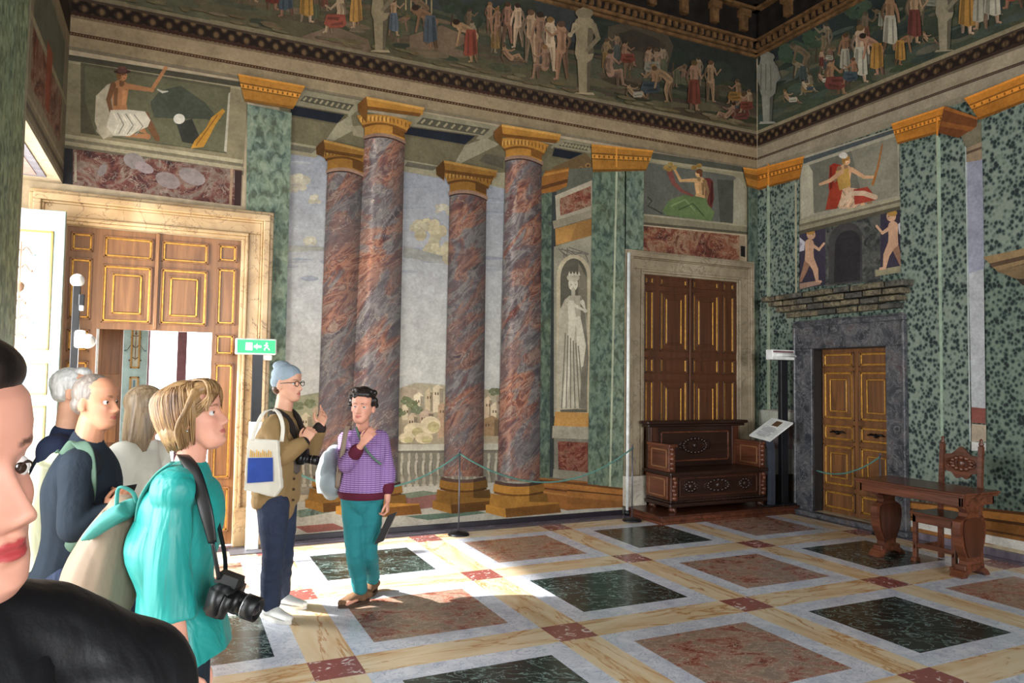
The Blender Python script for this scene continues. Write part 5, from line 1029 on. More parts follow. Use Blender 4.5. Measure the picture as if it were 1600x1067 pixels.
c4 = onY(128, 468, cy-.03); b = MB(); b.box((c4.x-.02, cy-.06, c4.z-.05), (c4.x+.02, cy-.02, c4.z+.04), 'black_metal', .006); b.box((c4.x-.012, cy-.07, c4.z-.09), (c4.x+.018, cy-.03, c4.z-.05), 'white_plastic', .006); b.obj('sensor', t)
# emergency lamp post in the corner ----------------------------------------------------------------
lx = 6.07; q = onX(1223, 562, lx); ly = q.y
t = wempty('emergency_lamp_post', (lx, ly, .1), 'black post carrying a white emergency lamp, standing in the far right corner', 'lamp')
b = MB(); b.box((lx-.055, ly-.03, .12), (lx+.055, ly+.03, q.z), 'black_metal', .004); b.obj('post', t)
b = MB(); b.box((lx-.11, ly-.11, .1), (lx+.11, ly+.11, .12), 'black_metal', .004); b.obj('base_plate', t)
a_, c_ = onY(1203, 550, ly-.05), onY(1238, 550, ly-.05); b = MB(); b.box((a_.x, ly-.09, q.z-.005), (c_.x, ly+.02, q.z+.12), 'white_plastic', .008); o = b.obj('lamp_housing', t)
b = MB(); b.tube([(a_.x+.02, ly-.10, q.z+.055), (c_.x-.03, ly-.10, q.z+.055)], .026, 'white_plastic', 14); b.obj('lamp_tube', t); b = MB(); b.box((a_.x+.015, ly-.092, q.z+.085), (c_.x-.02, ly-.089, q.z+.105), 'mullion_brown'); b.obj('label_strip', t)
b = MB(); b.tube([(c_.x-.01, ly-.05, q.z+.06), (c_.x+.10, ly-.10, q.z+.02)], [.032, .036], 'white_plastic', 14); o = b.obj('spot_lamp', t); b = MB(); b.tube([(c_.x+.10, ly-.10, q.z+.02), (c_.x+.108, ly-.104, q.z+.017)], [.028, .024], 'black_metal', 14); b.obj('lens', o)
# information lectern
kx, ky = 5.83, -.26; q = at(1208, 785, 1); 
t = wempty('information_stand', (kx, ky, .1), 'slim dark stand holding a slanted white information panel, right of the bench', 'stand')
b = MB(); b.box((kx-.12, ky-.06, .1), (kx+.14, ky+.1, .115), 'black_metal', .003); b.obj('base_plate', t)
b = MB(); b.prism([(kx-.035, ky-.03, .115), (kx+.035, ky-.03, .115), (kx+.04, ky-.03, .78), (kx-.02, ky-.03, .96), (kx-.08, ky-.03, .94), (kx-.03, ky-.03, .77)], (0, .06, 0), 'grey_metal'); b.obj('post', t)
simple('slate_metal', (62, 68, 80), .4, .5, .3); t.children[-1].data.materials[0] = M['slate_metal']
p1, p2, p3 = onY(1183, 682, ky-.13), onY(1208, 683, ky-.13), onY(1241, 658, ky+.1)
c0 = Vector((kx-.0, ky, 1.03)); ax = Vector((.21, 0, .06)); ay = Vector((.03, .13, .10))
ax = Vector((.13, .02, .07)); 
b = MB(); b.obox(c0, (.19, 0, .105), (.0, .17, .02), (-.004, 0, .008), 'white_plastic'); pb = b.obj('panel', t)
simple('print_grey', (120, 120, 128), .6); simple('print_brown', (96, 72, 50), .6)
b = MB()
n_ = Vector((.19, 0, .105)).cross(Vector((0, .17, .02))).normalized(); n_ = n_ if n_.z > 0 else -n_
X_ = Vector((.19, 0, .105)); Y_ = Vector((0, .17, .02)); c1 = c0+n_*.0095
b.obox(c1+X_*.55, X_*.25, Y_*.3, n_*.001, 'print_brown')
for k in range(9): b.obox(c1+X_*(.1-.11*k)+Y_*.05, X_*.02, Y_*(.62 if k % 4 else .4), n_*.0008, 'print_grey')
b.obj('printed_text', t)
# ================================================================ people
def cloth(name, c, rough=.8, wr=.35, sc=6, stretch=(1, 1, .45), var=.1, spec=.2, dist=.03):
    t = NT(name, rough, spec); v = t.coord(stretch); n = t.noise(v, sc, 4, .5, .8); f_ = t.noise(t.coord(), 260, 2)
    t.color(t.mix(rgb(*c), t.ramp(t.noise(t.coord(), 9, 5), grey(1-var*2, 1+var)), 1.0, 'MULTIPLY'))
    b1 = t.n('ShaderNodeBump', Strength=wr, Distance=dist); t.t.links.new(n, b1.inputs['Height'])
    b2 = t.n('ShaderNodeBump', Strength=.15, Distance=.002); t.t.links.new(f_, b2.inputs['Height']); t.t.links.new(b1.outputs[0], b2.inputs['Normal']); t.t.links.new(b2.outputs[0], t.b.inputs['Normal'])
    M[name] = t.m
def skin(name, c):
    t = NT(name, .5, .35); t.color(t.mix(rgb(*c), t.ramp(t.noise(t.coord(), 14, 3), [(.3, (.90, .84, .82, 1)), (.7, (1.03, 1.02, 1.0, 1))]), 1.0, 'MULTIPLY')); at_ = t.n('ShaderNodeAttribute', attribute_name='Face'); base = t.b.inputs['Base Color'].links[0].from_socket; t.color(t.mix(base, at_.outputs['Color'], at_.outputs['Alpha'])); t.b.inputs['Subsurface Weight'].default_value = .12; t.b.inputs['Subsurface Radius'].default_value = (.012, .005, .003); t.b.inputs['Subsurface Scale'].default_value = 1.0
    M[name] = t.m
def hairm(name, a, c, sc=60):
    t = NT(name, .42, .45); v = t.coord((sc, sc, sc*.09)); n = t.noise(v, 1.0, 4, .6, .6); t.color(t.ramp(n, [(.3, a), (.7, c)])); t.bump(n, .5, .004); M[name] = t.m
skin('skin_fair', (216, 158, 136)); skin('skin_light', (214, 164, 138)); skin('skin_tan', (196, 140, 110)); skin('skin_pale', (214, 158, 138))
simple('lips_red', (170, 52, 62), .35, .5, 0, .08); simple('lips_pink', (178, 96, 88), .45, .4, 0, .08); simple('brow_dark', (52, 36, 28), .8); simple('brow_brown', (110, 78, 54), .8)
simple('eye_white', (214, 208, 204), .15, .6, 0, .02); simple('iris_dark', (46, 30, 22), .15, .6, 0, .02)
hairm('hair_black', (18, 14, 14), (44, 34, 32)); hairm('hair_blond', (96, 68, 42), (172, 136, 92)); hairm('hair_grey', (84, 74, 68), (140, 128, 118)); hairm('hair_white', (170, 168, 166), (222, 220, 218)); hairm('hair_dark_blond', (92, 72, 52), (166, 142, 112)); hairm('hair_brown', (58, 38, 26), (98, 68, 46))
cloth('olive_canvas', (142, 116, 78), .85, .4, 5); cloth('dark_collar', (44, 38, 36), .9, .2); cloth('dark_denim', (50, 58, 78), .85, .8, 8, (1, 1, .8), .3); cloth('grey_knit', (146, 160, 172), .9, .3, 30, (1, 1, .2)); cloth('check_shirt', (96, 86, 78), .9, .2)
cloth('maroon_knit', (92, 34, 52), .9, .2); cloth('teal_cotton', (44, 126, 132), .8, .5, 8, (1, 1, .6), .12); cloth('turquoise_silk', (34, 150, 144), .45, .9, 4.2, (1.4, 1.4, .28), .1, .5, .05); cloth('navy_jersey', (38, 46, 56), .85, .6, 6, (1, 1, .6)); cloth('blue_navy', (40, 48, 72), .85, .4, 5); cloth('white_knit', (232, 228, 214), .9, .4, 8); cloth('black_coat', (17, 17, 21), .5, .5, 4, (1, 1, .5), .25, .4)
cloth('white_canvas', (224, 218, 204), .9, .2, 4); cloth('bag_grey', (146, 156, 160), .7, .5, 5); cloth('bag_cream', (204, 204, 170), .8, .5, 5); cloth('bag_green', (88, 112, 96), .8, .3); cloth('bag_beige', (146, 126, 108), .6, .6, 4, (1, 1, .4)); cloth('bag_teal', (92, 166, 158), .7, .3); cloth('bag_strap_tan', (140, 124, 108), .8, .2)
simple('brown_suede', (112, 84, 62), .85, .2, 0, .12, 40); simple('shoe_white', (226, 224, 218), .6, .3, 0, .05); simple('sole_dark', (70, 52, 40), .8); simple('sole_white', (212, 208, 200), .7); simple('print_blue', (50, 78, 160), .8); simple('print_orange', (226, 172, 72), .8)
simple('camera_black', (20, 20, 22), .4, .5, .1); simple('glass_dark', (16, 20, 30), .05, .9, 0, .02); simple('silver', (190, 190, 192), .25, .6, .8)
def lilac():
    t = NT('lilac_knit', .9, .2); v = t.coord(); z = t.n('ShaderNodeTexWave', Vector=t.coord((1, 1, 1)), Scale=22.0, Distortion=0, wave_type='BANDS', bands_direction='Z').outputs['Fac']
    w = t.n('ShaderNodeTexWave', Vector=t.coord((1, 1, 1), (0, 0, .35)), Scale=11.0, wave_type='BANDS', bands_direction='X').outputs['Fac']
    c = t.mix(rgb(108, 74, 128), rgb(168, 138, 186), t.ramp(z, [(.3, (0, 0, 0, 1)), (.6, (1, 1, 1, 1))])); c = t.mix(c, rgb(122, 88, 146), t.ramp(w, [(.75, (0, 0, 0, 1)), (.95, (.6, .6, .6, 1))])); t.color(c); t.bump(t.noise(t.coord((1, 1, .5)), 6, 3), .4, .03); M['lilac_knit'] = t.m
lilac()

def organic(name, b, voxel, parent, mats, pick=None, it=6, label=None, top=False, sculpt=None):
    """fuse overlapping closed shapes into one continuous surface"""
    me = b.mesh('tmp_fuse'); o = bpy.data.objects.new('tmp_fuse', me); COL.objects.link(o)
    m = o.modifiers.new('r', 'REMESH'); m.mode = 'VOXEL'; m.voxel_size = voxel; m.use_smooth_shade = True
    s = o.modifiers.new('s', 'SMOOTH'); s.factor = .5; s.iterations = it
    dg = bpy.context.evaluated_depsgraph_get(); dg.update(); r = bpy.data.meshes.new_from_object(o.evaluated_get(dg)); r.name = name
    bpy.data.objects.remove(o); bpy.data.meshes.remove(me)
    r.materials.clear()
    for k in mats: r.materials.append(M[k])
    if sculpt:
        n_ = len(r.vertices); C_ = [0.0]*n_*3; N_ = [0.0]*n_*3; r.vertices.foreach_get('co', C_); r.vertices.foreach_get('normal', N_); out = []
        for i in range(0, n_*3, 3): out.extend(sculpt(Vector(C_[i:i+3]), Vector(N_[i:i+3])))
        r.vertices.foreach_set('co', out)
    if pick:
        idx = [pick(p.center) for p in r.polygons]; r.polygons.foreach_set('material_index', idx)
    r.polygons.foreach_set('use_smooth', [True]*len(r.polygons)); r.update()
    ob = bpy.data.objects.new(name, r); COL.objects.link(ob)
    if parent is not None:
        ob.parent = parent; ob.matrix_parent_inverse = parent.matrix_basis.inverted()
    if label: ob['label'] = label
    return ob
def limb(b, pts, rad, flat=None, seg=16):
    n = len(pts); rad = rad if isinstance(rad, (list, tuple)) else [rad]*n
    b.tube(pts, list(rad), 'skin_fair', seg, True, flat)
    for i, (p, r) in enumerate(zip(pts, rad)):
        rr = min(r) if isinstance(r, (list, tuple)) else r
        b.ball(p, rr*.98, 'skin_fair', seg=14, ring=10)
def smooth_pts(pts, rad, n=4):
    """Catmull-Rom resample of a joint chain"""
    P = [Vector(p) for p in pts]; R_ = [Vector(r) if isinstance(r, (tuple, list)) else Vector((r, r)) for r in rad]; op, orr = [], []
    for i in range(len(P)-1):
        a, b_, c, d = P[max(i-1, 0)], P[i], P[i+1], P[min(i+2, len(P)-1)]; ra, rb_, rc, rd = R_[max(i-1, 0)], R_[i], R_[i+1], R_[min(i+2, len(P)-1)]
        for k in range(n):
            t = k/n
            f = lambda A, B, C, D: .5*((2*B)+(C-A)*t+(2*A-5*B+4*C-D)*t*t+(3*B-A-3*C+D)*t**3)
            op.append(f(a, b_, c, d)); orr.append(tuple(f(ra, rb_, rc, rd)))
    op.append(P[-1]); orr.append(tuple(R_[-1])); return op, orr
def climb(b, pts, rad, flat=None, n=4):
    p, r = smooth_pts(pts, rad, n); b.tube(p, r, 'skin_fair', 18, True, flat); b.ball(p[0], min(r[0]), 'skin_fair', seg=14, ring=10); b.ball(p[-1], min(r[-1]), 'skin_fair', seg=14, ring=10)
LV = [(-.012, .018, .058, .030), (-.004, .032, .076, .022), (.010, .042, .086, .004), (.028, .050, .088, -.020), (.045, .056, .086, -.042), (.07, .063, .084, -.065), (.10, .069, .084, -.084), (.125, .073, .084, -.094), (.15, .076, .090, -.100), (.175, .074, .088, -.098), (.198, .062, .070, -.084), (.214, .045, .045, -.062), (.224, .024, .016, -.032), (.228, .006, -.004, -.014)]
def lv(z):
    for a, b_ in zip(LV, LV[1:]):
        if a[0] <= z <= b_[0]:
            t = (z-a[0])/(b_[0]-a[0]); return [lerp(p, q, t) for p, q in zip(a, b_)][1:]
    return LV[-1][1:] if z > 0 else LV[0][1:]
G = lambda x, s: math.exp(-(x/s)**2)
def face_disp(x, z, mouth=0):
    y = 0
    nz = 0 if z > .128 or z < .058 else (lerp(.0, .027, (.128-z)/.050) if z > .078 else lerp(.027, .0, ((.078-z)/.020)**1.6))
    wdt = .0085 if z > .095 else lerp(.0085, .0145, (.095-z)/.03)
    y += nz*G(x, wdt*1.15)
    for s in (-1, 1):
        y += .009*G(x-s*.012, .0075)*G(z-.070, .008)          # nostril wings
        y -= .013*G(x-s*.032, .019)*G(z-.111, .013)           # eye sockets
        y += .005*G(x-s*.030, .020)*G(z-.131, .008)           # brow ridge
        y += .006*G(x-s*.044, .018)*G(z-.085, .018)           # cheekbones
        y += .0045*G(x-s*.032, .013)*G(z-.1165, .0045)        # upper lids
        y += .003*G(x-s*.032, .013)*G(z-.1025, .004)
        y -= .003*G(x-s*.030, .010)*G(z-.045, .012)
    y += .0070*G(x, .021)*G(z-.0490, .0042)+.0085*G(x, .018)*G(z-.0385, .0048)-.004*G(x, .022)*G(z-.0437, .0022)
    y -= .0035*G(x, .018)*G(z-.027, .005); y += .004*G(x, .018)*G(z-.010, .010); y -= .002*G(x, .004)*G(z-.056, .005)
    return y
class Head:
    """local frame: +y towards the face, +x the person's left, z up from the chin"""
    def __init__(s, chin, fwd, up=(0, 0, 1), k=1.0, wide=1.0):
        s.o = Vector(chin); F_ = Vector(fwd).normalized(); U_ = Vector(up); U_ = (U_-F_*F_.dot(U_)).normalized(); L_ = U_.cross(F_)
        s.F, s.U, s.L, s.k, s.w = F_, U_, L_, k, wide
    def T(s, x, y, z): return s.o+(s.L*(x*s.w)+s.F*y+s.U*z)*s.k
    def inv(s, p): d = (p-s.o)/s.k; return d.dot(s.L)/s.w, d.dot(s.F), d.dot(s.U)
    def rot(s): return Matrix((s.L, s.F, s.U)).transposed()
    def add(s, b, ears=True):
        seg, n = 110, 110; vs = []
        for i in range(n+1):
            z = lerp(-.012, .228, i/n); w, f, bk = lv(z); cy = (f+bk)/2-.0; cy = lerp(bk, f, .45)
            for k in range(seg):
                a = 2*math.pi*k/seg; sx, cx = math.sin(a), math.cos(a); e = .92
                x = w*abs(sx)**e*(1 if sx > 0 else -1); y = cy+((f-cy) if cx > 0 else (cy-bk))*abs(cx)**e*(1 if cx > 0 else -1)
                if cx > 0: y += face_disp(x, z)*min(1, cx*2.2)
                vs.append(s.T(x, y, z))
        fs = [(i*seg+k, i*seg+(k+1) % seg, (i+1)*seg+(k+1) % seg, (i+1)*seg+k) for i in range(n) for k in range(seg)]+[list(range(seg))[::-1], list(range(n*seg, (n+1)*seg))]
        b.add(vs, fs, 'skin_fair', True)
        if ears:
            for q in (-1, 1):
                R_ = s.rot() @ Euler((math.radians(-12), 0, math.radians(q*20))).to_matrix()
                b.ball(s.T(q*.078, -.012, .100), (.007*s.k, .017*s.k, .031*s.k), 'skin_fair', R_); b.ball(s.T(q*.077, -.006, .078), (.006*s.k, .010*s.k, .012*s.k), 'skin_fair', R_)
    def tint(s, ob, lip, brow, lipw=.024):
        me = ob.data; n = len(me.vertices); co = [0.0]*n*3; me.vertices.foreach_get('co', co); out = [0.0]*n*4; ss = lambda a, b_, v: max(0, min(1, (v-a)/(b_-a)))
        L_, Bc = rgb(*lip), rgb(*brow)
        for i in range(n):
            d = Vector(co[3*i:3*i+3])-s.o
            if d.length > .2: continue
            x, y, z = s.inv(d+s.o)
            if y < .04 or z < 0 or z > .16: continue
            if abs(x) < lipw+.002:
                t = max(0, 1-(x/lipw)**2)**.7; up = .0445+.0080*t*(1-.22*G(x, .0035)); lo = .0445-.0100*t; m = ss(-.0008, .0010, min(z-lo, up-z)) if t > 0 else 0
                if m > 0:
                    k = 1-.35*G(z-.0440, .0009); out[4*i:4*i+4] = [L_[0]*k, L_[1]*k, L_[2]*k, m*.9]; continue
            ax = abs(x)
            if .010 < ax < .052:
                mz = .1340+.0015-((ax-.032)**2)*6; hw = .0036*(1-.55*ss(.03, .05, ax)); m = ss(0, .0014, hw-abs(z-mz))*ss(.010, .016, ax)*(1-ss(.046, .052, ax))
                if m > 0: out[4*i:4*i+4] = [Bc[0], Bc[1], Bc[2], m*.85]; continue
            if .05 < z < .10 and ax > .02:     # warmer cheeks
                m = .30*G(ax-.042, .018)*G(z-.078, .018); out[4*i:4*i+4] = [.60, .22, .17, m]
        ca = me.color_attributes.new('Face', 'FLOAT_COLOR', 'POINT'); ca.data.foreach_set('color', out)
    def eyes(s, parent, look=(0, 0)):
        for q in (-1, 1):
            b = MB(); c = (q*.032, .0645, .1095); r = .0109*s.k
            b.ball(s.T(*c), r, 'eye_white', seg=24, ring=16)
            d = (s.F+s.L*look[0]+s.U*look[1]).normalized(); b.lathe([(r*.50, r*.875), (r*.42, r*.93), (r*.2, r*.99), (.0001, r*1.01)], 'iris_dark', s.T(*c), 18, ax=d)
            b.obj('eye', parent)
            b = MB(); pts = []     # lash line
            for i in range(9):
                u = i/8*2-1; a = u*.8
                pts.append(s.T(c[0]+.0118*math.sin(a), c[1]+.0118*math.cos(a)*1.02, c[2]+.0062*(1-u*u)-.0012))
            b.tube(pts, [.0006+.0009*(1-abs(i/4-1)) for i in range(9)], 'brow_dark', 6); b.obj('eyelashes', parent)
def hand(b, wrist, d, pn, side, curl=(.5, .5, .5, .5), k=1.0, thumb=.5, spread=.12):
    """d: wrist-to-finger direction, pn: palm normal (palm side), side: direction of the thumb side"""
    w = Vector(wrist); d = Vector(d).normalized(); pn = Vector(pn); pn = (pn-d*pn.dot(d)).normalized(); sd = d.cross(pn); sd = sd if sd.dot(Vector(side)) > 0 else -sd
    kn = w+d*.085*k
    b.tube([w-d*.01*k, w+d*.03*k, w+d*.07*k, kn+d*.004*k], [(.026*k, .018*k), (.034*k, .015*k), (.040*k, .0135*k), (.036*k, .010*k)], 'skin_fair', 16, True, [sd]*4)
    for i, (off, ln) in enumerate(((.029, .072), (.010, .080), (-.010, .074), (-.029, .058))):
        p = kn+sd*off*k-d*abs(off)*.18*k; dd = (d+sd*off*spread*18).normalized(); pts = [p-dd*.012*k, p]; cu = curl[i]; a = 0
        for j, f in enumerate((.46, .30, .24)):
            a += cu*(.9, 1.0, .7)[j]; v = (dd*math.cos(a)+pn*math.sin(a)).normalized(); p = p+v*ln*f*k; pts.append(p)
        limb(b, pts, [.0088*k, .0088*k, .0080*k, .0074*k, .0062*k], seg=10)
    p = w+d*.022*k+sd*.026*k; v1 = (d*.65+sd*.75+pn*(.25+thumb*.5)).normalized(); v2 = (d*.95+sd*.25+pn*thumb*.6).normalized(); v3 = (d+pn*thumb*.7-sd*.1).normalized()
    limb(b, [w+d*.012*k+sd*.012*k, p, p+v1*.032*k, p+v1*.032*k+v2*.028*k, p+v1*.032*k+v2*.028*k+v3*.022*k], [.014*k, .0135*k, .0105*k, .0092*k, .0072*k], seg=10)
def shoe(name, ankle, fwd, mat, sole, parent, L_=.27, boot=.0, k=1.0):
    """ankle: point above the sole; shoe rests on z=0"""
    a = Vector(ankle); f = Vector(fwd); f.z = 0; f.normalize(); s = Vector((-f.y, f.x, 0)); o = Vector((a.x, a.y, 0))
    b = MB(); pts = [o-f*.065*k+Vector((0, 0, .055)), o-f*.02*k+Vector((0, 0, .062)), o+f*.05*k+Vector((0, 0, .056)), o+f*.11*k+Vector((0, 0, .044)), o+f*(L_-.09)*k+Vector((0, 0, .034))]
    climb(b, pts, [(.032, .034), (.036, .040), (.040, .036), (.044, .026), (.034, .018)], [s]*1 if False else s)
    limb(b, [o-f*.015*k+Vector((0, 0, .05)), o-f*.012*k+Vector((0, 0, .095+boot))], [.040, .038])
    ob = organic(name, b, .005, parent, [mat], None, 4)
    b = MB(); out = []
    for i in range(24):
        t = 2*math.pi*i/24; c, q = math.cos(t), math.sin(t); x = (L_/2-.0)*c; w = .040 if c < 0 else .047; out.append(o+f*(L_/2-.075+x)*k+s*(w*q*(1-.15*abs(c)**3)))
    b.prism([Vector((p.x, p.y, .001)) for p in out], (0, 0, .022), sole); so = b.obj('sole', ob); so.matrix_parent_inverse = (parent.matrix_basis).inverted() if False else Matrix.Identity(4)
    so.parent = ob; so.matrix_parent_inverse = Matrix.Identity(4)
    for i in range(4):
        b = MB() if i == 0 else b; c = o+f*(.045+.018*i)*k+Vector((0, 0, .090-.009*i)); b.tube([c-s*.02, c+Vector((0, 0, .006)), c+s*.02], .0028, sole if mat == 'brown_suede' else 'shoe_white', 6)
    lo = b.obj('laces', ob); lo.parent = ob; lo.matrix_parent_inverse = Matrix.Identity(4)
    return ob
def fix_local(ob):      # children of a world-modelled part keep world coordinates
    for c in ob.children: c.matrix_parent_inverse = ob.matrix_parent_inverse.inverted() if False else Matrix.Identity(4)

LIPC = {'lips_red': (168, 44, 56), 'lips_pink': (176, 92, 84), 'brow_dark': (46, 32, 26), 'brow_brown': (112, 78, 54)}
class Person:
    def __init__(s, label, root):
        s.t = wempty('person', root, label, 'person'); s.J = {}
    def torso(s, b, S_, inf=0, scale=1.0, hem=None, chest=1.0, drop=0):
        J = s.J; pel, wai, che, neck = J['pelvis'], J['waist'], J['chest'], J['neck']; k = scale
        pts = [pel-Vector((0, 0, .05)), pel, wai, che, che.lerp(neck, .55), neck-Vector((0, 0, drop))]
        rad = [(.150*k+inf, .100*k+inf), (.165*k+inf, .112*k+inf), (.135*k+inf, .098*k+inf), (.165*k*chest+inf, .118*k*chest+inf), (.150*k+inf, .085*k+inf), (.060*k+inf*.7, .058*k+inf*.7)]
        climb(b, pts, rad, S_)
        for q in ('l', 'r'):
            sh = J['sh'+q]; limb(b, [che.lerp(neck, .62), sh], [.062*k+inf, .055*k+inf])
    def arm(s, b, q, inf=0, k=1.0, to=1.0, flare=0):
        J = s.J; sh, el, wr = J['sh'+q], J['el'+q], J['wr'+q]
        if to <= 1: pts = [sh, sh.lerp(el, .5), el]; rad = [.054*k+inf, .048*k+inf, .040*k+inf+flare]
        else:
            e = el.lerp(wr, to-1); pts = [sh, sh.lerp(el, .5), el, el.lerp(e, .4), e]; rad = [.054*k+inf, .047*k+inf, .041*k+inf, .040*k+inf, lerp(.040, .027, to-1)*k+inf+flare]
        for i in range(len(pts)-1): limb(b, pts[i:i+2], rad[i:i+2])
    def leg(s, b, q, inf=0, k=1.0, end=.0, low=1.0, flare=0):
        J = s.J; hp, kn, an = J['hp'+q], J['kn'+q], J['an'+q]; e = kn.lerp(an, low)
        pts = [hp, hp.lerp(kn, .5), kn, kn.lerp(e, .35), e]; rad = [.092*k+inf, .078*k+inf, .056*k+inf, .056*k+inf, .038*k+inf+flare]
        climb(b, pts, rad, None)
    def body(s, head, S_, mats, hands, voxel=.005, scale=1.0, legs=True, lips=1, neckr=.056, extra=None):
        b = MB(); J = s.J; s.torso(b, S_, 0, scale*.93)
        for q in ('l', 'r'):
            s.arm(b, q, 0, scale*.9, 2.0)
            if legs: s.leg(b, q, 0, scale*.86); an = J['an'+q]; f = J.get('ff'+q, Vector((0, -1, 0))); limb(b, [Vector((an.x, an.y, .06)), Vector((an.x, an.y, .035))+f*.10], [.032, .022])
        limb(b, [J['neck']-Vector((0, 0, .03)), head.T(0, -.012, .035)], [neckr*scale*1.08, neckr*scale]); head.add(b)
        for h in hands: hand(b, *h[:4], **h[4])
        if extra: extra(b)
        o = organic('body', b, voxel, s.t, mats[:1], None, 3); head.tint(o, LIPC[mats[1]], LIPC[mats[2]]); return o
def V(x, y, d): return at(x, y, d)
DN = Vector((0, 0, -1))
HF = Vector((_fw.x, _fw.y, 0)).normalized()     # away from the camera, horizontal
HR = Vector((CR.x, CR.y, 0)).normalized()       # towards the right of the photograph, horizontal
def tubes_hair(b, head, n, r0, length, spread, mat, seed, start, curl=.3):
    rr = random.Random(seed)
def lock(b, pts, w, m): 
    p, r = smooth_pts(pts, [(w*.5, w*.35), (w, w*.5), (w*.9, w*.5), (w*.25, w*.2)][:len(pts)] if len(pts) == 4 else [w]*len(pts), 4); b.tube(p, r, m, 6)

# ---------------------------------------------------------------- 1. man in the grey beanie
p = Person('standing man in an olive jacket, grey beanie and dark jeans, gesturing with one hand', onZ(432, 958, 0)); D = 4.85
J = p.J; f1 = (HR*.96-HF*.28).normalized(); Sd = f1.cross(Vector((0, 0, 1))) * -1   # person's left = away from camera
Sd = Vector((0, 0, 1)).cross(f1)
an_n, an_f = onZ(421, 966, 0), onZ(437, 947, 0)
J.update(pelvis=V(431, 778, D), waist=V(436, 737, D), chest=V(438, 692, D), neck=V(440, 650, D), shr=V(428, 668, D-.16), shl=V(452, 662, D+.15), elr=V(441, 712, D-.24), wrr=V(474, 692, D-.19), ell=V(485, 705, D+.10), wrl=V(500, 668, D-.0),
         hpr=V(427, 786, D-.085), hpl=V(439, 784, D+.08), knr=V(427, 862, D-.13), knl=V(442, 856, D+.05), anr=Vector((an_n.x, an_n.y, .09)), anl=Vector((an_f.x, an_f.y, .09)))
hd = Head(V(449, 625, D), f1, (HR*-.05+Vector((0, 0, 1))), 1.02)
J['ffr'] = J['ffl'] = f1
p.body(hd, Sd, ['skin_light', 'lips_pink', 'brow_brown'], [(J['wrl'], V(508, 640, D-.02)-J['wrl'], HR*-.4-HF*.8, HR*-1-HF*.2, dict(curl=(.15, .35, .5, .6), k=1.0, thumb=.6)), (J['wrr'], V(486, 672, D-.15)-J['wrr'], HF*1., Vector((0, 0, 1)), dict(curl=(.6, .7, .7, .7), k=1.0, thumb=.4))])
b = MB(); p.torso(b, Sd, .028, 1.0, chest=1.05); p.arm(b, 'r', .022, 1, 1.93); p.arm(b, 'l', .022, 1, 1.86)
climb(b, [J['pelvis']+Vector((0, 0, .03)), J['waist'], J['chest']], [(.198, .142), (.175, .135), (.19, .145)], Sd)
organic('jacket', b, .008, p.t, ['olive_canvas'], None, 6, sculpt=lambda c, n: c+n*(.006*noise.noise(c*9)+.003*noise.noise(c*24)))
b = MB()
for s_ in (1, -1): climb(b, [J['neck']+Sd*s_*.05-f1*.05+Vector((0, 0, .03)), J['neck']+Sd*s_*.075+f1*.02+Vector((0, 0, .02)), J['neck']+Sd*s_*.06+f1*.095-Vector((0, 0, .035)), J['chest']+Sd*s_*.045+f1*.15+Vector((0, 0, .03))], [(.03, .012), (.034, .012), (.032, .01), (.012, .008)], Vector((0, 0, 1)))
organic('collar', b, .006, p.t, ['dark_collar'], None, 3)
b = MB(); climb(b, [J['neck']+f1*.03+Vector((0, 0, .01)), J['chest']+f1*.125+Vector((0, 0, .02)), J['waist']+f1*.135], [(.055, .03), (.05, .02), (.04, .012)], Sd); organic('shirt', b, .007, p.t, ['check_shirt'], None, 3)
b = MB()
for z_ in (0, .07, .14, .21): b = MB(); b.ball(J['pelvis']+f1*.155-Sd*.03+Vector((0, 0, z_)), .009, 'sole_dark', seg=10, ring=6); b.obj('button', p.t)
for q, w_ in (('r', .95), ('l', .92)):
    b = MB(); a_ = J['el'+q].lerp(J['wr'+q], .86); c_ = J['el'+q].lerp(J['wr'+q], .99); limb(b, [a_, c_], [.046, .043]); organic('cuff', b, .006, p.t, ['dark_collar'], None, 2)
b = MB(); p.leg(b, 'r', .016, 1.0, low=.96, flare=.014); p.leg(b, 'l', .016, 1.0, low=.96, flare=.014); climb(b, [J['pelvis']+Vector((0, 0, .06)), J['pelvis']-Vector((0, 0, .04))], [(.165, .12), (.17, .125)], Sd)
organic('jeans', b, .007, p.t, ['dark_denim'], None, 5, sculpt=lambda c, n: c+n*(.007*noise.noise(Vector((c.x*9, c.y*9, c.z*26)))*(1 if c.z < .6 else .4)))
shoe('shoe', J['anr'], f1-HF*.35, 'shoe_white', 'sole_white', p.t, .29); shoe('shoe', J['anl'], f1, 'shoe_white', 'sole_white', p.t, .29)
b = MB(); b.ball(hd.T(0, -.012, .165), (.086, .103, .075), 'skin_fair', hd.rot(), 28, 20); b.ball(hd.T(0, -.05, .225), (.06, .058, .036), 'skin_fair', hd.rot()); b.ball(hd.T(0, -.045, .12), (.082, .072, .06), 'skin_fair', hd.rot())
organic('beanie', b, .005, p.t, ['grey_knit'], None, 6)
b = MB()
for k in range(26): a_ = k/25*1.2+.1; 
b.ball(hd.T(.0, -.055, .075), (.072, .045, .045), 'skin_fair', hd.rot()); organic('hair', b, .005, p.t, ['hair_brown'], None, 3)
b = MB()
for q in (-1, 1):
    ring = [hd.T(q*.033+.023*math.cos(a), .094-.004*abs(math.cos(a)), .110+.017*math.sin(a)) for a in [2*math.pi*i/16 for i in range(17)]]; b.tube(ring, .0022, 'camera_black', 6)
    b.tube([hd.T(q*.056, .090, .116), hd.T(q*.076, .05, .116), hd.T(q*.080, -.01, .110)], .0022, 'camera_black', 6)
b.tube([hd.T(-.011, .096, .114), hd.T(0, .099, .117), hd.T(.011, .096, .114)], .002, 'camera_black', 6); b.obj('glasses', p.t)
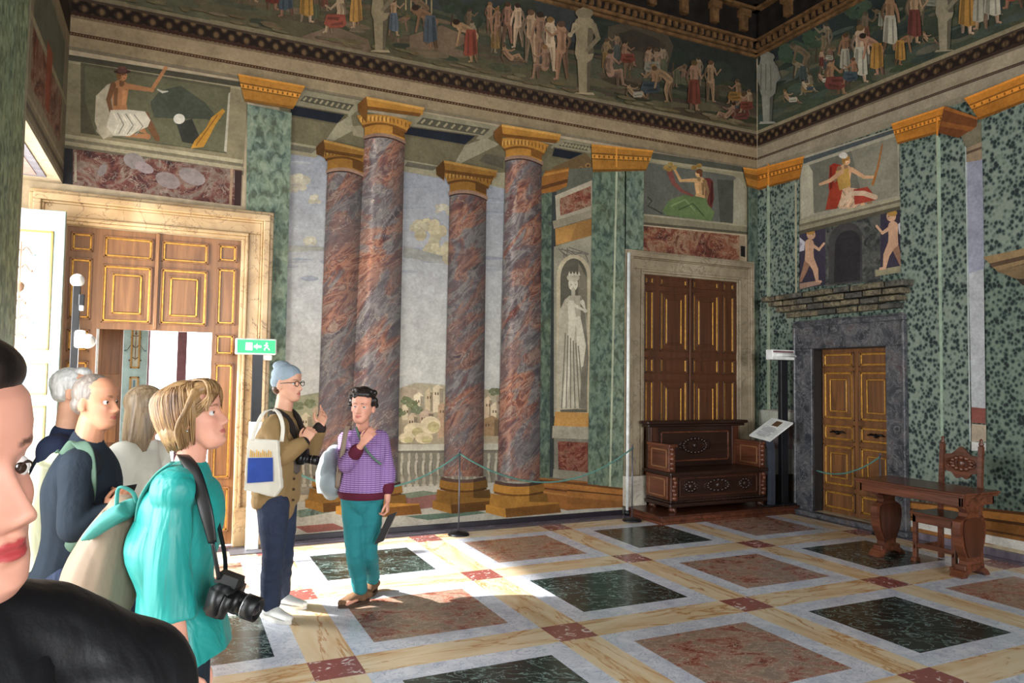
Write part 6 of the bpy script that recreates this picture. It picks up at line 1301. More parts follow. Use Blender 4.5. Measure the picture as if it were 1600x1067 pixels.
hd.eyes(p.t)
# tote bag on his shoulder
t = wempty('tote_bag', V(410, 772, D-.25), 'white canvas tote bag printed with a blue rectangle, hanging from the man in the beanie', 'bag')
Db = D-.29; C_ = [V(386, 686, Db), V(433, 688, Db-.05), V(438, 762, Db-.05), V(428, 776, Db-.04), V(380, 767, Db)]
n_ = (C_[1]-C_[0]).cross(C_[4]-C_[0]).normalized(); n_ = n_ if n_.dot(HF) > 0 else -n_
b = MB(); 
cc = [lerp_ for lerp_ in C_]; cen = sum(C_, Vector())/5
b.prism([c-n_*.0 for c in C_], n_*.035, 'white_canvas'); bo = organic('bag_body', b, .006, t, ['white_canvas'], None, 3, sculpt=lambda c, n: c+n*.008*noise.noise(c*7))
def onbag(u, v): # u across, v down
    top = C_[0].lerp(C_[1], u); bot = C_[4].lerp(C_[2], u); return top.lerp(bot, v)-n_*.010
b = MB(); b.add([onbag(.10, .36), onbag(.86, .36), onbag(.84, .85), onbag(.12, .85)], [(0, 1, 2, 3)], 'print_blue')
for k in range(11):
    u0 = .15+.063*k; b.add([onbag(u0, .345), onbag(u0+.035, .345), onbag(u0+.045, .20+.03*(k % 3)), onbag(u0+.012, .20+.03*(k % 3))], [(0, 1, 2, 3)], 'print_orange')
b.obj('printed_design', t)
b = MB(); pts = [onbag(.2, .02), V(400, 668, Db+.02), V(412, 645, D-.2), V(428, 634+6, D-.13), V(437, 648, D-.2), V(442, 668, D-.245), V(440, 690, D-.27)]; q_, r_ = smooth_pts(pts, [(.013, .003)]*7, 4); b.tube(q_, r_, 'white_canvas', 8, True, HR)
b.obj('strap', t)
# his camera
def camera_obj(c, fwd, label, k=1.0, lens=.09, up=(0, 0, 1)):
    c = Vector(c); f = Vector(fwd).normalized(); U_ = Vector(up); U_ = (U_-f*f.dot(U_)).normalized(); s = f.cross(U_); t = wempty('camera', c, label, 'camera'); R_ = Matrix((s, f, U_)).transposed()
    b = MB(); bm = bmesh.new(); bmesh.ops.create_cube(bm, size=1)
    for v in bm.verts: v.co = Vector((v.co.x*.14*k, v.co.y*.062*k, v.co.z*.095*k))
    bmesh.ops.bevel(bm, geom=bm.edges[:], offset=.012*k, segments=3, affect='EDGES'); b.frombm(bm, 'camera_black', True, Matrix.Translation(c) @ R_.to_4x4())
    bm = bmesh.new(); bmesh.ops.create_cube(bm, size=1)
    for v in bm.verts: v.co = Vector((v.co.x*(.06 if v.co.z < 0 else .04)*k, v.co.y*.07*k, .058*k+v.co.z*.03*k))
    b.frombm(bm, 'camera_black', False, Matrix.Translation(c) @ R_.to_4x4()); b.tube([c+s*.05*k+f*.02*k-U_*.04*k, c+s*.05*k+f*.035*k+U_*.03*k], .018*k, 'camera_black', 12); b.obj('camera_body', t)
    b = MB(); b.lathe([(.034*k, .028*k), (.036*k, .035*k), (.036*k, .05*k), (.033*k, .052*k), (.035*k, .06*k), (.035*k, lens*.8), (.038*k, lens*.82), (.038*k, lens+.03*k), (.032*k, lens+.03*k), (.030*k, lens+.015*k)], 'camera_black', c-U_*.005*k, 28, ax=f); lo = b.obj('lens', t)
    b = MB(); b.lathe([(.0372*k, lens*.84), (.0388*k, lens*.85), (.0388*k, lens*.88), (.0372*k, lens*.89)], 'silver', c-U_*.005*k, 28, ax=f); b.ball(c-U_*.005*k+f*(lens+.004*k), (.029*k,)*3, 'glass_dark', seg=16, ring=10); o = b.obj('lens_glass', lo); o.matrix_parent_inverse = Matrix.Identity(4)
    return t, s, f, U_
camera_obj(V(473, 715, D-.05), HR*.95-HF*.1+Vector((0, 0, -.12)), 'black camera hanging in front of the man in the beanie', .85, .08)

# ---------------------------------------------------------------- 2. woman in the purple jumper
p = Person('smiling woman in a purple knitted jumper and teal trousers, one hand on her shoulder', onZ(566, 940, 0)); D = 5.05; J = p.J
f2 = (-HF*.97-HR*.12).normalized(); Sd = Vector((0, 0, 1)).cross(f2); a1, a2 = onZ(563, 943, 0), onZ(582, 926, 0)
J.update(pelvis=V(566, 767, D), waist=V(568, 736, D), chest=V(568, 708, D), neck=V(567, 676, D), shr=V(543, 688, D), shl=V(592, 686, D), elr=V(540, 726, D-.10), wrr=V(567, 692, D-.20), ell=V(606, 735, D+.02), wrl=V(605, 782, D-.04),
         hpr=V(554, 778, D), hpl=V(579, 778, D), knr=V(554, 862, D-.03), knl=V(576, 862, D+.02), anr=Vector((a1.x, a1.y, .09)), anl=Vector((a2.x, a2.y, .09)))
J['ffr'], J['ffl'] = f2-HR*.6, f2
hd = Head(V(565, 659, D-.07), f2, (HR*.05+Vector((0, 0, 1))), .95, 1.05)
p.body(hd, Sd, ['skin_fair', 'lips_pink', 'brow_dark'], [(J['wrr'], V(583, 671, D-.16)-J['wrr'], HF*1.0-Vector((0, 0, .3)), HR*-.3+Vector((0, 0, 1)), dict(curl=(.35, .4, .4, .45), k=.9, thumb=.3)), (J['wrl'], DN*1+HR*.05, HR*-1, -HF, dict(curl=(.9, .9, .9, .9), k=.9, thumb=.7))], scale=.88, neckr=.05)
b = MB(); p.torso(b, Sd, .022, .9, chest=1.04); p.arm(b, 'r', .018, .92, 1.55); p.arm(b, 'l', .018, .92, 1.5); climb(b, [J['pelvis'], J['waist'], J['chest']], [(.150, .120), (.140, .112), (.150, .115)], Sd)
organic('jumper', b, .007, p.t, ['lilac_knit'], None, 5, sculpt=lambda c, n: c+n*(.006*noise.noise(c*10)))
b = MB(); b.tube([J['pelvis']+Vector((0, 0, .002)), J['pelvis']-Vector((0, 0, .022)), J['pelvis']-Vector((0, 0, .05))], [(.172, .143), (.170, .140), (.160, .125)], 'maroon_knit', 28, True, Sd); organic('jumper_hem', b, .007, p.t, ['maroon_knit'], None, 2)
for q, u0 in (('r', 1.5), ('l', 1.46)):
    b = MB(); limb(b, [J['el'+q].lerp(J['wr'+q], u0-1), J['el'+q].lerp(J['wr'+q], u0-1+.16)], [.050, .046]); organic('cuff', b, .006, p.t, ['maroon_knit'], None, 2)
b = MB(); p.leg(b, 'r', .010, .92, low=.93, flare=.008); p.leg(b, 'l', .010, .92, low=.9, flare=.008); climb(b, [J['pelvis']+Vector((0, 0, .03)), J['pelvis']-Vector((0, 0, .06))], [(.150, .112), (.155, .118)], Sd)
organic('trousers', b, .006, p.t, ['teal_cotton'], None, 4, sculpt=lambda c, n: c+n*(.006*noise.noise(Vector((c.x*10, c.y*10, c.z*28)))*(1 if c.z < .6 else .4)))
shoe('shoe', J['anr'], f2-HR*1.0, 'brown_suede', 'sole_dark', p.t, .25, .03); shoe('shoe', J['anl'], f2-HR*.1, 'brown_suede', 'sole_dark', p.t, .25, .03)
b = MB(); b.ball(hd.T(0, -.022, .150), (.084, .094, .092), 'skin_fair', hd.rot()); b.ball(hd.T(0, .008, .200), (.072, .074, .042), 'skin_fair', hd.rot()); b.ball(hd.T(0, -.012, .195), (.066, .072, .062), 'skin_fair', hd.rot())
rr = random.Random(4)
for k in range(46):
    a_ = rr.uniform(-2.5, 2.5); zz_ = rr.uniform(.11, .235); r_ = .088*(1-max(0, (zz_-.16)/.13)**2)
    if abs(a_) < .95 and zz_ < .175: continue
    b.ball(hd.T(r_*math.sin(a_)*1.0, -.012+r_*1.05*math.cos(a_), zz_), rr.uniform(.014, .022), 'skin_fair', seg=10, ring=8)
organic('hair', b, .005, p.t, ['hair_black'], None, 2); hd.eyes(p.t, (.1, .12))
b = MB(); b.obox(V(603, 825, D-.12), HR*.030+Vector((0, 0, .012)), HF*.006+HR*.002, Vector((0, 0, .10))+HR*.045, 'camera_black')
b.obj('tablet', None, 'black tablet held in the lowered hand of the woman in the purple jumper', 'tablet')
t = wempty('backpack', V(515, 780, D+.02), 'light grey backpack hanging off the right shoulder of the woman in the purple jumper', 'backpack')
b = MB(); climb(b, [V(523, 708, D+.10), V(517, 738, D+.08), V(518, 768, D+.08)], [(.075, .06), (.105, .075), (.10, .06)], (HR*.9+HF*.3)); b.ball(V(520, 755, D+.05), (.10, .08, .10), 'skin_fair'); organic('bag_body', b, .007, t, ['bag_grey'], None, 4, sculpt=lambda c, n: c+n*(.006*noise.noise(c*12)))
b = MB(); climb(b, [V(527, 762, D-.02), V(530, 735, D-.03), V(533, 716, D-.0)], [(.018, .008)]*3, HR); b.obj('pocket_trim', t).data.materials[0] = M['bag_strap_tan']
b = MB(); q_, r_ = smooth_pts([V(531, 740, D-.02), V(535, 708, D-.135), V(540, 676, D-.09), V(545, 668, D+.0), V(540, 700, D+.13)], [(.018, .004)]*5, 5); b.tube(q_, r_, 'bag_strap_tan', 8, True, HR); b.obj('strap', t)
b = MB(); q_, r_ = smooth_pts([V(556, 667, D-.06), V(566, 692, D-.15), V(580, 712, D-.15), V(596, 726, D-.13)], [(.008, .003)]*4, 5); b.tube(q_, r_, 'bag_green', 8, True, HR+Vector((0, 0, .5))); b.obj('cross_strap', t)

# ---------------------------------------------------------------- 3. man with short grey hair
p = Person('man with short grey hair and dark sweater seen in profile, wearing a cream backpack', onZ(130, 1150, 0)); D = 3.15; J = p.J
f3 = (HR*.97-HF*.1).normalized(); Sd = Vector((0, 0, 1)).cross(f3); a1, a2 = onZ(118, 1165, 0), onZ(140, 1130, 0)
J.update(pelvis=V(108, 900, D), waist=V(118, 835, D), chest=V(130, 765, D), neck=V(134, 694, D), shr=V(122, 730, D-.17), shl=V(140, 722, D+.16), elr=V(115, 825, D-.23), wrr=V(168, 802, D-.16), ell=V(160, 812, D+.16), wrl=V(188, 780, D+.02),
         hpr=V(105, 915, D-.09), hpl=V(115, 912, D+.09), knr=V(112, 1040, D-.1), knl=V(124, 1030, D+.08), anr=Vector((a1.x, a1.y, .09)), anl=Vector((a2.x, a2.y, .09)))
J['ffr'] = J['ffl'] = f3
hd = Head(V(149, 667, D), f3, (0, 0, 1), .99)
p.body(hd, Sd, ['skin_tan', 'lips_pink', 'brow_brown'], [(J['wrr'], V(190, 782, D-.13)-J['wrr'], HF+Vector((0, 0, .3)), Vector((0, 0, 1)), dict(curl=(.7, .7, .7, .7), thumb=.5)), (J['wrl'], V(200, 770, D-.04)-J['wrl'], -HF+DN*.2, Vector((0, 0, 1)), dict(curl=(.6, .6, .7, .7), thumb=.5))])
b = MB(); p.torso(b, Sd, .018, 1.02); p.arm(b, 'r', .018, 1.05, 1.93); p.arm(b, 'l', .018, 1.05, 1.93); limb(b, [J['neck']-Vector((0, 0, .02)), J['neck']+Vector((0, 0, .02))], [.075, .066]); organic('sweater', b, .008, p.t, ['navy_jersey'], None, 5, sculpt=lambda c, n: c+n*(.007*noise.noise(c*9)))
b = MB(); p.leg(b, 'r', .016, 1.02, low=.96); p.leg(b, 'l', .016, 1.02, low=.96); climb(b, [J['pelvis']+Vector((0, 0, .06)), J['pelvis']-Vector((0, 0, .06))], [(.165, .12), (.17, .125)], Sd); organic('jeans', b, .009, p.t, ['dark_denim'], None, 4)
shoe('shoe', J['anr'], f3, 'brown_suede', 'sole_dark', p.t); shoe('shoe', J['anl'], f3, 'brown_suede', 'sole_dark', p.t)
b = MB(); b.ball(hd.T(0, -.016, .150), (.0795, .0875, .083), 'skin_fair', hd.rot(), 28, 20); b.ball(hd.T(0, -.05, .10), (.072, .052, .05), 'skin_fair', hd.rot()); organic('hair', b, .005, p.t, ['hair_grey'], None, 3, sculpt=lambda c, n: c+n*.002*noise.noise(c*90)); hd.eyes(p.t)
b = MB(); b.obox(V(196, 778, D-.07), HR*.012+HF*.03, HF*.003-HR*.002, Vector((0, 0, .055))+HR*.02, 'camera_black'); b.obj('phone', None, 'dark phone held by the man with short grey hair', 'phone')
t = wempty('backpack', V(85, 880, D), 'cream and green backpack on the back of the man with short grey hair', 'backpack')
b = MB(); climb(b, [V(93, 722, D+.0), V(80, 775, D), V(78, 840, D), V(90, 880, D)], [(.12, .05), (.15, .085), (.155, .095), (.14, .06)], Sd); organic('bag_body', b, .008, t, ['bag_cream'], None, 5, sculpt=lambda c, n: c+n*(.008*noise.noise(c*9)))
b = MB(); climb(b, [V(62, 800, D-.02), V(62, 850, D-.02)], [(.11, .03), (.115, .035)], Sd); organic('pocket', b, .008, t, ['bag_green'], None, 4)
b = MB(); q_, r_ = smooth_pts([V(100, 712, D-.1), V(118, 692, D-.125), V(136, 705, D-.16), V(142, 745, D-.19), V(138, 785, D-.17), V(122, 832, D-.15), V(100, 866, D-.12)], [(.024, .006)]*7, 5); b.tube(q_, r_, 'bag_green', 10, True, HR); b.obj('strap', t)
b = MB(); q_, r_ = smooth_pts([V(88, 716, D), V(90, 704, D-.02), V(98, 712, D)], [(.010, .005)]*3, 5); b.tube(q_, r_, 'bag_green', 8); b.obj('handle', t)

# ---------------------------------------------------------------- 4. man behind him, mostly hidden
p = Person('white-haired man in a navy jacket, mostly hidden behind the man with short grey hair', onZ(100, 1095, 0)); D = 3.75; J = p.J; f4 = (HR*.85+HF*.35).normalized(); Sd = Vector((0, 0, 1)).cross(f4)
a1, a2 = onZ(95, 1090, 0), onZ(112, 1070, 0)
J.update(pelvis=V(95, 855, D), waist=V(98, 800, D), chest=V(98, 740, D), neck=V(104, 680, D), shr=V(84, 704, D-.16), shl=V(115, 700, D+.16), elr=V(80, 790, D-.2), wrr=V(110, 830, D-.18), ell=V(125, 790, D+.2), wrl=V(145, 830, D+.1),
         hpr=V(92, 865, D-.09), hpl=V(102, 865, D+.09), knr=V(94, 980, D-.1), knl=V(108, 975, D+.08), anr=Vector((a1.x, a1.y, .09)), anl=Vector((a2.x, a2.y, .09)))
J['ffr'] = J['ffl'] = f4
hd = Head(V(114, 645, D), f4, (0, 0, 1), 1.0)
p.body(hd, Sd, ['skin_light', 'lips_pink', 'brow_brown'], [(J['wrr'], DN+HR*.4, HF, HR, dict(curl=(.5,)*4)), (J['wrl'], DN+HR*.4, -HF, HR, dict(curl=(.5,)*4))], .007)
b = MB(); p.torso(b, Sd, .024, 1.05); p.arm(b, 'r', .022, 1.05, 1.93); p.arm(b, 'l', .022, 1.05, 1.93); organic('jacket', b, .009, p.t, ['blue_navy'], None, 5)
b = MB(); p.leg(b, 'r', .014, 1, low=.96); p.leg(b, 'l', .014, 1, low=.96); climb(b, [J['pelvis']+Vector((0, 0, .06)), J['pelvis']-Vector((0, 0, .06))], [(.165, .12), (.17, .125)], Sd); organic('jeans', b, .010, p.t, ['dark_denim'], None, 4)
shoe('shoe', J['anr'], f4, 'brown_suede', 'sole_dark', p.t); shoe('shoe', J['anl'], f4, 'brown_suede', 'sole_dark', p.t)
b = MB(); b.ball(hd.T(0, -.022, .15), (.084, .092, .086), 'skin_fair', hd.rot(), 28, 20); b.ball(hd.T(0, -.045, .10), (.078, .056, .05), 'skin_fair', hd.rot()); b.ball(hd.T(0, .03, .21), (.05, .05, .028), 'skin_fair', hd.rot()); organic('hair', b, .006, p.t, ['hair_white'], None, 3, sculpt=lambda c, n: c+n*.004*noise.noise(c*60)); hd.eyes(p.t)

# ---------------------------------------------------------------- 5. woman with long fair hair
p = Person('woman with long straight fair hair in a white top, behind the woman in turquoise', onZ(215, 1110, 0)); D = 3.5; J = p.J; f5 = (HR*.75+HF*.6).normalized(); Sd = Vector((0, 0, 1)).cross(f5)
a1, a2 = onZ(210, 1130, 0), onZ(228, 1105, 0)
J.update(pelvis=V(214, 870, D), waist=V(212, 815, D), chest=V(212, 750, D), neck=V(222, 697, D), shr=V(192, 712, D-.13), shl=V(240, 708, D+.13), elr=V(180, 795, D-.16), wrr=V(215, 820, D-.22), ell=V(256, 790, D+.15), wrl=V(262, 830, D+.05),
         hpr=V(208, 880, D-.08), hpl=V(222, 880, D+.08), knr=V(212, 1000, D-.08), knl=V(226, 995, D+.06), anr=Vector((a1.x, a1.y, .09)), anl=Vector((a2.x, a2.y, .09)))
J['ffr'] = J['ffl'] = f5
hd = Head(V(231, 674, D), f5, (0, 0, 1), .95)
p.body(hd, Sd, ['skin_light', 'lips_pink', 'brow_brown'], [(J['wrr'], HR+DN*.2, DN, HF, dict(curl=(.5,)*4, k=.9)), (J['wrl'], HR+DN*.2, DN, HF, dict(curl=(.5,)*4, k=.9))], .006, .88)
b = MB(); p.torso(b, Sd, .022, .92); p.arm(b, 'r', .022, .95, 1.9); p.arm(b, 'l', .022, .95, 1.9); organic('top', b, .007, p.t, ['white_knit'], None, 5, sculpt=lambda c, n: c+n*(.007*noise.noise(c*10)))
b = MB(); p.leg(b, 'r', .012, .92, low=.96); p.leg(b, 'l', .012, .92, low=.96); climb(b, [J['pelvis']+Vector((0, 0, .06)), J['pelvis']-Vector((0, 0, .06))], [(.155, .115), (.16, .12)], Sd); organic('jeans', b, .009, p.t, ['dark_denim'], None, 4)
shoe('shoe', J['anr'], f5, 'shoe_white', 'sole_white', p.t, .25); shoe('shoe', J['anl'], f5, 'shoe_white', 'sole_white', p.t, .25)
b = MB(); b.ball(hd.T(0, -.02, .15), (.083, .094, .084), 'skin_fair', hd.rot(), 28, 20); climb(b, [hd.T(0, -.045, .15), hd.T(0, -.07, .07), hd.T(-.01, -.085, -.03), hd.T(-.02, -.09, -.12)], [(.08, .06), (.084, .04), (.08, .03), (.055, .016)], Sd)
for q in (-1, 1): climb(b, [hd.T(q*.05, .0, .16), hd.T(q*.084, -.01, .10), hd.T(q*.088, -.03, 0), hd.T(q*.085, -.04, -.09)], [(.02, .035), (.014, .045), (.014, .04), (.008, .02)], Sd)
organic('hair', b, .005, p.t, ['hair_dark_blond'], None, 3); hd.eyes(p.t)

# ---------------------------------------------------------------- 6. woman in the turquoise tunic
p = Person('woman with a fair bob in a loose turquoise tunic, looking up to the right', onZ(285, 1240, 0)); D = 2.42; J = p.J; f6 = (HR*.98+HF*.12).normalized(); Sd = Vector((0, 0, 1)).cross(f6)
a1, a2 = V(280, 1330, D-.08), V(290, 1320, D+.08)
J.update(pelvis=V(278, 975, D), waist=V(280, 890, D), chest=V(286, 800, D), neck=V(296, 722, D), shr=V(272, 768, D-.165), shl=V(298, 762, D+.15), elr=V(262, 925, D-.20), wrr=V(290, 1052, D-.17), ell=V(300, 915, D+.2), wrl=V(310, 1030, D+.18),
         hpr=V(275, 1000, D-.085), hpl=V(285, 1000, D+.085), knr=V(282, 1180, D-.09), knl=V(292, 1180, D+.08), anr=Vector((a1.x, a1.y, .09)), anl=Vector((a2.x, a2.y, .09)))
J['ffr'] = J['ffl'] = f6
hd = Head(V(312, 700, D), (f6+Vector((0, 0, .20))).normalized(), (0, 0, 1), .98)
p.body(hd, Sd, ['skin_fair', 'lips_pink', 'brow_brown'], [(J['wrr'], DN+HR*.15, HF, HR, dict(curl=(.4, .45, .5, .5), k=.92)), (J['wrl'], DN+HR*.1, -HF, HR, dict(curl=(.4, .45, .5, .5), k=.92))], .004, .9, neckr=.05)
b = MB(); p.torso(b, Sd, .022, .93, chest=1.0, drop=.045)
q_, r_ = smooth_pts([J['chest'], V(274, 850, D), V(278, 905, D), V(292, 960, D), V(306, 1020, D)], [(.165, .115), (.185, .140), (.155, .112), (.18, .118), (.195, .112)], 4); b.tube(q_, r_, 'skin_fair', 32, True, Sd)
q_, r_ = smooth_pts([J['shr']-Vector((0, 0, .01)), J['shr'].lerp(J['elr'], .35), J['shr'].lerp(J['elr'], .75), V(270, 966, D-.19)], [(.050, .056), (.062, .060), (.064, .062), (.070, .062)], 4); b.tube(q_, r_, 'skin_fair', 28, True, f6); b.ball(J['shr'], .044, 'skin_fair')
climb(b, [J['shl'], J['shl'].lerp(J['ell'], .5), V(300, 950, D+.2)], [(.065, .065), (.075, .075), (.08, .07)], f6)
def silk(c, n):
    q = Vector((c.x*10, c.y*10, c.z*2.6)); f = noise.noise(q)+.4*noise.noise(q*2.0+Vector((3, 1, 0))); return c+n*(.013*f*min(1, max(.25, (1.40-c.z)*3)))
organic('tunic', b, .006, p.t, ['turquoise_silk'], None, 5, sculpt=silk)
b = MB(); climb(b, [V(222, 902, D-.13), V(240, 915, D-.17), V(262, 912, D-.16)], [(.008, .003)]*3, Vector((0, 0, 1))); b.obj('waist_tie', p.t).data.materials[0] = M['bag_teal']
b = MB(); p.leg(b, 'r', .01, .9, low=.96); p.leg(b, 'l', .01, .9, low=.96); climb(b, [J['pelvis']+Vector((0, 0, .02)), J['pelvis']-Vector((0, 0, .06))], [(.15, .11), (.155, .115)], Sd); organic('leggings', b, .009, p.t, ['navy_jersey'], None, 4)
shoe('shoe', J['anr'], f6, 'brown_suede', 'sole_dark', p.t, .25); shoe('shoe', J['anl'], f6, 'brown_suede', 'sole_dark', p.t, .25)
# bob: a soft base and overlapping swept locks
b = MB(); b.ball(hd.T(0, -.022, .148), (.088, .100, .090), 'skin_fair', hd.rot(), 28, 20); b.ball(hd.T(0, -.052, .075), (.083, .066, .075), 'skin_fair', hd.rot()); b.ball(hd.T(0, .045, .195), (.064, .052, .032), 'skin_fair', hd.rot())
for q in (-1, 1): climb(b, [hd.T(q*.055, .035, .19), hd.T(q*.083, .01, .14), hd.T(q*.086, -.03, .08), hd.T(q*.072, -.035, .01)], [(.016, .026), (.009, .026), (.009, .030), (.006, .018)], f6)
base = organic('hair', b, .005, p.t, ['hair_blond'], None, 4)
b = MB(); rr = random.Random(12)
for k in range(460):
    a_ = rr.uniform(-3.14, 3.14); q = 1 if a_ > 0 else -1; fr = abs(a_) < 1.0
    top = (rr.uniform(-.012, .012), rr.uniform(-.05, .035), .232+rr.uniform(-.004, .004))
    sx, sy = math.sin(a_), math.cos(a_)
    if fr:      # fringe swept to the side
        e = rr.uniform(.6, 1); pts = [top, (sx*.05, .05+.02*sy, .225), (sx*.078+.01*q, .060+.035*sy, .175), (q*rr.uniform(.074, .086), rr.uniform(.03, .072), rr.uniform(.115, .150))]
    else:
        low = rr.uniform(-.01, .03)+.03*max(0, sy); r_ = rr.uniform(.090, .096)
        pts = [top, (sx*r_*.8, -.022+sy*r_*.95, .205), (sx*r_*1.0, -.026+sy*r_*1.12, .13), (sx*r_*.74, -.030+sy*r_*.72, low+.01)]
    lock(b, [hd.T(*q_) for q_ in pts], rr.uniform(.0028, .0052), rr.choice(['hair_blond', 'hair_blond', 'hair_gold', 'hair_brownish']))
hairm('hair_gold', (124, 90, 54), (198, 160, 112)); hairm('hair_brownish', (72, 48, 32), (134, 98, 64))
o = b.obj('hair_strands', base); o.matrix_parent_inverse = Matrix.Identity(4)
hd.eyes(p.t, (0, .1)); b = MB(); b.ball(hd.T(-.080, -.006, .066), .004, 'silver', seg=10, ring=8); b.obj('earring', p.t)
# her camera and strap
ct, cs, cf, cu = camera_obj(V(352, 932, D-.16), (HR*.88-HF*.12+Vector((0, 0, -.25))), 'black camera with a zoom lens hanging from the neck of the woman in turquoise', 1.0, .085, (HF*.0+Vector((0, 0, 1))))
b = MB(); q_, r_ = smooth_pts([V(282, 708, D+.02), V(290, 716, D-.085), V(306, 745, D-.150), V(322, 800, D-.185), V(332, 848, D-.19)], [(.017, .003), (.019, .004), (.021, .004), (.021, .004), (.014, .004)], 6); b.tube(q_, r_, 'camera_black', 10, True, HR); 
q_, r_ = smooth_pts([V(332, 848, D-.19), V(338, 880, D-.19), V(342, 905, D-.18)], [(.007, .003)]*3, 5); b.tube(q_, r_, 'camera_black', 8, True, HR); q_, r_ = smooth_pts([V(300, 712, D+.06), V(330, 780, D+.02), V(350, 860, D-.05), V(352, 905, D-.12)], [(.007, .003)]*4, 5); b.tube(q_, r_, 'camera_black', 8, True, HR); b.obj('strap', ct)
# her backpack
t = wempty('backpack', V(150, 930, D+.05), 'beige and teal backpack on the back of the woman in turquoise', 'backpack')
b = MB(); climb(b, [V(196, 800, D+.02), V(176, 850, D+.02), V(160, 910, D+.02), V(158, 955, D+.02)], [(.12, .06), (.155, .10), (.165, .12), (.15, .09)], Sd); organic('bag_body', b, .007, t, ['bag_beige'], None, 5, sculpt=lambda c, n: c+n*(.012*noise.noise(Vector((c.x*10, c.y*10, c.z*4)))))
b = MB(); climb(b, [V(206, 792, D-.02), V(182, 806, D-.03), V(160, 826, D-.03)], [(.13, .03), (.14, .032), (.13, .02)], Sd); organic('flap', b, .007, t, ['bag_teal'], None, 4)
b = MB(); q_, r_ = smooth_pts([V(182, 790, D-.08), V(186, 762, D-.08), V(206, 768, D-.06), V(214, 785, D-.05)], [(.012, .005)]*4, 5); b.tube(q_, r_, 'bag_teal', 8, True, Sd); b.obj('handle', t)
b = MB(); q_, r_ = smooth_pts([V(214, 812, D-.10), V(222, 775, D-.11), V(246, 740, D-.12), V(270, 722, D-.12)], [(.016, .004)]*4, 5); b.tube(q_, r_, 'bag_teal', 10, True, HF); b.obj('strap', t)

# ---------------------------------------------------------------- 7. woman in black at the left edge
p = Person('close dark-haired woman with red lips and a black coat, at the left edge', onZ(100, 5000, 0)); D = .70; J = p.J
f7 = (-HF*.16+HR*.98).normalized(); Sd = Vector((0, 0, 1)).cross(f7); H7 = Head(V(-119, 912, D), f7, (CU*.985-HR*.15-HF*.03), 1.0); H7.o = V(46, 729, .66)-(H7.T(.032, .078, .1095)-H7.o); c0 = H7.o.copy()
bf = (-HF*.55+HR*.75).normalized(); S7 = Vector((0, 0, 1)).cross(bf)
p.t.location = (c0.x, c0.y, 0); p.t.matrix_basis = Matrix.Translation(Vector((c0.x, c0.y, 0)))
nb = Vector((c0.x, c0.y, c0.z-.028))-HR*.02+HF*.01
J.update(neck=nb, chest=nb-Vector((0, 0, .20))+HF*.01, waist=nb-Vector((0, 0, .42)), pelvis=nb-Vector((0, 0, .60)), shl=nb+S7*.195-Vector((0, 0, .125)), shr=nb-S7*.150-Vector((0, 0, .065)))
J.update(ell=J['shl']+Vector((0, 0, -.29))+S7*.05, elr=J['shr']+Vector((0, 0, -.29))-S7*.03); J.update(wrl=J['ell']+Vector((0, 0, -.24))+bf*.06, wrr=J['elr']+Vector((0, 0, -.24))+bf*.06)
J.update(hpl=J['pelvis']+S7*.085, hpr=J['pelvis']-S7*.085); J.update(knl=J['hpl']-Vector((0, 0, .40)), knr=J['hpr']-Vector((0, 0, .40))); J.update(anl=Vector((J['knl'].x, J['knl'].y, .09)), anr=Vector((J['knr'].x, J['knr'].y, .09))); J['ffr'] = J['ffl'] = bf
p.body(H7, S7, ['skin_pale', 'lips_red', 'brow_dark'], [(J['wrl'], DN, -S7, bf, dict(curl=(.4,)*4, k=.92)), (J['wrr'], DN, S7, bf, dict(curl=(.4,)*4, k=.92))], .0026, .9, neckr=.05)
b = MB(); p.torso(b, S7, .028, .92); limb(b, [nb-Vector((0, 0, .015)), nb.lerp(J['shl'], .5)+Vector((0, 0, .012)), J['shl']], [.060, .066, .070]); p.arm(b, 'r', .022, .95, 1.95); p.arm(b, 'l', .022, .95, 1.95); climb(b, [J['chest'], J['waist'], J['pelvis'], J['pelvis']-Vector((0, 0, .2))], [(.17, .13), (.16, .125), (.18, .14), (.19, .15)], S7)
organic('coat', b, .006, p.t, ['black_coat'], None, 5, sculpt=lambda c, n: c+n*(.006*noise.noise(c*11)))
b = MB()
for s_ in (1, -1): climb(b, [nb-bf*.06+S7*s_*.03+Vector((0, 0, .005)), nb+S7*s_*.068-Vector((0, 0, .005)), nb+bf*.075+S7*s_*.065-Vector((0, 0, .065)), J['chest']+bf*.150+S7*s_*.02], [(.012, .009), (.014, .009), (.028, .009), (.02, .008)], S7)
organic('lapel', b, .005, p.t, ['black_coat'], None, 3)
b = MB(); p.leg(b, 'r', .012, .92, low=.96); p.leg(b, 'l', .012, .92, low=.96); climb(b, [J['pelvis']+Vector((0, 0, .02)), J['pelvis']-Vector((0, 0, .08))], [(.15, .11), (.155, .115)], S7); organic('trousers', b, .01, p.t, ['dark_denim'], None, 4)
shoe('shoe', J['anr'], bf, 'brown_suede', 'sole_dark', p.t, .25); shoe('shoe', J['anl'], bf, 'brown_suede', 'sole_dark', p.t, .25)
b = MB(); b.ball(H7.T(0, -.024, .142), (.082, .092, .088), 'skin_fair', H7.rot(), 28, 20); b.ball(H7.T(0, .014, .198), (.070, .072, .040), 'skin_fair', H7.rot()); b.ball(H7.T(0, -.085, .08), (.05, .04, .05), 'skin_fair', H7.rot())
base = organic('hair', b, .004, p.t, ['hair_black'], None, 4); b = MB(); rr = random.Random(3)
for k in range(160):
    a_ = rr.uniform(-2.6, 2.6); sx, sy = math.sin(a_), math.cos(a_); pts = [(sx*.062, -.02+sy*.088, .192), (sx*.068, -.028+sy*.075, .215), (sx*.045, -.06, .20), (sx*.02, -.10, .12)]
    lock(b, [H7.T(*q_) for q_ in pts], rr.uniform(.003, .005), 'hair_black')
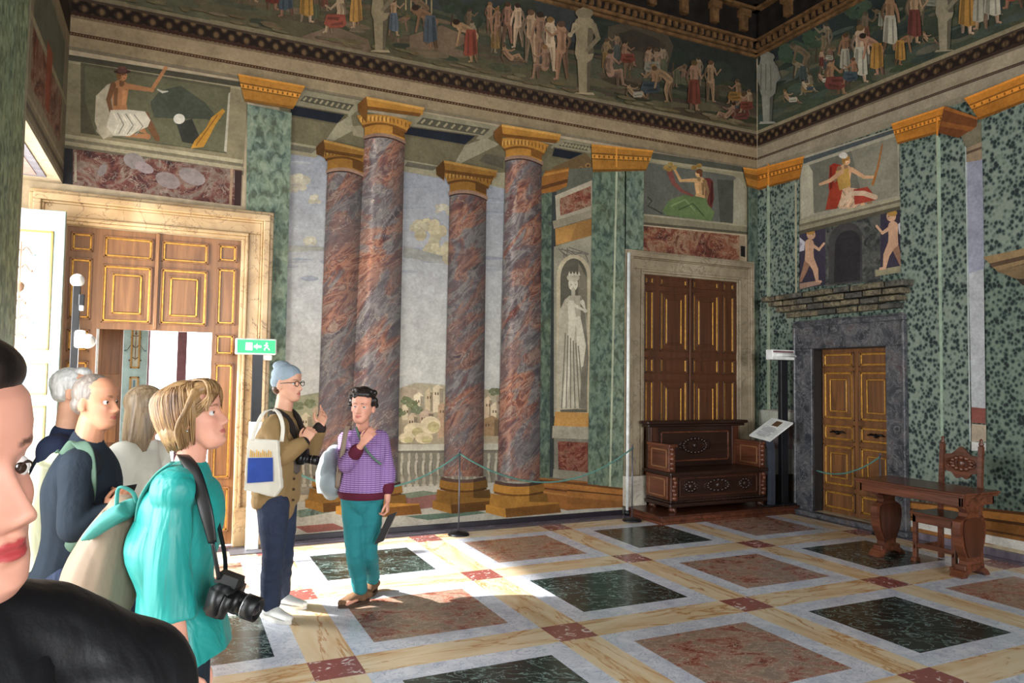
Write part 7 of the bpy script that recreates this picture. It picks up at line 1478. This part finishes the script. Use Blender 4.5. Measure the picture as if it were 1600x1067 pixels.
o = b.obj('hair_strands', base); o.matrix_parent_inverse = Matrix.Identity(4); H7.eyes(p.t, (-.55, -.05))
# ================================================================ camera, light, exposure
cd = bpy.data.cameras.new('camera'); co = bpy.data.objects.new('camera', cd); COL.objects.link(co)
cd.sensor_width = 36; cd.lens = 36*FPX/1600; cd.clip_start = .05; cd.clip_end = 200
co.matrix_world = Matrix.Translation(CAM) @ Matrix((CR, CU, -_fw)).transposed().to_4x4()
SC.camera = co
w = bpy.data.worlds.new('daylight'); SC.world = w; w.use_nodes = True; bg = w.node_tree.nodes['Background']; bg.inputs[0].default_value = (.93, .97, 1, 1); bg.inputs[1].default_value = 5.0
def area(name, loc, direction, sx, sy, power, col=(1, 1, 1), spread=180):
    l = bpy.data.lights.new(name, 'AREA'); l.shape = 'RECTANGLE'; l.size = sx; l.size_y = sy; l.energy = power; l.color = col; l.spread = math.radians(spread)
    o = bpy.data.objects.new(name, l); COL.objects.link(o); o.location = loc; o.rotation_euler = Vector(direction).to_track_quat('-Z', 'Y').to_euler(); return o
area('window_light_left', (XL-.66, -.62, 1.75), (1, 0, -.12), 2.6, 1.5, 260, (.94, .98, 1))
area('window_light_left_near', (XL-.66, -4.3, 1.8), (1, .1, -.1), 2.9, 1.8, 85, (.94, .98, 1))
area('window_light_front', (.2, YF-.4, 2.6), (0, 1, 0), 1.6, 3.3, 320, (.95, .98, 1)); area('window_light_front_right', (4.0, YF-.4, 2.6), (0, 1, 0), 1.6, 3.3, 320, (.95, .98, 1))
sp = bpy.data.lights.new('sunlight_left_opening', 'SPOT'); sp.energy = 15000; sp.spot_size = math.radians(34); sp.spot_blend = .1; sp.shadow_soft_size = .08; sp.color = (1, .97, .92)
so_ = bpy.data.objects.new('sunlight_left_opening', sp); COL.objects.link(so_); so_.location = (-6.2, -.1, 6.2); so_.rotation_euler = (Vector((-.9, -.62, .6))-Vector(so_.location)).to_track_quat('-Z', 'Y').to_euler()
area('next_room_light', (-.4, YB+3.9, 2.0), (-.1, -1, -.1), 1.8, 2.6, 60, (1, .98, .95))
SC.view_settings.view_transform = 'Standard'; SC.view_settings.look = 'None'; SC.view_settings.gamma = 1; SC.view_settings.exposure = .3
try: SC.view_settings.use_curve_mapping = False
except Exception: pass
SC.cycles.use_denoising = True; SC.cycles.max_bounces = 6; SC.cycles.sample_clamp_indirect = 4
